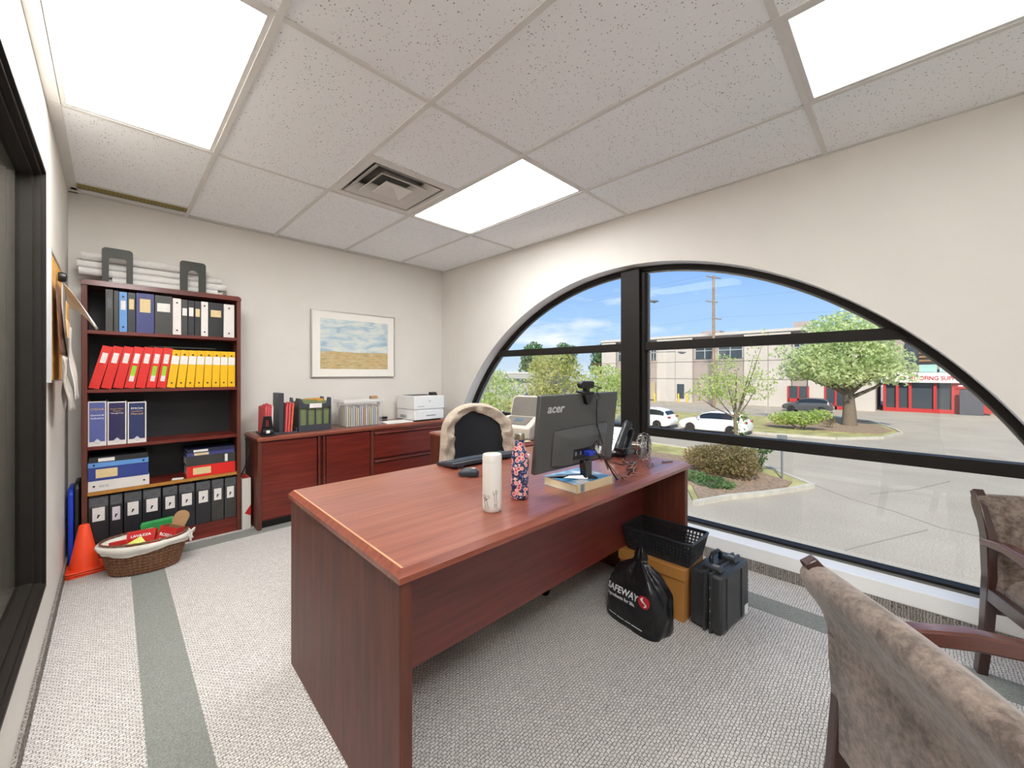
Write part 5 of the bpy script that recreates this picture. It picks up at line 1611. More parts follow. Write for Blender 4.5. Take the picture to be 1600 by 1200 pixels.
solo('storage_lid', MB().prism([(0.004, 0.0), (0.27, 0.0), (0.27, 0.50), (0.23, 0.53), (0.03, 0.53), (0.004, 0.50)], 0.0, 0.022, 'X'), M_BLACK, 'black plastic lid standing between the blue lid and the bookcase', 'lid', (-2.989, -0.30, 0.0), bv=0.006)

# ---- wicker basket with coffee boxes
BL, BS, BH = 0.205, 0.135, 0.185
bas = thing('wicker_basket', 'oval brown wicker basket with a white cloth liner on the carpet', 'basket', (-2.672, -0.60, 0), R(-14))
M_WICK = mat('brown_wicker', '6b4630', 0.6, var=0.45, vscale=70)
M_WICK2 = mat('light_brown_wicker', '8a5f40', 0.6, var=0.4, vscale=70)
M_LINER = mat('white_cotton_liner', 'dcd8ce', 0.9, var=0.05, vscale=30, bump=0.3, bscale=60)
def brad(z): return 0.76 + 0.24 * (z / BH) ** 0.8
nst = 46
for which, mm_ in ((0, M_WICK), (1, M_WICK2)):
    wv = MB()
    rows_ = 19
    for r_ in range(rows_):
        if r_ % 2 != which: continue
        z = 0.006 + (BH - 0.012) * r_ / (rows_ - 1)
        pts = []
        for k in range(nst * 2):
            a = 2 * pi * k / (nst * 2)
            off = 0.0035 * (1 if (k // 1 + r_) % 2 == 0 else -1)
            pts.append(((BL * brad(z) + off) * cos(a), (BS * brad(z) + off) * sin(a), z))
        wv.tube(pts, 0.0052, 5, closed=True)
    part('woven_rows', wv, mm_, bas, smooth=60)
st = MB()
for k in range(nst):
    a = 2 * pi * k / nst
    st.tube([(BL * brad(z) * cos(a), BS * brad(z) * sin(a), z) for z in (0.0, BH * 0.5, BH)], 0.0034, 4)
part('stakes', st, M_WICK, bas)
part('basket_floor', MB().prism([(BL * 0.74 * cos(2 * pi * k / 32), BS * 0.74 * sin(2 * pi * k / 32)) for k in range(32)], 0.002, 0.008, 'Z'), M_WICK, bas)
def liner(u, v):
    a = 2 * pi * u
    wob = 0.004 * sin(9 * a) + 0.003 * sin(17 * a + 1)
    if v < 0.5:
        k = v / 0.5; z = 0.02 + (BH + 0.012 - 0.02) * k; q = -0.014
    else:
        k = (v - 0.5) / 0.5; z = BH + 0.012 - (0.058 + 0.012 * sin(3 * a + 0.8)) * k; q = 0.013 + 0.012 * sin(pi * min(1, k * 1.2)) + wob * k
    b_ = brad(min(BH, z))
    return ((BL * b_ + q) * cos(a), (BS * b_ + q) * sin(a), z)
lm = MB(); lm.grid(liner, 72, 16, True)
part('cloth_liner', lm, M_LINER, bas, smooth=70)
rm = MB(); rm.tube([((BL + 0.001) * cos(2 * pi * k / 64), (BS + 0.001) * sin(2 * pi * k / 64), BH + 0.014 + 0.002 * (k % 2)) for k in range(64)], 0.0055, 6, closed=True)
part('rim', rm, M_WICK, bas, smooth=60)
bo = MB()
for s_ in (-1, 1):
    bo.tube([(BL + 0.012, 0.012 * s_, BH - 0.01), (BL + 0.032, 0.05 * s_, BH + 0.002), (BL + 0.026, 0.062 * s_, BH - 0.022), (BL + 0.014, 0.02 * s_, BH - 0.016), (BL + 0.024, 0.03 * s_, BH - 0.055)], 0.006, 6)
part('liner_bow', bo, M_LINER, bas, smooth=60)
M_CRED = mat('red_carton', 'c42320', 0.4, var=0.05)
M_CGRN = mat('green_carton', '2f9a50', 0.4, var=0.06)
M_CARD = mat('brown_cardboard', 'a5805a', 0.8, var=0.08, vscale=30)
M_CARDIN = mat('cardboard_inside', '8a6a48', 0.85, var=0.08)
M_LIME = mat('lime_packet', 'd6e06a', 0.45, var=0.15, vscale=20)
def carton(label, loc, rot, w, d, h, m, texts=(), flap=None, open_top=False):
    t = thing('coffee_carton', label, 'carton', loc, 0, 'cartons in the wicker basket', rot=rot)
    if open_top:
        o_ = [(-w / 2, -d / 2), (w / 2, -d / 2), (w / 2, d / 2), (-w / 2, d / 2)]
        k = 0.002
        i_ = [(-w / 2 + k, -d / 2 + k), (w / 2 - k, -d / 2 + k), (w / 2 - k, d / 2 - k), (-w / 2 + k, d / 2 - k)]
        part('sleeve', MB().ringprism(o_, i_, 0, h, 'Z'), m, t)
        part('bottom', MB().box(-w / 2 + k, w / 2 - k, -d / 2 + k, d / 2 - k, 0, 0.002), M_CARDIN, t)
        part('inner_face', MB().ringprism([(x * 0.999, y * 0.999) for x, y in i_], [(x * 0.96, y * 0.96) for x, y in i_], 0.003, h - 0.001, 'Z'), M_CARDIN, t)
    else:
        part('carton_body', MB().box(-w / 2, w / 2, -d / 2, d / 2, 0, h), m, t, bv=0.0015)
    for (txt, sz, z_, fit) in texts:
        text_part(txt, sz, M_INKW, t, face_my(0, -d / 2 - 0.0008, z_), align='CENTER', fit=fit, bold=0.0004)
    return t
bm = bas.matrix_basis
def inb(x, y, z):
    return Matrix.Translation(bas.location) @ Matrix.Rotation(R(-14), 4, 'Z') @ Vector((x, y, z))
c1 = carton('red carton with white lettering lying in the middle of the basket', inb(-0.02, 0.0, 0.135), (R(-28), R(-4), R(-22)), 0.14, 0.05, 0.10, M_CRED, (('LAVAZZA', 0.020, 0.06, 0.10),))
c2 = carton('open red carton with a raised brown flap at the right of the basket', inb(0.100, -0.018, 0.125), (R(-12), R(14), R(-40)), 0.10, 0.075, 0.12, M_CRED, (('ROSSA', 0.026, 0.062, 0.075),), open_top=True)
part('white_print', MB().box(-0.03, 0.03, -0.0383, -0.0376, 0.034, 0.046), M_INKW, c2)
c3 = carton('green and white carton at the back of the basket', inb(0.055, 0.07, 0.155), (R(4), R(-6), R(-12)), 0.155, 0.05, 0.115, M_CGRN)
part('white_side', MB().box(0.0775, 0.0785, -0.02, 0.02, 0.01, 0.105), M_PAPER, c3)
part('white_band', MB().box(-0.07, -0.02, -0.0262, -0.0252, 0.0, 0.085), M_PAPER, c3)
fm = MB().prism([(-0.045, 0)] + [(0.045 * -cos(pi * k / 12), 0.055 + 0.04 * sin(pi * k / 12)) for k in range(13)] + [(0.045, 0)], -0.001, 0.001, 'Y')
fo = part('flap', fm, M_CARD, c2, loc=(0.0, 0.037, 0.12), rot=(R(-14), 0, 0))
solo('lime_packet', MB().prism([(-0.05, 0), (0.055, 0.0), (0.01, 0.05)], -0.012, 0.012, 'Y'), M_LIME, 'lime yellow packet lying at the front of the basket', 'packet', inb(-0.03, -0.062, 0.172), (R(-40), R(6), R(-20)), bv=0.002)
solo('red_packet', MB().box(-0.05, 0.05, -0.02, 0.02, 0, 0.028), M_CRED, 'flat red packet at the left end of the basket', 'packet', inb(-0.115, -0.005, 0.168), (R(-15), R(-10), R(-35)), bv=0.003)

# ---- narrow white carton between bookcase and credenza
t = thing('narrow_carton', 'tall narrow white carton with a red corner between bookcase and credenza', 'carton', (-2.103, -0.318, 0.0))
part('carton_body', MB().box(0, 0.058, 0, 0.2, 0, 0.40), mat('off_white_carton', 'dcd8d0', 0.6, var=0.03), t, bv=0.002)
part('red_corner', MB().prism([(0.058, 0.10), (0.058, 0.19), (0.016, 0.125)], -0.0012, -0.0001, 'Y'), M_CRED, t)
part('red_cap', MB().prism([(0.004, 0.4003), (0.054, 0.4003), (0.03, 0.4012)], 0.01, 0.19, 'Y'), M_CRED, t)
solo('hanging_cable', MB().tube([(-2.094, -0.14, 0.401), (-2.085, -0.22, 0.425), (-2.07, -0.27, 0.50), (-2.055, -0.30, 0.58), (-2.05, -0.25, 0.66), (-2.046, -0.12, 0.69)], 0.004, 6), M_BLACK, 'thin black cable hanging in the gap left of the credenza', 'cable', smooth=60)

# ---- board with hanging papers on the left wall
t = thing('notice_board', 'grey edged notice board on the left wall beside the partition frame', 'notice board', (XL, -1.30, 1.20))
part('panel', MB().box(0.001, 0.016, 0, 0.56, 0.0, 0.585), mat('cork_orange', 'd3a050', 0.85, var=0.2, vscale=60), t)
part('rail', MB().box(0.001, 0.020, -0.012, 0.0, -0.01, 0.595), mat('grey_board_edge', 'b7b8ba', 0.5), t)
part('rail', MB().box(0.001, 0.020, 0.56, 0.572, -0.01, 0.595), mat('grey_board_edge', 'b7b8ba', 0.5), t)
part('rail', MB().box(0.001, 0.020, 0.0, 0.56, 0.585, 0.597), mat('grey_board_edge', 'b7b8ba', 0.5), t)
def sheet(name, label, cat, fn, m, nu=10, nv=16, th=0.0012):
    mb_ = MB(); mb_.grid(fn, nu, nv)
    o_ = solo(name, mb_, m, label, cat, smooth=70)
    md_ = o_.modifiers.new('thickness', 'SOLIDIFY'); md_.thickness = th
    return o_
# sheets stick out from the wall (x) at increasing y
def hang(y0, y1, z1, z0, x_top, x_bot, curl=0.0, wave=0.0):
    def fn(u, v):
        z = z1 + (z0 - z1) * v
        return (XL + x_top + (x_bot - x_top) * v + curl * v * v * (0.4 + u) + wave * sin(3 * pi * v + 2 * u), y0 + (y1 - y0) * u + 0.01 * v, z)
    return fn
M_PAPER2 = label_mat('printed_sheet', 'e6e2dc', 'a5a09a', 60)
M_MANILA = mat('manila_envelope', 'd8a662', 0.7, var=0.06)
M_BROWNF = mat('brown_folder', '6b4a38', 0.6, var=0.12)
M_TAN = mat('tan_card', 'dcb78a', 0.7)
sheet('brown_folder', 'brown folder hanging on the notice board', 'folder', hang(-1.24, -1.02, 1.66, 1.32, 0.026, 0.036, 0.01), M_BROWNF, th=0.003)
sheet('manila_envelope', 'orange manila envelope standing in the board pocket', 'envelope', hang(-1.13, -0.96, 1.585, 1.42, 0.052, 0.050), M_MANILA, th=0.002)
sheet('tan_card', 'tan card pocket pinned across the notice board', 'card', hang(-1.22, -1.00, 1.485, 1.40, 0.058, 0.060), M_TAN, th=0.002)
sheet('curled_paper', 'large white sheet curling out from the notice board', 'paper', lambda u, v: (XL + 0.030 + 0.115 * v ** 1.5 + 0.01 * sin(3 * u), -0.98 + 0.22 * u, 1.70 - 0.05 * v - 0.17 * v ** 2.2 - 0.12 * (1 - v) * u), M_PAPER, 12, 14)
sheet('printed_sheet', 'long printed sheet hanging below the tan card', 'paper', hang(-1.10, -0.90, 1.47, 1.10, 0.056, 0.074, 0.012, 0.004), M_PAPER2)
sheet('printed_sheet', 'printed sheet hanging lowest, below the notice board', 'paper', hang(-1.10, -0.93, 1.30, 0.98, 0.044, 0.036, 0.0, 0.005), M_PAPER2)
sheet('folded_newspaper', 'folded grey leaflet bundle hanging from the board', 'leaflet', hang(-1.21, -1.06, 1.31, 1.05, 0.044, 0.060, 0.014, 0.004), mat('newsprint_grey', 'b3aca2', 0.85, var=0.1, vscale=40), th=0.008)
solo('bulldog_clip', MB().lathe([(0.022, 0), (0.026, 0.012), (0.022, 0.026), (0.012, 0.03)], 16, Matrix.Rotation(R(90), 4, 'Y')), M_BLACK, 'round black clip at the top of the notice board', 'clip', (XL + 0.021, -1.02, 1.715), smooth=50)
kt = thing('key_bunch', 'small bunch of keys hanging below the leaflets', 'keys', (XL + 0.062, -0.985, 1.12))
kr = MB(); kr.tube([(0, 0.018 * cos(2 * pi * k / 20), 0.03 + 0.018 * sin(2 * pi * k / 20)) for k in range(20)], 0.0016, 5, closed=True)
part('key_ring', kr, M_CHROME, kt)
for k in range(3):
    km = MB().prism([(x, z) for x, z in rrect(0.02, 0.02, 0.007, 3, 0, -0.002)], -0.001, 0.001, 'X'); km.box(-0.001, 0.001, -0.003, 0.003, -0.045, -0.010)
    part('key', km, M_CHROME, kt, loc=(0.004 * k - 0.004, -0.008 + 0.008 * k, 0.012), rot=(R(-18 + 18 * k), 0, R(20 * k)))
# note stuck on the partition glass
nt_ = MB().add([(XL - 0.058, -2.20, 1.56), (XL - 0.058, -2.02, 1.545), (XL - 0.056, -1.985, 1.43), (XL - 0.057, -2.17, 1.455), (XL - 0.0592, -2.20, 1.56), (XL - 0.0592, -2.02, 1.545), (XL - 0.0572, -1.985, 1.43), (XL - 0.0582, -2.17, 1.455)], [(0, 1, 2, 3), (4, 7, 6, 5), (0, 4, 5, 1), (1, 5, 6, 2), (2, 6, 7, 3), (3, 7, 4, 0)])
solo('taped_note', nt_, M_PAPER2, 'white printed note taped to the partition glass', 'note')

# ================================================================== PICTURE
t = thing('framed_picture', 'thin framed landscape painting with a wide white mat on the back wall', 'picture', (-1.498, -0.001, 1.195))
pw_, ph_ = 0.862, 0.655
M_FRM = mat('pale_metal_frame', 'b9b4ac', 0.35, metal=0.6)
fo_ = [(0, 0), (pw_, 0), (pw_, ph_), (0, ph_)]; fi_ = [(0.008, 0.008), (pw_ - 0.008, 0.008), (pw_ - 0.008, ph_ - 0.008), (0.008, ph_ - 0.008)]
part('frame', MB().ringprism(fo_, fi_, -0.024, 0.0, 'Y'), M_FRM, t)
part('mat_board', MB().box(0.008, pw_ - 0.008, -0.014, 0.0, 0.008, ph_ - 0.008), mat('cream_mat_board', 'efebe2', 0.7, var=0.01), t)
def painting():
    m, t_, b = base_mat('landscape_painting')
    tcn = N(t_, 'ShaderNodeTexCoord')
    sp = N(t_, 'ShaderNodeSeparateXYZ'); t_.links.new(tcn.outputs['Object'], sp.inputs[0])
    mp_ = N(t_, 'ShaderNodeMapping'); mp_.inputs['Scale'].default_value = (4, 1, 13); t_.links.new(tcn.outputs['Object'], mp_.inputs[0])
    n1 = N(t_, 'ShaderNodeTexNoise'); n1.inputs['Scale'].default_value = 1.5; n1.inputs['Detail'].default_value = 7; n1.inputs['Distortion'].default_value = 0.8
    t_.links.new(mp_.outputs[0], n1.inputs['Vector'])
    sky = ramp(t_, n1.outputs[0], [(0.32, '9fb8c8'), (0.44, 'bccdd3'), (0.54, 'd2d9d4'), (0.66, 'dcdfd8')])
    mp2 = N(t_, 'ShaderNodeMapping'); mp2.inputs['Scale'].default_value = (7, 1, 26); t_.links.new(tcn.outputs['Object'], mp2.inputs[0])
    n2 = N(t_, 'ShaderNodeTexNoise'); n2.inputs['Scale'].default_value = 2.0; n2.inputs['Detail'].default_value = 6
    t_.links.new(mp2.outputs[0], n2.inputs['Vector'])
    fld = ramp(t_, n2.outputs[0], [(0.30, '9a9a78'), (0.43, 'bfa977'), (0.52, 'd0b07c'), (0.60, 'bdb793'), (0.72, 'd9c596')])
    nh = N(t_, 'ShaderNodeTexNoise'); nh.inputs['Scale'].default_value = 7; t_.links.new(tcn.outputs['Object'], nh.inputs['Vector'])
    ad = N(t_, 'ShaderNodeMath', operation='MULTIPLY_ADD'); ad.inputs[1].default_value = 0.03; t_.links.new(nh.outputs[0], ad.inputs[0]); t_.links.new(sp.outputs[2], ad.inputs[2])
    gt = N(t_, 'ShaderNodeMath', operation='GREATER_THAN'); gt.inputs[1].default_value = 0.268; t_.links.new(ad.outputs[0], gt.inputs[0])
    mx_ = N(t_, 'ShaderNodeMixRGB'); t_.links.new(gt.outputs[0], mx_.inputs[0]); t_.links.new(fld, mx_.inputs[1]); t_.links.new(sky, mx_.inputs[2])
    t_.links.new(mx_.outputs[0], b.inputs['Base Color']); b.inputs['Roughness'].default_value = 0.35
    return m
part('painting', MB().box(0.083, 0.782, -0.0152, -0.0141, 0.083, 0.576), painting(), t)
# ================================================================== ON THE CREDENZA
ZT = CZ + 0.0006
M_DGREY = mat('dark_grey_plastic', '3c4046', 0.45, var=0.06)
M_REDFO = mat('red_folder_card', 'd65a5c', 0.6, var=0.06)
t = thing('file_sorter', 'dark grey upright file sorter at the left end of the credenza', 'file sorter', (-1.93, -0.41, ZT))
part('base', MB().box(-0.045, 0.205, 0.02, 0.26, 0, 0.012), M_DGREY, t, bv=0.002)
part('tall_divider', MB().box(0.075, 0.112, 0.06, 0.24, 0.012, 0.335), M_DGREY, t, bv=0.003)
part('low_divider', MB().box(0.195, 0.205, 0.03, 0.24, 0.012, 0.04), M_DGREY, t, bv=0.002)
def folder(label, x, w, h, lean, m, y=-0.375, d=0.215, tab=True):
    t = thing('file_folder', label, 'folder', (x, y, ZT + 0.0126), 0, 'file folders in the sorter', rot=(0, lean, 0))
    pl = [(0, 0), (d, 0), (d, h - 0.02), (d * 0.6, h - 0.02), (d * 0.5, h), (0.012, h), (0, h - 0.012)]
    part('back_cover', MB().prism(pl, w * 0.5, w, 'X'), m, t)
    part('front_cover', MB().prism([(a, min(b, h - 0.022)) for a, b in pl], 0, w * 0.42, 'X'), m, t)
folder('outer red folder on the left side of the sorter', -1.962, 0.014, 0.235, R(1), M_REDFO)
folder('second red folder on the left side of the sorter', -1.944, 0.012, 0.240, R(1), M_REDFO)
folder('red folder beside the white ones, left side of the sorter', -1.928, 0.010, 0.232, R(1), M_REDFO)
folder('white folder next to the tall divider of the sorter', -1.914, 0.008, 0.222, R(1), M_PAPER)
folder('upright red folder just right of the tall divider', -1.814, 0.012, 0.240, R(2), M_REDFO)
folder('red folder leaning right of the divider', -1.797, 0.014, 0.245, R(3), M_REDFO)
folder('orange-red folder at the right end of the sorter', -1.776, 0.012, 0.240, R(4), mat('orange_folder_card', 'dd6a4a', 0.6))
# tape dispenser / stand in front
t = thing('tape_dispenser', 'black tape dispenser stand in front of the red folders', 'tape dispenser', (-2.0, -0.445, ZT))
part('upright', MB().ringprism([(0.0, 0.0), (0.095, 0.0), (0.078, 0.155), (0.022, 0.155)], [(0.036, 0.075), (0.060, 0.075), (0.058, 0.125), (0.038, 0.125)], 0.040, 0.047, 'Y'), M_BLACK, t)
part('foot', MB().box(0.0, 0.10, 0.0, 0.06, 0, 0.012), M_BLACK, t, bv=0.003)
part('drum', MB().cyl((0.01, 0.015, 0.036), (0.075, 0.015, 0.036), 0.022, n=20), M_BLACK, t, smooth=40)
part('tape_core', MB().cyl((0.030, -0.009, 0.036), (0.052, -0.009, 0.036), 0.012, n=14), M_PAPER, t, smooth=40)

# hanging-file bin with green folders
t = thing('hanging_file_bin', 'dark grey open-sided file bin holding green folders', 'file bin', (-1.712, -0.375, ZT))
BW, BD, BHt = 0.265, 0.26, 0.25
def slotted(x0, x1, y, thick):
    m_ = MB()
    m_.box(x0, x1, y, y + thick, 0, 0.055); m_.box(x0, x1, y, y + thick, 0.205, 0.235)
    for k in range(5):
        q = x0 + (x1 - x0 - 0.012) * k / 4
        m_.box(q, q + 0.012, y, y + thick, 0.055, 0.205)
    return m_
part('front_panel', slotted(0, BW, 0, 0.006), M_DGREY, t)
part('back_panel', slotted(0, BW, BD - 0.006, 0.006), M_DGREY, t)
for x in (0, BW - 0.006):
    part('side_panel', MB().prism([(0.006, 0), (BD - 0.006, 0), (BD - 0.006, 0.285), (0.18, 0.285), (0.16, 0.25), (0.10, 0.25), (0.08, 0.285), (0.006, 0.285)], x, x + 0.006, 'X'), M_DGREY, t)
part('corner_lug', MB().prism([(0.0, 0.235), (0.045, 0.235), (0.012, 0.285), (0.0, 0.285)], 0, 0.006, 'Y'), M_DGREY, t)
part('corner_lug', MB().prism([(BW, 0.235), (BW - 0.045, 0.235), (BW - 0.012, 0.285), (BW, 0.285)], 0, 0.006, 'Y'), M_DGREY, t)
part('bin_floor', MB().box(0.006, BW - 0.006, 0.006, BD - 0.006, 0, 0.005), M_DGREY, t)
part('white_label', MB().box(0.085, 0.185, -0.0015, -0.0001, 0.200, 0.238), M_LABELW, t)
M_GRNF = mat('olive_green_folder', '79845a', 0.7, var=0.06)
for k in range(6):
    yy = -0.375 + 0.022 + k * 0.036
    o_ = MB().prism([(0.010, 0.008), (BW - 0.010, 0.008), (BW - 0.010, 0.255), (0.17, 0.255), (0.16, 0.268 if k % 2 else 0.258), (0.05, 0.268 if k % 2 else 0.258), (0.04, 0.255), (0.010, 0.255)], 0, 0.012, 'Y')
    g = thing('green_folder', ['green hanging folder at the front of the file bin', 'second green hanging folder from the front of the bin', 'third green hanging folder from the front of the bin', 'fourth green hanging folder from the front of the bin', 'fifth green hanging folder from the front of the bin', 'rearmost green hanging folder in the bin'][k], 'folder', (-1.712, yy, ZT), 0, 'green folders in the bin')
    part('card', o_, M_GRNF, g)
    if k in (1, 3, 4):
        part('tab', MB().box(0.10, 0.22, 0.003, 0.005, 0.2551, 0.276), mat('amber_tab', 'd99a3a', 0.5), g)

# clear plastic tote full of folders
def plastic(name, col, a):
    m = bpy.data.materials.new(name); m.use_nodes = True
    t_ = m.node_tree; t_.nodes.clear()
    out = N(t_, 'ShaderNodeOutputMaterial'); tr = N(t_, 'ShaderNodeBsdfTransparent'); df = N(t_, 'ShaderNodeBsdfPrincipled')
    nz_ = N(t_, 'ShaderNodeTexNoise'); nz_.inputs['Scale'].default_value = 20
    rp = ramp(t_, nz_.outputs[0], [(0.3, col), (0.7, col)]); t_.links.new(rp, df.inputs['Base Color'])
    df.inputs['Roughness'].default_value = 0.25
    ms = N(t_, 'ShaderNodeMixShader'); ms.inputs[0].default_value = a
    t_.links.new(tr.outputs[0], ms.inputs[1]); t_.links.new(df.outputs[0], ms.inputs[2]); t_.links.new(ms.outputs[0], out.inputs[0])
    return m
M_CLRP = plastic('milky_clear_plastic', 'e4e4e2', 0.12)
M_CLRL = plastic('milky_lid_plastic', 'eceae6', 0.5)
TX, TY = -1.335, -0.40
t = thing('file_tote', 'clear lidded plastic tote filled with folders on the credenza', 'storage box', (TX, TY, ZT))
TW, TD, TH = 0.375, 0.26, 0.225
def taper_ring(w0, d0, w1, d1, h, k):
    o0 = [(-w0 / 2, -d0 / 2), (w0 / 2, -d0 / 2), (w0 / 2, d0 / 2), (-w0 / 2, d0 / 2)]
    o1 = [(-w1 / 2, -d1 / 2), (w1 / 2, -d1 / 2), (w1 / 2, d1 / 2), (-w1 / 2, d1 / 2)]
    vs = [(x, y, 0) for x, y in o0] + [(x, y, h) for x, y in o1]
    vs += [(x - math.copysign(k, x), y - math.copysign(k, y), 0.003) for x, y in o0] + [(x - math.copysign(k, x), y - math.copysign(k, y), h) for x, y in o1]
    fs = []
    for q in range(4):
        r_ = (q + 1) % 4
        fs += [(q, r_, 4 + r_, 4 + q), (8 + q, 12 + q, 12 + r_, 8 + r_), (4 + q, 4 + r_, 12 + r_, 12 + q)]
    fs += [(3, 2, 1, 0), (8, 9, 10, 11)]
    m_ = MB().add([(x + TW / 2, y + TD / 2, z) for x, y, z in vs], fs)
    return m_
part('tub', taper_ring(TW * 0.93, TD * 0.92, TW, TD, TH, 0.003), M_CLRP, t)
part('lid', MB().prism([(x + TW / 2, y + TD / 2) for x, y in rrect(TW + 0.02, TD + 0.02, 0.02)], TH, TH + 0.028, 'Z'), M_CLRL, t, bv=0.004)
for s_ in (-0.014, TW + 0.008):
    part('latch', MB().box(s_, s_ + 0.006, TD / 2 - 0.03, TD / 2 + 0.03, TH - 0.05, TH + 0.01), M_CLRL, t)
FC = ['d9d4c8', 'd8c07a', 'b8c4d2', 'd9d4c8', 'c8b2a4', 'dcc888', '9fb0c6', 'd9d4c8', 'd07c60', 'e0dcd2', 'b6bda0', 'd9c27a', 'd8d2cc', 'a8b4c8', 'd9d4c8', 'c4a890']
CN = {'d9d4c8': 'off-white', 'd8c07a': 'yellow', 'b8c4d2': 'pale blue', 'c8b2a4': 'beige', 'dcc888': 'pale yellow', '9fb0c6': 'blue', 'd07c60': 'orange', 'e0dcd2': 'white', 'b6bda0': 'sage', 'd9c27a': 'yellow', 'd8d2cc': 'white', 'a8b4c8': 'blue', 'c4a890': 'tan'}
TO = ORD + ['ninth', 'tenth', 'eleventh', 'twelfth', 'thirteenth', 'fourteenth', 'fifteenth', 'sixteenth']
for k, c_ in enumerate(FC):
    x = TX + 0.030 + k * 0.0202
    solo('tote_folder', MB().prism([(0.0, 0.006), (0.20, 0.006), (0.20, 0.196), (0.0, 0.196 - 0.012 * (k % 3))], 0, 0.009, 'X'), mat('folder_' + c_, c_, 0.7), '%s folder, %s from the left inside the clear plastic tote' % (CN[c_], TO[k]), 'folder', (x, TY + 0.025, ZT), group='folders packed in the clear tote')
solo('small_carton', MB().box(0, 0.066, 0, 0.05, 0, 0.026), M_CARD, 'small brown box sitting on the tote lid', 'box', (TX + TW - 0.10, TY + 0.05, ZT + TH + 0.0285), bv=0.002)
# papers, stapler, printer
solo('paper_stack', MB().prism([(0, 0), (0.28, -0.01), (0.29, 0.19), (0.01, 0.2)], 0, 0.010, 'Z'), M_PAPER, 'low stack of white paper between tote and printer', 'paper', (-0.93, -0.42, ZT))
t = thing('stapler', 'black stapler lying behind the white paper stack', 'stapler', (-0.93, -0.12, ZT), R(-8))
part('base', MB().box(0, 0.15, 0, 0.035, 0, 0.012), M_BLACK, t, bv=0.003)
part('arm', MB().prism([(0.0, 0.014), (0.15, 0.020), (0.15, 0.042), (0.02, 0.050), (0.0, 0.04)], 0.002, 0.033, 'Y'), M_BLACK, t, bv=0.004)
t = thing('laser_printer', 'boxy white laser printer at the right end of the credenza', 'printer', (-0.645, -0.44, ZT), R(0))
M_PRN = mat('white_printer_plastic', 'e9e9e7', 0.4, var=0.015)
M_PRG = mat('printer_seam_grey', '9a9c9e', 0.5)
PW, PD, PH = 0.375, 0.36, 0.262
part('lower_body', MB().box(0.006, PW - 0.006, 0.006, PD, 0.012, 0.118), M_PRN, t, bv=0.005)
part('upper_body', MB().box(0, PW, 0.0, PD, 0.121, PH), M_PRN, t, bv=0.008)
part('paper_tray', MB().box(0.02, PW - 0.02, -0.006, 0.006, 0.016, 0.110), M_PRN, t, bv=0.003)
part('tray_handle', MB().box(0.14, 0.26, -0.0095, -0.006, 0.050, 0.062), M_PRG, t, bv=0.002)
part('feet', MB().box(0.03, PW - 0.03, 0.03, PD - 0.03, 0, 0.012), M_BLACK, t)
part('output_slot', MB().box(0.05, PW - 0.06, 0.10, PD - 0.06, PH + 0.0003, PH + 0.004), M_DGREY, t)
part('control_panel', MB().prism([(0.05, PH), (0.11, PH), (0.11, PH + 0.034), (0.085, PH + 0.034)], PW - 0.13, PW - 0.05, 'X'), M_BLACK, t, bv=0.002)
part('emblem', MB().cyl((PW * 0.5, -0.0012, 0.205), (PW * 0.5, -0.0002, 0.205), 0.014, n=20), mat('pale_grey_emblem', 'c9ccd0', 0.3), t)
part('model_strip', MB().box(0.04, 0.12, -0.0010, -0.0002, 0.15, 0.158), mat('pale_grey_print', 'b4b6ba', 0.5), t)
part('side_recess', MB().box(-0.0012, -0.0001, 0.16, 0.28, 0.03, 0.06), M_PRG, t)

# ================================================================== ON THE SIDE RETURN
RZ = DZ + 0.0006
t = thing('document_scanner', 'beige sheet-feed scanner with an upright paper tray by the window', 'scanner', (-0.62, -1.92, RZ + 0.012), R(-78))
# local -Y faces the chair
M_SCN = mat('beige_scanner_plastic', 'c2bbae', 0.45, var=0.03)
M_SCG = mat('grey_scanner_panel', '6b665e', 0.45, var=0.05)
part('body', MB().prism([(-0.11, 0.0), (0.10, 0.0), (0.10, 0.15), (0.04, 0.15), (-0.11, 0.085)], -0.155, 0.155, 'X'), M_SCN, t, bv=0.012)
sl_ = math.atan2(0.065, 0.15)
part('control_panel', MB().box(-0.105, 0.105, -0.125, -0.003, 0.0, 0.003), M_SCG, t, loc=(0, 0.036, 0.1495), rot=(sl_, 0, 0), bv=0.001)
part('display', MB().box(-0.03, 0.04, -0.075, -0.035, 0.003, 0.0045), mat('blue_grey_display', '5a6a80', 0.2), t, loc=(0, 0.036, 0.1495), rot=(sl_, 0, 0))
part('feed_tray', MB().prism(rrect(0.24, 0.17, 0.03, 5, 0, 0.085), -0.004, 0.004, 'Y'), M_SCG, t, loc=(0, 0.065, 0.135), rot=(R(-18), 0, 0), bv=0.002)
part('tray_back', MB().prism(rrect(0.27, 0.19, 0.05, 5, 0, 0.09), 0.005, 0.016, 'Y'), M_SCN, t, loc=(0, 0.065, 0.135), rot=(R(-18), 0, 0), bv=0.003)
part('output_lip', MB().box(-0.14, 0.14, -0.19, -0.10, 0.004, 0.012), M_SCG, t, bv=0.003)
for k, (dx, dy, rz, zz, lb, mm_) in enumerate(((-0.74, -2.02, 8, 0.0, 'loose papers under the scanner', M_PAPER2), (-0.78, -2.06, -12, 0.004, 'manila sheets on the side table in front of the scanner', mat('manila_sheet', 'dac79a', 0.7)), (-0.66, -1.9, 4, 0.008, 'paper pad directly beneath the scanner', M_PAPER))):
    solo('paper_stack', MB().box(-0.11, 0.11, -0.15 if k < 2 else -0.18, 0.13 if k < 2 else 0.16, 0, 0.0036), mm_, lb, 'paper', (dx if k < 2 else -0.64, dy + (0.11 if k < 2 else 0.0), RZ + zz), (0, 0, R(rz)))
t = thing('pen_cup', 'clear cup of pens behind the office chair', 'pen cup', (-0.545, -1.60, RZ))
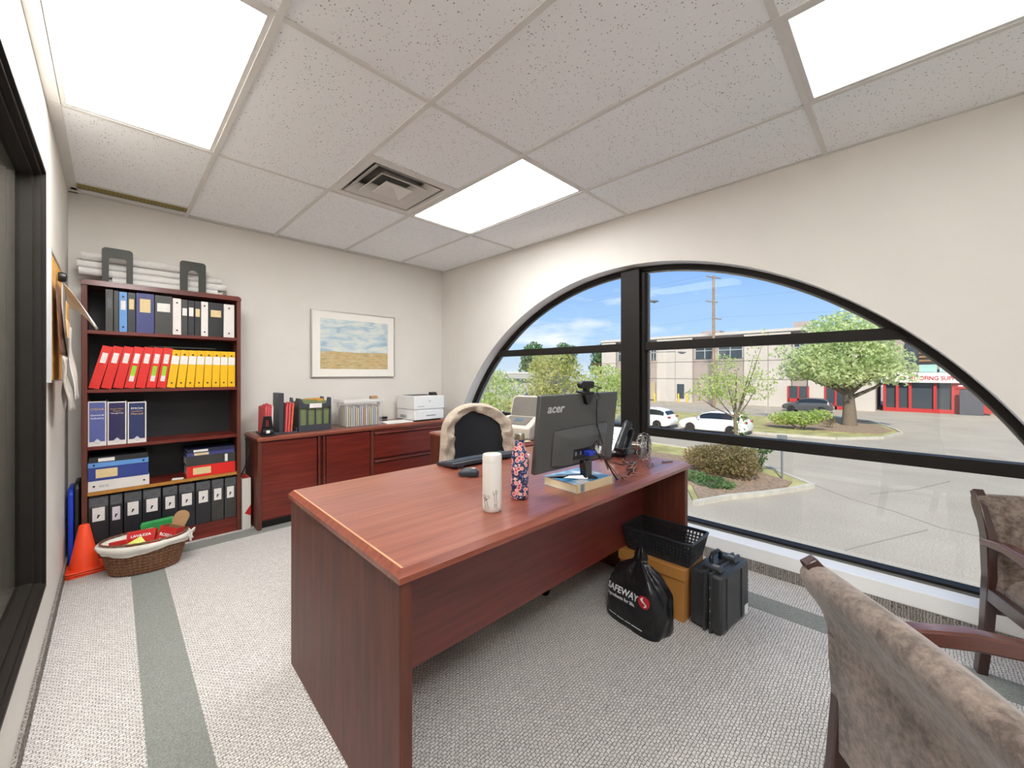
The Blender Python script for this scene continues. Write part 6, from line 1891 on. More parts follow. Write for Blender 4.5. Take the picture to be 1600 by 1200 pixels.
part('cup', MB().lathe([(0.030, 0), (0.036, 0.10), (0.033, 0.10), (0.028, 0.004)], 20, cap=False), plastic('smoky_cup', '888c90', 0.5), t, smooth=40)
part('cup_bottom', MB().lathe([(0.0, 0.001), (0.029, 0.001), (0.029, 0.004), (0.0, 0.004)], 20), M_SCG, t)
for k, (a, c_, lb) in enumerate(((20, '2c3f86', 'blue pen in the clear pen cup'), (140, '1b1b1b', 'black pen in the clear pen cup'), (250, 'b8c46a', 'pale green highlighter in the clear pen cup'))):
    p = MB(); d_ = Vector((cos(R(a)) * 0.026, sin(R(a)) * 0.026, 0.16))
    b0 = Vector((-0.545, -1.60, RZ + 0.006)) - Vector((cos(R(a)), sin(R(a)), 0)) * 0.012
    p.cyl(tuple(b0), tuple(b0 + d_ * 0.95), 0.0042, n=8); p.cyl(tuple(b0 + d_ * 0.95), tuple(b0 + d_), 0.0042, 0.002, 8)
    solo('pen', p, mat('pen_' + c_, c_, 0.35), lb, 'pen', group='pens in the cup', smooth=40)

# ================================================================== ON THE DESK
ZD = DZ + 0.0006
# keyboard (front edge near the chair, raised at the back)
M_KEYB = mat('black_blue_keyboard', '31363d', 0.4, var=0.05)
M_KEYC = mat('keyboard_keycap', '454d57', 0.45)
t = thing('keyboard', 'black keyboard on the far side of the desk in front of the chair', 'keyboard', (-1.36, -2.31, ZD), R(-1.5), rot=(R(-4), 0, R(-2)))
part('case', MB().prism([(-0.085, 0.004), (0.075, 0.004), (0.075, 0.018), (-0.06, 0.026), (-0.085, 0.024)], -0.228, 0.228, 'X'), M_KEYB, t, bv=0.003)
km = MB().box(-0.0085, 0.0085, -0.008, 0.008, 0.0, 0.006).mesh('key')
km.materials.append(M_KEYC)
for r_ in range(5):
    for c_ in range(19):
        k = link('key', km, None, t, (-0.205 + c_ * 0.0228, -0.045 + r_ * 0.021, 0.0228 - 0.0012 * r_))
part('space_bar', MB().box(-0.09, 0.03, 0.052, 0.066, 0.0165, 0.0215), M_KEYC, t)
part('foot', MB().box(-0.2, -0.16, -0.078, -0.07, -0.004, 0.005), M_KEYB, t)
part('foot', MB().box(0.16, 0.2, -0.078, -0.07, -0.004, 0.005), M_KEYB, t)
# mouse
t = thing('computer_mouse', 'black and grey computer mouse beside the white tumbler', 'mouse', (-1.61, -2.535, ZD), R(118))
def mouse(u, v):
    a = 2 * pi * u
    k = v
    prof = [(0.0, 0.0), (0.9, 0.0), (1.0, 0.010), (0.96, 0.022), (0.72, 0.034), (0.35, 0.039), (0.0, 0.040)]
    i = min(int(k * 6), 5); f = k * 6 - i
    r_ = prof[i][0] + (prof[i + 1][0] - prof[i][0]) * f; z = prof[i][1] + (prof[i + 1][1] - prof[i][1]) * f
    x = 0.054 * r_ * cos(a); y = (0.031 + 0.004 * cos(2 * a)) * r_ * sin(a)
    return (x, y, z * (1 - 0.22 * (x / 0.054)))
mm2 = MB(); mm2.grid(mouse, 36, 19, True)
part('shell', mm2, M_KEYB, t, smooth=60)
mt = MB(); mt.grid(lambda u, v: (lambda p: (p[0] * 0.98, p[1] * 0.6, p[2] + 0.0014))(mouse(u, 0.5 + 0.5 * v)), 30, 10, True)
part('top_panel', mt, mat('silver_mouse_panel', '8a8580', 0.3, metal=0.4), t, smooth=60)
part('scroll_wheel', MB().cyl((0.03, -0.004, 0.032), (0.03, 0.004, 0.032), 0.008, n=14), M_BLACK, t)
# tumbler
M_TUMB = mat('matte_white_tumbler', 'd9d5cd', 0.4, var=0.015)
t = thing('travel_tumbler', 'white travel tumbler with a hand drawn line design', 'tumbler', (-1.852, -2.972, ZD), R(20))
part('body', MB().lathe([(0.0, 0.0), (0.030, 0.0), (0.0335, 0.004), (0.0350, 0.02), (0.0352, 0.172), (0.0345, 0.178), (0.0, 0.178)], 36), M_TUMB, t, smooth=40)
part('lid', MB().lathe([(0.0, 0.1785), (0.0350, 0.1785), (0.0355, 0.182), (0.0352, 0.196), (0.033, 0.204), (0.0285, 0.205), (0.0275, 0.199), (0.0, 0.199)], 36), M_TUMB, t, smooth=40)
part('sip_tab', MB().box(-0.026, -0.010, -0.006, 0.006, 0.199, 0.2035), M_TUMB, t, bv=0.002)
M_LINE = mat('thin_black_drawing', '2a2622', 0.7)
def on_tumbler(pts, w=0.0007):
    """pts: (arc metres from camera-facing side, height)"""
    base_a = R(-150 - 20)
    return MB().tube([(0.0354 * cos(base_a + s_ / 0.0354), 0.0354 * sin(base_a + s_ / 0.0354), z) for s_, z in pts], w, 4)
HANDS = [[(-0.026, 0.060), (-0.020, 0.044), (-0.014, 0.020)], [(-0.016, 0.056), (-0.010, 0.046), (-0.006, 0.030), (-0.002, 0.016)], [(-0.026, 0.060), (-0.020, 0.064), (-0.012, 0.058), (-0.002, 0.062), (0.002, 0.056), (-0.006, 0.050), (-0.010, 0.046)],
         [(-0.022, 0.050), (-0.018, 0.054), (-0.014, 0.048), (-0.018, 0.042), (-0.022, 0.046)], [(-0.016, 0.052), (-0.012, 0.042), (-0.008, 0.052)],
         [(0.020, 0.016), (0.021, 0.040), (0.018, 0.062), (0.014, 0.078)], [(0.028, 0.014), (0.028, 0.040), (0.026, 0.058), (0.030, 0.080)], [(0.018, 0.062), (0.022, 0.070), (0.024, 0.082), (0.026, 0.066)], [(0.019, 0.030), (0.028, 0.030)], [(0.020, 0.024), (0.028, 0.024)]]
for h_ in HANDS:
    part('drawn_line', on_tumbler(h_), M_LINE, t)
# floral bottle
def floral():
    m, t_, b = base_mat('floral_print')
    tcn = N(t_, 'ShaderNodeTexCoord')
    def vor(scale, seed):
        mp_ = N(t_, 'ShaderNodeMapping'); mp_.inputs['Location'].default_value = (seed, seed * 0.7, seed * 1.3); t_.links.new(tcn.outputs['Object'], mp_.inputs[0])
        v_ = N(t_, 'ShaderNodeTexVoronoi'); v_.inputs['Scale'].default_value = scale; v_.inputs['Randomness'].default_value = 0.75
        t_.links.new(mp_.outputs[0], v_.inputs['Vector']); return v_
    base = (lin('1c2148') + (1,))
    v1 = vor(150, 1.0); c1_ = ramp(t_, v1.outputs['Distance'], [(0.22, 'b8c4e0'), (0.30, '1c2148'), (1.0, '1c2148')])
    v3 = vor(95, 4.0); m3 = N(t_, 'ShaderNodeMath', operation='LESS_THAN'); m3.inputs[1].default_value = 0.30; t_.links.new(v3.outputs['Distance'], m3.inputs[0])
    c3_ = ramp(t_, v3.outputs['Distance'], [(0.10, 'f0c8b8'), (0.2, '6a8cc8'), (0.3, '4a62a8')])
    mxa = N(t_, 'ShaderNodeMixRGB'); t_.links.new(m3.outputs[0], mxa.inputs[0]); t_.links.new(c1_, mxa.inputs[1]); t_.links.new(c3_, mxa.inputs[2])
    v2 = vor(52, 2.0); m2_ = N(t_, 'ShaderNodeMath', operation='LESS_THAN'); m2_.inputs[1].default_value = 0.47; t_.links.new(v2.outputs['Distance'], m2_.inputs[0])
    c2_ = ramp(t_, v2.outputs['Distance'], [(0.10, '8c2440'), (0.20, 'c8485c'), (0.32, 'e08c88'), (0.45, 'efc4b8')])
    mxb = N(t_, 'ShaderNodeMixRGB'); t_.links.new(m2_.outputs[0], mxb.inputs[0]); t_.links.new(mxa.outputs[0], mxb.inputs[1]); t_.links.new(c2_, mxb.inputs[2])
    t_.links.new(mxb.outputs[0], b.inputs['Base Color']); b.inputs['Roughness'].default_value = 0.3; b.inputs['Coat Weight'].default_value = 0.3
    return m
t = thing('water_bottle', 'slim navy bottle with a pink floral print and metal cap', 'bottle', (-1.680, -2.945, ZD))
part('body', MB().lathe([(0.0, 0.0), (0.030, 0.0), (0.0345, 0.004), (0.0360, 0.018), (0.0362, 0.135), (0.0345, 0.160), (0.0285, 0.185), (0.0215, 0.206), (0.0190, 0.220), (0.0185, 0.232), (0.0, 0.232)], 36), floral(), t, smooth=50)
part('cap', MB().lathe([(0.0, 0.2323), (0.0190, 0.2323), (0.0195, 0.235), (0.0195, 0.254), (0.0175, 0.258), (0.0, 0.258)], 28), mat('brushed_steel_cap', 'a89c88', 0.3, metal=0.9), t, smooth=40)
# book and monitor
MYAW = R(-3.2)
t = thing('thick_book', 'thick paperback book under the monitor stand', 'book', (-1.478, -3.078, ZD), R(-5))
part('page_block', MB().box(0.003, 0.235, 0.003, 0.192, 0.002, 0.034), mat('page_edges', 'd9c9a6', 0.8, var=0.06, vscale=90), t)
def cover_mat():
    m, t_, b = base_mat('blue_white_book_cover')
    tcn = N(t_, 'ShaderNodeTexCoord'); n_ = N(t_, 'ShaderNodeTexNoise'); n_.inputs['Scale'].default_value = 9; t_.links.new(tcn.outputs['Object'], n_.inputs['Vector'])
    o_ = ramp(t_, n_.outputs[0], [(0.42, 'd9dde0'), (0.50, '8fb4c8'), (0.60, '3f7fa8')])
    t_.links.new(o_, b.inputs['Base Color']); b.inputs['Roughness'].default_value = 0.25
    return m
part('top_cover', MB().box(0, 0.238, 0, 0.195, 0.0342, 0.036), cover_mat(), t)
part('bottom_cover', MB().box(0, 0.238, 0, 0.195, 0, 0.0018), mat('book_back_cover', 'b9c4cc', 0.4), t)
part('spine', MB().box(-0.002, 0.24, -0.002, 0.0, 0.0, 0.036), mat('pale_spine', 'cbb894', 0.5, var=0.05), t)
part('spine_band', MB().box(0.02, 0.045, -0.0026, -0.002, 0.002, 0.034), mat('grey_spine_band', '6f8490', 0.5), t)
ZBK = ZD + 0.0366
M_MON = mat('dark_grey_monitor', '4a4a48', 0.38, var=0.03)
M_GLBK = mat('gloss_black', '0d0e10', 0.08, var=0.02, coat=0.5)
mon = thing('monitor', 'large flat monitor seen from behind, standing on the book', 'monitor', (-1.355, -2.995, ZBK), MYAW)
mz = 0.981 - ZBK
MW, MH = 0.54, 0.325
TL = R(6.5)          # top leans towards the camera side (local -Y)
def tl(y, z):        # tilt about the panel centre
    return (y * cos(TL) - (z) * sin(TL), z * cos(TL) + y * sin(TL))
tiltm = Matrix.Translation((0, 0, mz)) @ Matrix.Rotation(TL, 4, 'X')
pm = MB().box(-MW / 2, MW / 2, -0.012, 0.010, -MH / 2, MH / 2, tiltm)
shell = part('back_shell', pm, M_MON, mon, bv=0.004)
pm = MB().box(-MW / 2 + 0.006, MW / 2 - 0.006, 0.0102, 0.0125, -MH / 2 + 0.014, MH / 2 - 0.006, tiltm)
part('screen', pm, M_GLBK, mon)
# raised housing on the lower back
def housing():
    a0_, a1_, b0_, b1_ = -0.185, 0.185, -0.150, 0.018
    vs = [(a0_, -0.012, b0_), (a1_ + 0.02, -0.012, b0_), (a1_ + 0.02, -0.012, b1_ + 0.012), (a0_, -0.012, b1_),
          (a0_ + 0.075, -0.046, b0_ + 0.004), (a1_ - 0.03, -0.046, b0_ + 0.004), (a1_ - 0.03, -0.046, b1_ - 0.028), (a0_ + 0.075, -0.046, b1_ - 0.036)]
    return MB().add(vs, [(0, 1, 2, 3), (4, 7, 6, 5), (0, 4, 5, 1), (1, 5, 6, 2), (2, 6, 7, 3), (3, 7, 4, 0)], tiltm)
hs = part('rear_housing', housing(), M_MON, mon, bv=0.012)
text_part('acer', 0.052, mat('silver_logo', 'c9c9c7', 0.3, metal=0.3), mon, tiltm @ Matrix.Translation((-0.225, -0.0125, 0.090)) @ Matrix.Rotation(R(90), 4, 'X') @ Matrix(((1, 0.18, 0, 0), (0, 1, 0, 0), (0, 0, 1, 0), (0, 0, 0, 1))), fit=0.102, bold=0.0009, name='logo_lettering')
part('port_panel', MB().box(-0.075, 0.115, -0.0475, -0.046, -0.118, -0.072, tiltm), M_BLACK, hs)
for k in range(2):
    part('port', MB().box(-0.065 + k * 0.032, -0.055 + k * 0.032, -0.0485, -0.0475, -0.100, -0.084, tiltm), mat('port_silver', 'a8a8a8', 0.3, metal=0.8), hs)
part('video_plug', MB().box(-0.005, 0.040, -0.080, -0.0475, -0.104, -0.084, tiltm), mat('blue_video_plug', '2038b0', 0.4), mon, bv=0.003, label='blue video plug')
part('power_plug', MB().box(0.072, 0.088, -0.074, -0.0475, -0.104, -0.070, tiltm), M_PAPER, mon, bv=0.003)
nk = MB(); loft(nk, [[(-0.022, -0.062, 0.004), (0.022, -0.062, 0.004), (0.022, -0.030, 0.004), (-0.022, -0.030, 0.004)], [(-0.026, -0.058, 0.08), (0.026, -0.058, 0.08), (0.026, -0.024, 0.08), (-0.026, -0.024, 0.08)]])
part('stand_neck', nk, M_GLBK, mon, bv=0.004)
for (dx, dy) in ((-0.115, 0.075), (0.115, 0.06), (0.03, -0.085)):
    ft = MB(); d_ = Vector((dx, dy, 0)); n_ = Vector((-dy, dx, 0)).normalized()
    secs = []
    for q, w_, z1_ in ((0.0, 0.026, 0.018), (0.5, 0.018, 0.012), (1.0, 0.009, 0.004)):
        p = d_ * q + Vector((0, -0.046, 0)) * (1 - q) + Vector((0, 0.0, 0))
        secs.append([tuple(p + n_ * w_), tuple(p - n_ * w_), tuple(p - n_ * w_ * 0.6 + Vector((0, 0, z1_))), tuple(p + n_ * w_ * 0.6 + Vector((0, 0, z1_)))])
    loft(ft, secs)
    part('stand_foot', ft, M_GLBK, mon, bv=0.002)
# webcam
wc = thing('webcam', 'black webcam clipped on top of the monitor', 'webcam', (-1.355, -2.995, ZBK), MYAW)
def tm(x, y, z): return tiltm @ Matrix.Translation((x, y, z))
part('camera_body', MB().prism(rrect(0.094, 0.032, 0.013), -0.024, 0.0, 'Y', tm(0.018, 0.004, MH / 2 + 0.040)), M_BLACK, wc, bv=0.002)
part('hinge', MB().box(-0.012, 0.012, -0.020, 0.0, -0.006, 0.012, tm(0.018, -0.002, MH / 2 + 0.016)), M_BLACK, wc)
part('clip_top', MB().box(-0.032, 0.032, -0.034, 0.020, 0.001, 0.010, tm(0.018, 0.0, MH / 2)), M_BLACK, wc, bv=0.002)
part('clip_back', MB().prism([(-0.034, 0.0), (0.036, 0.0), (0.010, -0.048), (-0.008, -0.048)], -0.034, -0.0128, 'Y', tm(0.018, 0, MH / 2 + 0.001)), M_BLACK, wc, bv=0.003)
def wl(x, y, z):     # monitor-local tilted point to world
    p = tiltm @ Vector((x, y, z)); return Matrix.Translation((-1.355, -2.995, ZBK)) @ Matrix.Rotation(MYAW, 4, 'Z') @ p
def spline(pts, n=8):
    """Catmull-Rom through the points"""
    P_ = [Vector(p) for p in pts]; out = []
    Q = [P_[0] * 2 - P_[1]] + P_ + [P_[-1] * 2 - P_[-2]]
    for i in range(1, len(Q) - 2):
        for k in range(n):
            s_ = k / n
            out.append(0.5 * ((2 * Q[i]) + (Q[i + 1] - Q[i - 1]) * s_ + (2 * Q[i - 1] - 5 * Q[i] + 4 * Q[i + 1] - Q[i + 2]) * s_ ** 2 + (3 * Q[i] - 3 * Q[i - 1] + Q[i + 1] - Q[i + 2]) * s_ ** 3))
    out.append(P_[-1]); return out
cb = spline([wl(0.04, -0.022, 0.205), wl(0.062, -0.034, 0.185), wl(0.078, -0.030, 0.14), wl(0.092, -0.026, 0.08), wl(0.096, -0.034, 0.02), wl(0.090, -0.054, -0.02), wl(0.066, -0.060, -0.045), wl(0.048, -0.060, -0.062), wl(0.052, -0.066, -0.085), wl(0.070, -0.080, -0.112)])
solo('webcam_cable', MB().tube(cb, 0.0024, 6), M_BLACK, 'thin black webcam cable hanging down the monitor back', 'cable', smooth=60)
M_CBRN = mat('rosy_brown_cable', '8a6458', 0.5)
fanp = Vector((-0.80, -3.03, ZD))
c1p = spline([wl(0.03, -0.082, -0.094), wl(0.10, -0.09, -0.13), Vector((-1.20, -3.075, ZD + 0.04)), Vector((-1.145, -3.085, ZD + 0.006)), Vector((-1.06, -3.075, ZD + 0.005)), Vector((-0.98, -3.03, ZD + 0.006)), Vector((-0.90, -2.95, ZD + 0.006)), Vector((-0.86, -2.80, ZD + 0.005))])
solo('video_cable', MB().tube(c1p, 0.0036, 8), mat('dark_video_cable', '3a2a28', 0.5), 'dark cable running from the blue plug across the desk', 'cable', smooth=60)
c2p = spline([wl(0.08, -0.076, -0.09), wl(0.13, -0.085, -0.15), Vector((-1.165, -3.09, ZD + 0.03)), Vector((-1.11, -3.10, ZD + 0.005)), Vector((-1.02, -3.085, ZD + 0.009)), Vector((-0.94, -3.035, ZD + 0.005)), Vector((-0.875, -2.99, ZD + 0.005)), Vector((-0.80, -2.90, ZD + 0.005))])
solo('power_cable', MB().tube(c2p, 0.0032, 8), M_CBRN, 'brown twisted power cable curling towards the desk fan', 'cable', smooth=60)
# desk phone
t = thing('desk_phone', 'black and silver desk phone tilted on its stand behind the monitor', 'phone', (-0.665, -2.78, ZD), R(-82))
# local -Y is the front lower edge; body leans back
M_PHG = mat('silver_phone_panel', 'b4b8ba', 0.35, metal=0.3)
ph = Matrix.Rotation(R(42), 4, 'X')
part('body', MB().prism(rrect(0.19, 0.21, 0.025, 5, 0, 0.105), 0.0, 0.026, 'Z', Matrix.Translation((0, -0.07, 0.006)) @ ph), M_BLACK, t, bv=0.004)
part('face_panel', MB().prism(rrect(0.10, 0.185, 0.012, 4, -0.034, 0.105), 0.026, 0.030, 'Z', Matrix.Translation((0, -0.07, 0.006)) @ ph), M_PHG, t, bv=0.001)
part('display', MB().box(-0.076, 0.010, 0.142, 0.182, 0.030, 0.0325, Matrix.Translation((0, -0.07, 0.006)) @ ph), mat('lcd_grey', '6a7468', 0.15), t)
km2 = MB().box(-0.008, 0.008, -0.006, 0.006, 0, 0.004).mesh('key'); km2.materials.append(M_PRN)
for r_ in range(4):
    for c_ in range(3):
        k = link('key', km2, None, t); k.matrix_local = Matrix.Translation((0, -0.07, 0.006)) @ ph @ Matrix.Translation((-0.058 + c_ * 0.024, 0.030 + r_ * 0.024, 0.030))
hp = []
for k in range(13):
    s_ = k / 12; y = 0.0 + 0.21 * s_
    hp.append(((0.062, y, 0.058 + 0.012 * sin(pi * s_)), 0.020 if 0.18 < s_ < 0.82 else 0.027))
hmx = Matrix.Translation((0, -0.07, 0.006)) @ ph
hs_ = MB(); hs_.tube([hmx @ Vector(p) for p, r_ in hp], [r_ for p, r_ in hp], 12)
part('handset', hs_, M_BLACK, t, smooth=60)
part('stand', MB().prism([(-0.02, 0.0), (0.14, 0.0), (0.075, 0.115), (0.05, 0.09)], -0.07, 0.07, 'X'), M_DGREY, t, bv=0.003)
hc = []
for k in range(90):
    a = k / 90 * 2 * pi * 12; s_ = k / 90
    b0, b1 = hmx @ Vector((0.062, -0.01, 0.05)), Vector((0.02, -0.13, 0.012))
    hc.append(b0.lerp(b1, s_) + Vector((0.007 * cos(a), 0.0, 0.007 * sin(a))))
part('coiled_cord', MB().tube(hc, 0.0017, 5), M_BLACK, t, smooth=60)
# small wire fan
t = thing('desk_fan', 'small chrome wire cage desk fan near the end of the desk', 'fan', (fanp.x, fanp.y, ZD), R(-72))
# local +X is the blowing axis
M_FANM = mat('fan_chrome', 'a9a298', 0.22, metal=0.9)
FZ, FR = 0.102, 0.074
cg_ = MB()
for (x, r_) in ((-0.034, 0.040), (-0.022, 0.066), (0.0, FR), (0.022, 0.066), (0.034, 0.040), (0.038, 0.018)):
    cg_.tube([(x, r_ * cos(2 * pi * k / 32), FZ + r_ * sin(2 * pi * k / 32)) for k in range(32)], 0.0014, 5, closed=True)
for k in range(18):
    a = 2 * pi * k / 18
    cg_.tube([(x, r_ * cos(a), FZ + r_ * sin(a)) for x, r_ in ((-0.038, 0.012), (-0.034, 0.040), (-0.022, 0.066), (0.0, FR), (0.022, 0.066), (0.034, 0.040), (0.038, 0.012))], 0.0011, 4)
part('cage', cg_, M_FANM, t, smooth=60)
part('motor', MB().cyl((-0.058, 0, FZ), (-0.012, 0, FZ), 0.024, 0.02, 18), M_FANM, t, smooth=40)
part('hub', MB().cyl((-0.010, 0, FZ), (0.014, 0, FZ), 0.015, n=16), M_CHROME, t, smooth=40)
for k in range(4):
    a0_ = R(90 * k + 10)
    bl = MB()
    bl.grid(lambda u, v: (-0.010 + 0.022 * (u - 0.5) + 0.008, (0.014 + 0.046 * v) * cos(a0_ + (u - 0.5) * 0.95), FZ + (0.014 + 0.046 * v) * sin(a0_ + (u - 0.5) * 0.95)), 7, 5)
    o_ = part('blade', bl, mat('fan_blade_silver', '9aa0a4', 0.3, metal=0.7), t, smooth=60)
    md_ = o_.modifiers.new('thickness', 'SOLIDIFY'); md_.thickness = 0.0015
part('wire_stand', MB().tube([(0.0, FR + 0.006, FZ), (0.0, FR + 0.008, 0.05), (0.035, 0.07, 0.004), (0.05, 0.0, 0.003), (0.035, -0.07, 0.004), (0.0, -FR - 0.008, 0.05), (0.0, -FR - 0.006, FZ)], 0.0028, 6), M_FANM, t, smooth=60)
part('wire_stand', MB().tube([(0.0, FR + 0.006, 0.06), (-0.04, 0.07, 0.004), (-0.055, 0.0, 0.003), (-0.04, -0.07, 0.004), (0.0, -FR - 0.006, 0.06)], 0.0028, 6), M_FANM, t, smooth=60)
part('power_lead', MB().tube(spline([(-0.058, 0, FZ - 0.01), (-0.085, 0.0, 0.07), (-0.085, 0.01, 0.02), (-0.06, 0.03, 0.005)]), 0.0022, 6), M_BLACK, t, smooth=60)
M_PENCIL = mat('small_grey_object', '8a8a8a', 0.4)
solo('pen', MB().cyl((-0.035, 0, 0.004), (0.035, 0, 0.004), 0.004, n=8), M_PENCIL, 'short grey pen lying at the right end of the desk', 'pen', (-0.64, -3.09, ZD), (0, 0, R(-30)), smooth=40)
solo('white_eraser', MB().box(-0.01, 0.01, -0.015, 0.015, 0, 0.035), M_PAPER, 'small white upright block left of the monitor', 'small box', (-1.16, -2.50, ZD), (0, 0, R(10)), bv=0.002)
solo('notepad_sheet', MB().box(-0.06, 0.06, -0.04, 0.04, 0, 0.001), M_PAPER, 'white sheet of paper by the right end of the keyboard', 'paper', (-1.07, -2.33, ZD), (0, 0, R(12)))

# ================================================================== ON THE FLOOR BY THE DESK
M_KRAFT = mat('orange_kraft_board', 'b67d3c', 0.7, var=0.06, vscale=6)
t = thing('file_box', 'orange-brown lidded cardboard file box at the end of the desk', 'box', (-0.852, -3.272, 0.0), R(-1))
part('box_body', MB().box(0.008, 0.228, 0.008, 0.362, 0, 0.235), M_KRAFT, t, bv=0.002)
part('box_lid', MB().box(0, 0.236, 0, 0.37, 0.205, 0.262), M_KRAFT, t, bv=0.003)
# black slotted basket on the box
M_BASK = mat('black_basket_plastic', '26282b', 0.4, var=0.05)
t = thing('slotted_basket', 'black slotted plastic tray basket on top of the file box', 'basket', (-0.722, -3.11, 0.2635))
def tray_wall(p0, p1, q0, q1, nx, nz, thick):
    """slotted wall between bottom edge p0-p1 and top edge q0-q1"""
    m_ = MB()
    p0, p1, q0, q1 = map(Vector, (p0, p1, q0, q1))
    nrm = (p1 - p0).cross(q0 - p0).normalized() * thick
    def P(u, v): return (p0.lerp(p1, u)).lerp(q0.lerp(q1, u), v)
    def cell(u0, u1, v0, v1):
        a = [P(u0, v0), P(u1, v0), P(u1, v1), P(u0, v1)]
        b = [x + nrm for x in a]
        m_.add([tuple(x) for x in a + b], [(0, 1, 2, 3), (4, 7, 6, 5), (0, 4, 5, 1), (1, 5, 6, 2), (2, 6, 7, 3), (3, 7, 4, 0)])
    cell(0, 1, 0, 0.10); cell(0, 1, 0.90, 1)
    for k in range(nz - 1):
        v = 0.10 + 0.80 * (k + 1) / nz; cell(0, 1, v - 0.03, v + 0.03)
    for k in range(nx + 1):
        u = k / nx; cell(max(0, u - 0.22 / nx), min(1, u + 0.22 / nx), 0.10, 0.90)
    return m_
bw2, bl2, tw2, tl2, th2 = 0.090, 0.162, 0.115, 0.188, 0.125
cb_ = [(-bw2, -bl2, 0), (bw2, -bl2, 0), (bw2, bl2, 0), (-bw2, bl2, 0)]; ct_ = [(-tw2, -tl2, th2), (tw2, -tl2, th2), (tw2, tl2, th2), (-tw2, tl2, th2)]
for q in range(4):
    r_ = (q + 1) % 4
    part('slotted_wall', tray_wall(cb_[q], cb_[r_], ct_[q], ct_[r_], 12 if q % 2 == 0 else 20, 6, 0.003), M_BASK, t)
part('tray_floor', MB().box(-bw2, bw2, -bl2, bl2, 0, 0.003), M_BASK, t)
ro = rrect(2 * tw2 + 0.014, 2 * tl2 + 0.014, 0.02); ri_ = rrect(2 * tw2 - 0.006, 2 * tl2 - 0.006, 0.014)
part('rim', MB().ringprism(ro, ri_, th2 - 0.004, th2 + 0.004, 'Z'), M_BASK, t, bv=0.001)

# shopping bag
M_BAG = mat('black_nonwoven_bag', '141416', 0.34, var=0.1, vscale=20, bump=0.9, bscale=14)
bag = thing('shopping_bag', 'black tied shopping bag with white lettering and a round red emblem', 'bag', (-0.985, -3.10, 0.0), R(-99.8))
BX2, BY2 = 0.152, 0.090
def bprof(z):
    """width factor of the bag with height"""
    pts = [(0.0, 0.98), (0.02, 1.02), (0.09, 1.02), (0.16, 0.98), (0.205, 0.90), (0.245, 0.72), (0.275, 0.48), (0.295, 0.29), (0.312, 0.18), (0.33, 0.22), (0.36, 0.15), (0.385, 0.03)]
    for (a, fa), (b, fb) in zip(pts[:-1], pts[1:]):
        if z <= b:
            k = (z - a) / (b - a); k = k * k * (3 - 2 * k) * 0.5 + k * 0.5
            return fa + (fb - fa) * k
    return pts[-1][1]
def bag_pt(a, z, off=0.0):
    ca, sa = cos(a), sin(a)
    n_ = 5.0 if z < 0.19 else 5.0 - (z - 0.19) / 0.1 * 2.8
    n_ = max(2.0, n_)
    rr = (abs(ca) ** n_ + abs(sa) ** n_) ** (-1 / n_)
    f = bprof(z)
    up = max(0.0, (z - 0.16) / 0.14)
    fold = 1 + 0.16 * min(1, up) * sin(6 * a + 1.0) + 0.10 * min(1, up) * sin(11 * a + 40 * z) + 0.022 * sin(4 * a + 26 * z) + 0.012 * sin(9 * a - 38 * z)
    return Vector((BX2 * f * rr * ca * fold + 0.02 * up * up * 0.3, BY2 * f * rr * sa * fold, z))
bgm = MB(); bgm.grid(lambda u, v: bag_pt(2 * pi * u, 0.387 * v), 72, 40, True)
bgm.f.append(tuple(range(72))[::-1]); bgm.f.append(tuple(range(72 * 39, 72 * 40)))
part('bag_body', bgm, M_BAG, bag, smooth=50)
tiem = MB(); tiem.tube([(bag_pt(2 * pi * k / 24, 0.308) * 1.0).to_tuple()[:2] + (0.309,) for k in range(24)], 0.007, 6, closed=True)
part('knot', tiem, M_BAG, bag, smooth=60)
def front_y(x, z):
    lo, hi = pi, 1.5 * pi      # search the front half for this x
    best = None
    for k in range(181):
        a = pi + pi * k / 180
        p = bag_pt(a, z)
        e_ = abs(p.x - x)
        if best is None or e_ < best[0]: best = (e_, p.y)
    return best[1]
def bag_print(body, size, x, z, m, fit=None, bold=0.0, slant=0.0):
    o_ = text_part(body, size, m, bag, Matrix.Identity(4), extrude=0.0, bold=bold, fit=fit, name='print_' + body.split()[0].lower())
    o_.name = 'bag_lettering'
    bm_ = bmesh.new(); bm_.from_mesh(o_.data)
    for v_ in bm_.verts:
        vx, vz = x + v_.co.x + slant * v_.co.y, z + v_.co.y
        v_.co = Vector((vx, front_y(vx, vz) - 0.0016, vz))
    bm_.to_mesh(o_.data); bm_.free()
    return o_
bag_print('SAFEWAY', 0.044, -0.128, 0.150, M_INKW, fit=0.185, bold=0.0012, slant=0.15)
bag_print('ingredients for life.', 0.022, -0.125, 0.122, M_INKW, fit=0.165, bold=0.0005)
pst = MB()
for (xa_, xb_) in ((-0.12, -0.07), (-0.064, -0.02), (-0.014, 0.02), (0.026, 0.085)):
    nn = 8
    vs_ = []
    for q in range(nn + 1):
        xx = xa_ + (xb_ - xa_) * q / nn
        vs_ += [(xx, front_y(xx, 0.030) - 0.0016, 0.030), (xx, front_y(xx, 0.0345) - 0.0016, 0.0345)]
    pst.add(vs_, [(2 * q, 2 * q + 2, 2 * q + 3, 2 * q + 1) for q in range(nn)])
part('small_print', pst, M_INKW, bag)
lgm = MB()
def disc(cx_, cz_, r_, off, n=28):
    vs = [(cx_, front_y(cx_, cz_) - off, cz_)] + [(cx_ + r_ * cos(2 * pi * k / n), front_y(cx_ + r_ * cos(2 * pi * k / n), cz_ + r_ * sin(2 * pi * k / n)) - off, cz_ + r_ * sin(2 * pi * k / n)) for k in range(n)]
    return vs, [(0, 1 + k, 1 + (k + 1) % n) for k in range(n)]
lgm.add(*disc(0.090, 0.165, 0.030, 0.0022))
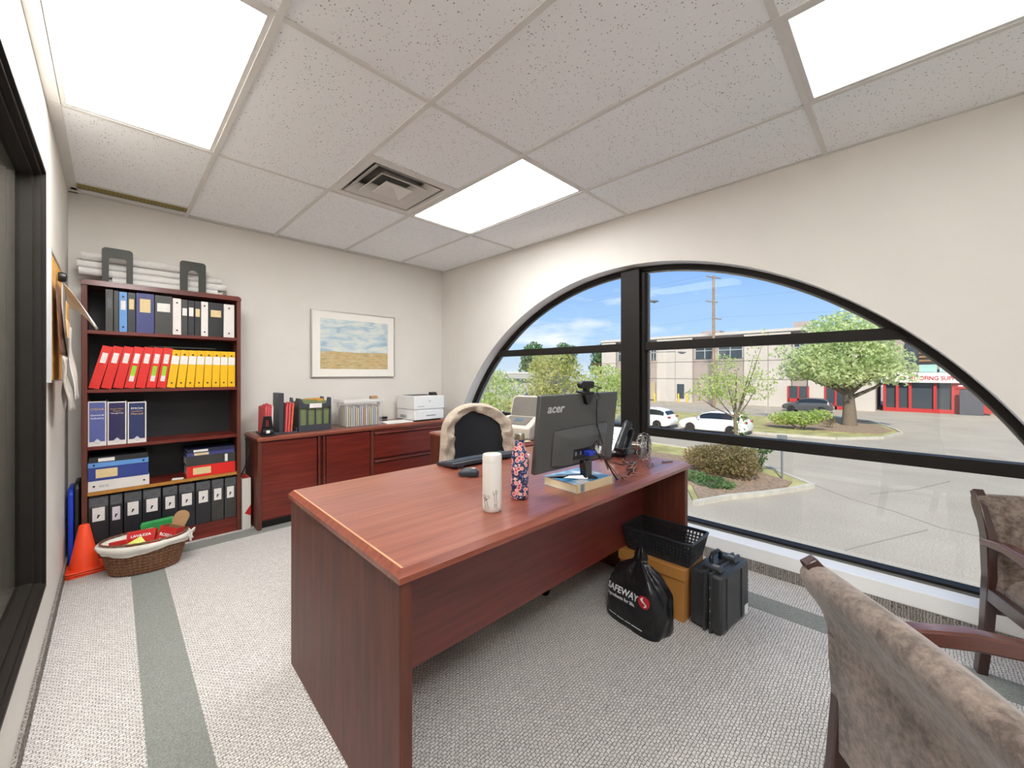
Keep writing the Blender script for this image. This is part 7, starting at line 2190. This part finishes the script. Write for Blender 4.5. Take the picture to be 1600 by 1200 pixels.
lg_ = part('red_emblem', lgm, mat('red_emblem_print', 'c41f2c', 0.4), bag, label='round red emblem with a white S curve')
sm_ = MB()
sc_pts = [(0.090 + 0.0095 * sin(2 * pi * s_) * -1, 0.165 + 0.024 - 0.048 * s_, 0.0075 * sin(pi * s_) + 0.0012) for s_ in [k / 14 for k in range(15)]]
vs = []; 
for (x, z, w_) in sc_pts:
    vs += [(x - w_, front_y(x, z) - 0.0032, z), (x + w_, front_y(x, z) - 0.0032, z)]
sm_.add(vs, [(2 * k, 2 * k + 1, 2 * k + 3, 2 * k + 2) for k in range(14)])
part('emblem_curve', sm_, M_INKW, lg_)

# hard equipment case
M_CASE = mat('black_hard_case', '343536', 0.36, var=0.06, vscale=12, bump=0.1, bscale=200)
cs_ = thing('equipment_case', 'black hard shell equipment case with latches standing beside the file box', 'case', (-0.846, -3.435, 0.0), R(-6.4))
KW, KT, KH = 0.325, 0.155, 0.282
part('base_shell', MB().box(0.006, KW - 0.006, 0.068, KT, 0.008, KH - 0.004), M_CASE, cs_, bv=0.014)
part('lid_shell', MB().box(0.006, KW - 0.006, 0.0, 0.064, 0.008, KH - 0.004), M_CASE, cs_, bv=0.014)
for y0_, y1_ in ((0.046, 0.058), (0.074, 0.086)):
    of = [(0, 0.002), (KW, 0.002), (KW, KH + 0.002), (0, KH + 0.002)]; inn = [(0.012, 0.014), (KW - 0.012, 0.014), (KW - 0.012, KH - 0.010), (0.012, KH - 0.010)]
    part('rib', MB().ringprism(of, inn, y0_, y1_, 'Y'), M_CASE, cs_, bv=0.002)
for x in (0.055, 0.22):
    part('rib_strap', MB().box(x, x + 0.010, -0.004, 0.0, 0.02, KH - 0.02), M_CASE, cs_, bv=0.002)
    part('latch', MB().prism([(0.020, KH - 0.002), (0.112, KH - 0.002), (0.104, KH + 0.016), (0.030, KH + 0.016)], x - 0.012, x + 0.038, 'X'), M_CASE, cs_, bv=0.003)
    part('latch_pin', MB().box(x + 0.002, x + 0.024, 0.040, 0.070, KH + 0.016, KH + 0.020), mat('worn_latch', '7c7c78', 0.3), cs_, bv=0.001)
hd_ = MB().tube([(0.112, 0.095, KH - 0.004), (0.112, 0.098, KH + 0.030), (0.130, 0.10, KH + 0.042), (0.195, 0.10, KH + 0.042), (0.213, 0.098, KH + 0.030), (0.213, 0.095, KH - 0.004)], 0.010, 10)
part('carry_handle', hd_, M_BLACK, cs_, smooth=60)
for k in range(4):
    part('corner_notch', MB().box(-0.003, 0.0, 0.050, 0.054, 0.05 + k * 0.055, 0.058 + k * 0.055), mat('worn_latch', '7c7c78', 0.3), cs_)
part('white_sticker', MB().box(0.262, 0.302, -0.0012, -0.0001, 0.016, 0.062), M_PAPER, cs_)
# foot rest under the desk
t = thing('foot_rest', 'black rounded foot rest on the carpet below the desk panel', 'foot rest', (-1.77, -2.43, 0.0), R(-14))
part('pad', MB().prism(rrect(0.22, 0.30, 0.06, 6), 0.012, 0.075, 'Z'), M_BLACK, t, bv=0.012)
part('feet', MB().prism(rrect(0.18, 0.25, 0.05, 6), 0.0, 0.012, 'Z'), M_BLACK, t)
# boxes between desk and window, seen mirrored in the glass
M_LTBOX = mat('white_carton_board', 'e6e2da', 0.6, var=0.02)
t = thing('white_carton', 'white carton with a teal M emblem behind the desk end, mirrored in the glass', 'box', (-0.50, -2.66, 0), R(0))
part('carton_body', MB().box(0, 0.30, -0.22, 0.0, 0, 0.30), M_LTBOX, t, bv=0.002)
mm3 = Matrix.Translation((0.3008, -0.16, 0.19)) @ Matrix.Rotation(R(90), 4, 'Z') @ Matrix.Rotation(R(90), 4, 'X')
text_part('M', 0.07, mat('teal_print', '2a7a7a', 0.5), t, mm3, bold=0.003)
rg2 = [(0.09 * cos(2 * pi * k / 40), 0.05 * sin(2 * pi * k / 40)) for k in range(41)]
part('emblem_ring', MB().tube([(0.301, -0.13 + p[0], 0.215 + p[1]) for p in rg2[6:34]], 0.0025, 4), mat('orange_print', 'd8805a', 0.5), t)
t = thing('brown_carton', 'brown cardboard carton beside the window, mirrored in the lower pane', 'box', (-0.52, -2.64, 0), R(0))
part('carton_body', MB().box(0, 0.28, 0, 0.34, 0, 0.36), M_KRAFT, t, bv=0.002)
part('tape', MB().box(0.10, 0.16, 0, 0.34, 0.3602, 0.361), mat('packing_tape', 'c9a878', 0.3), t)
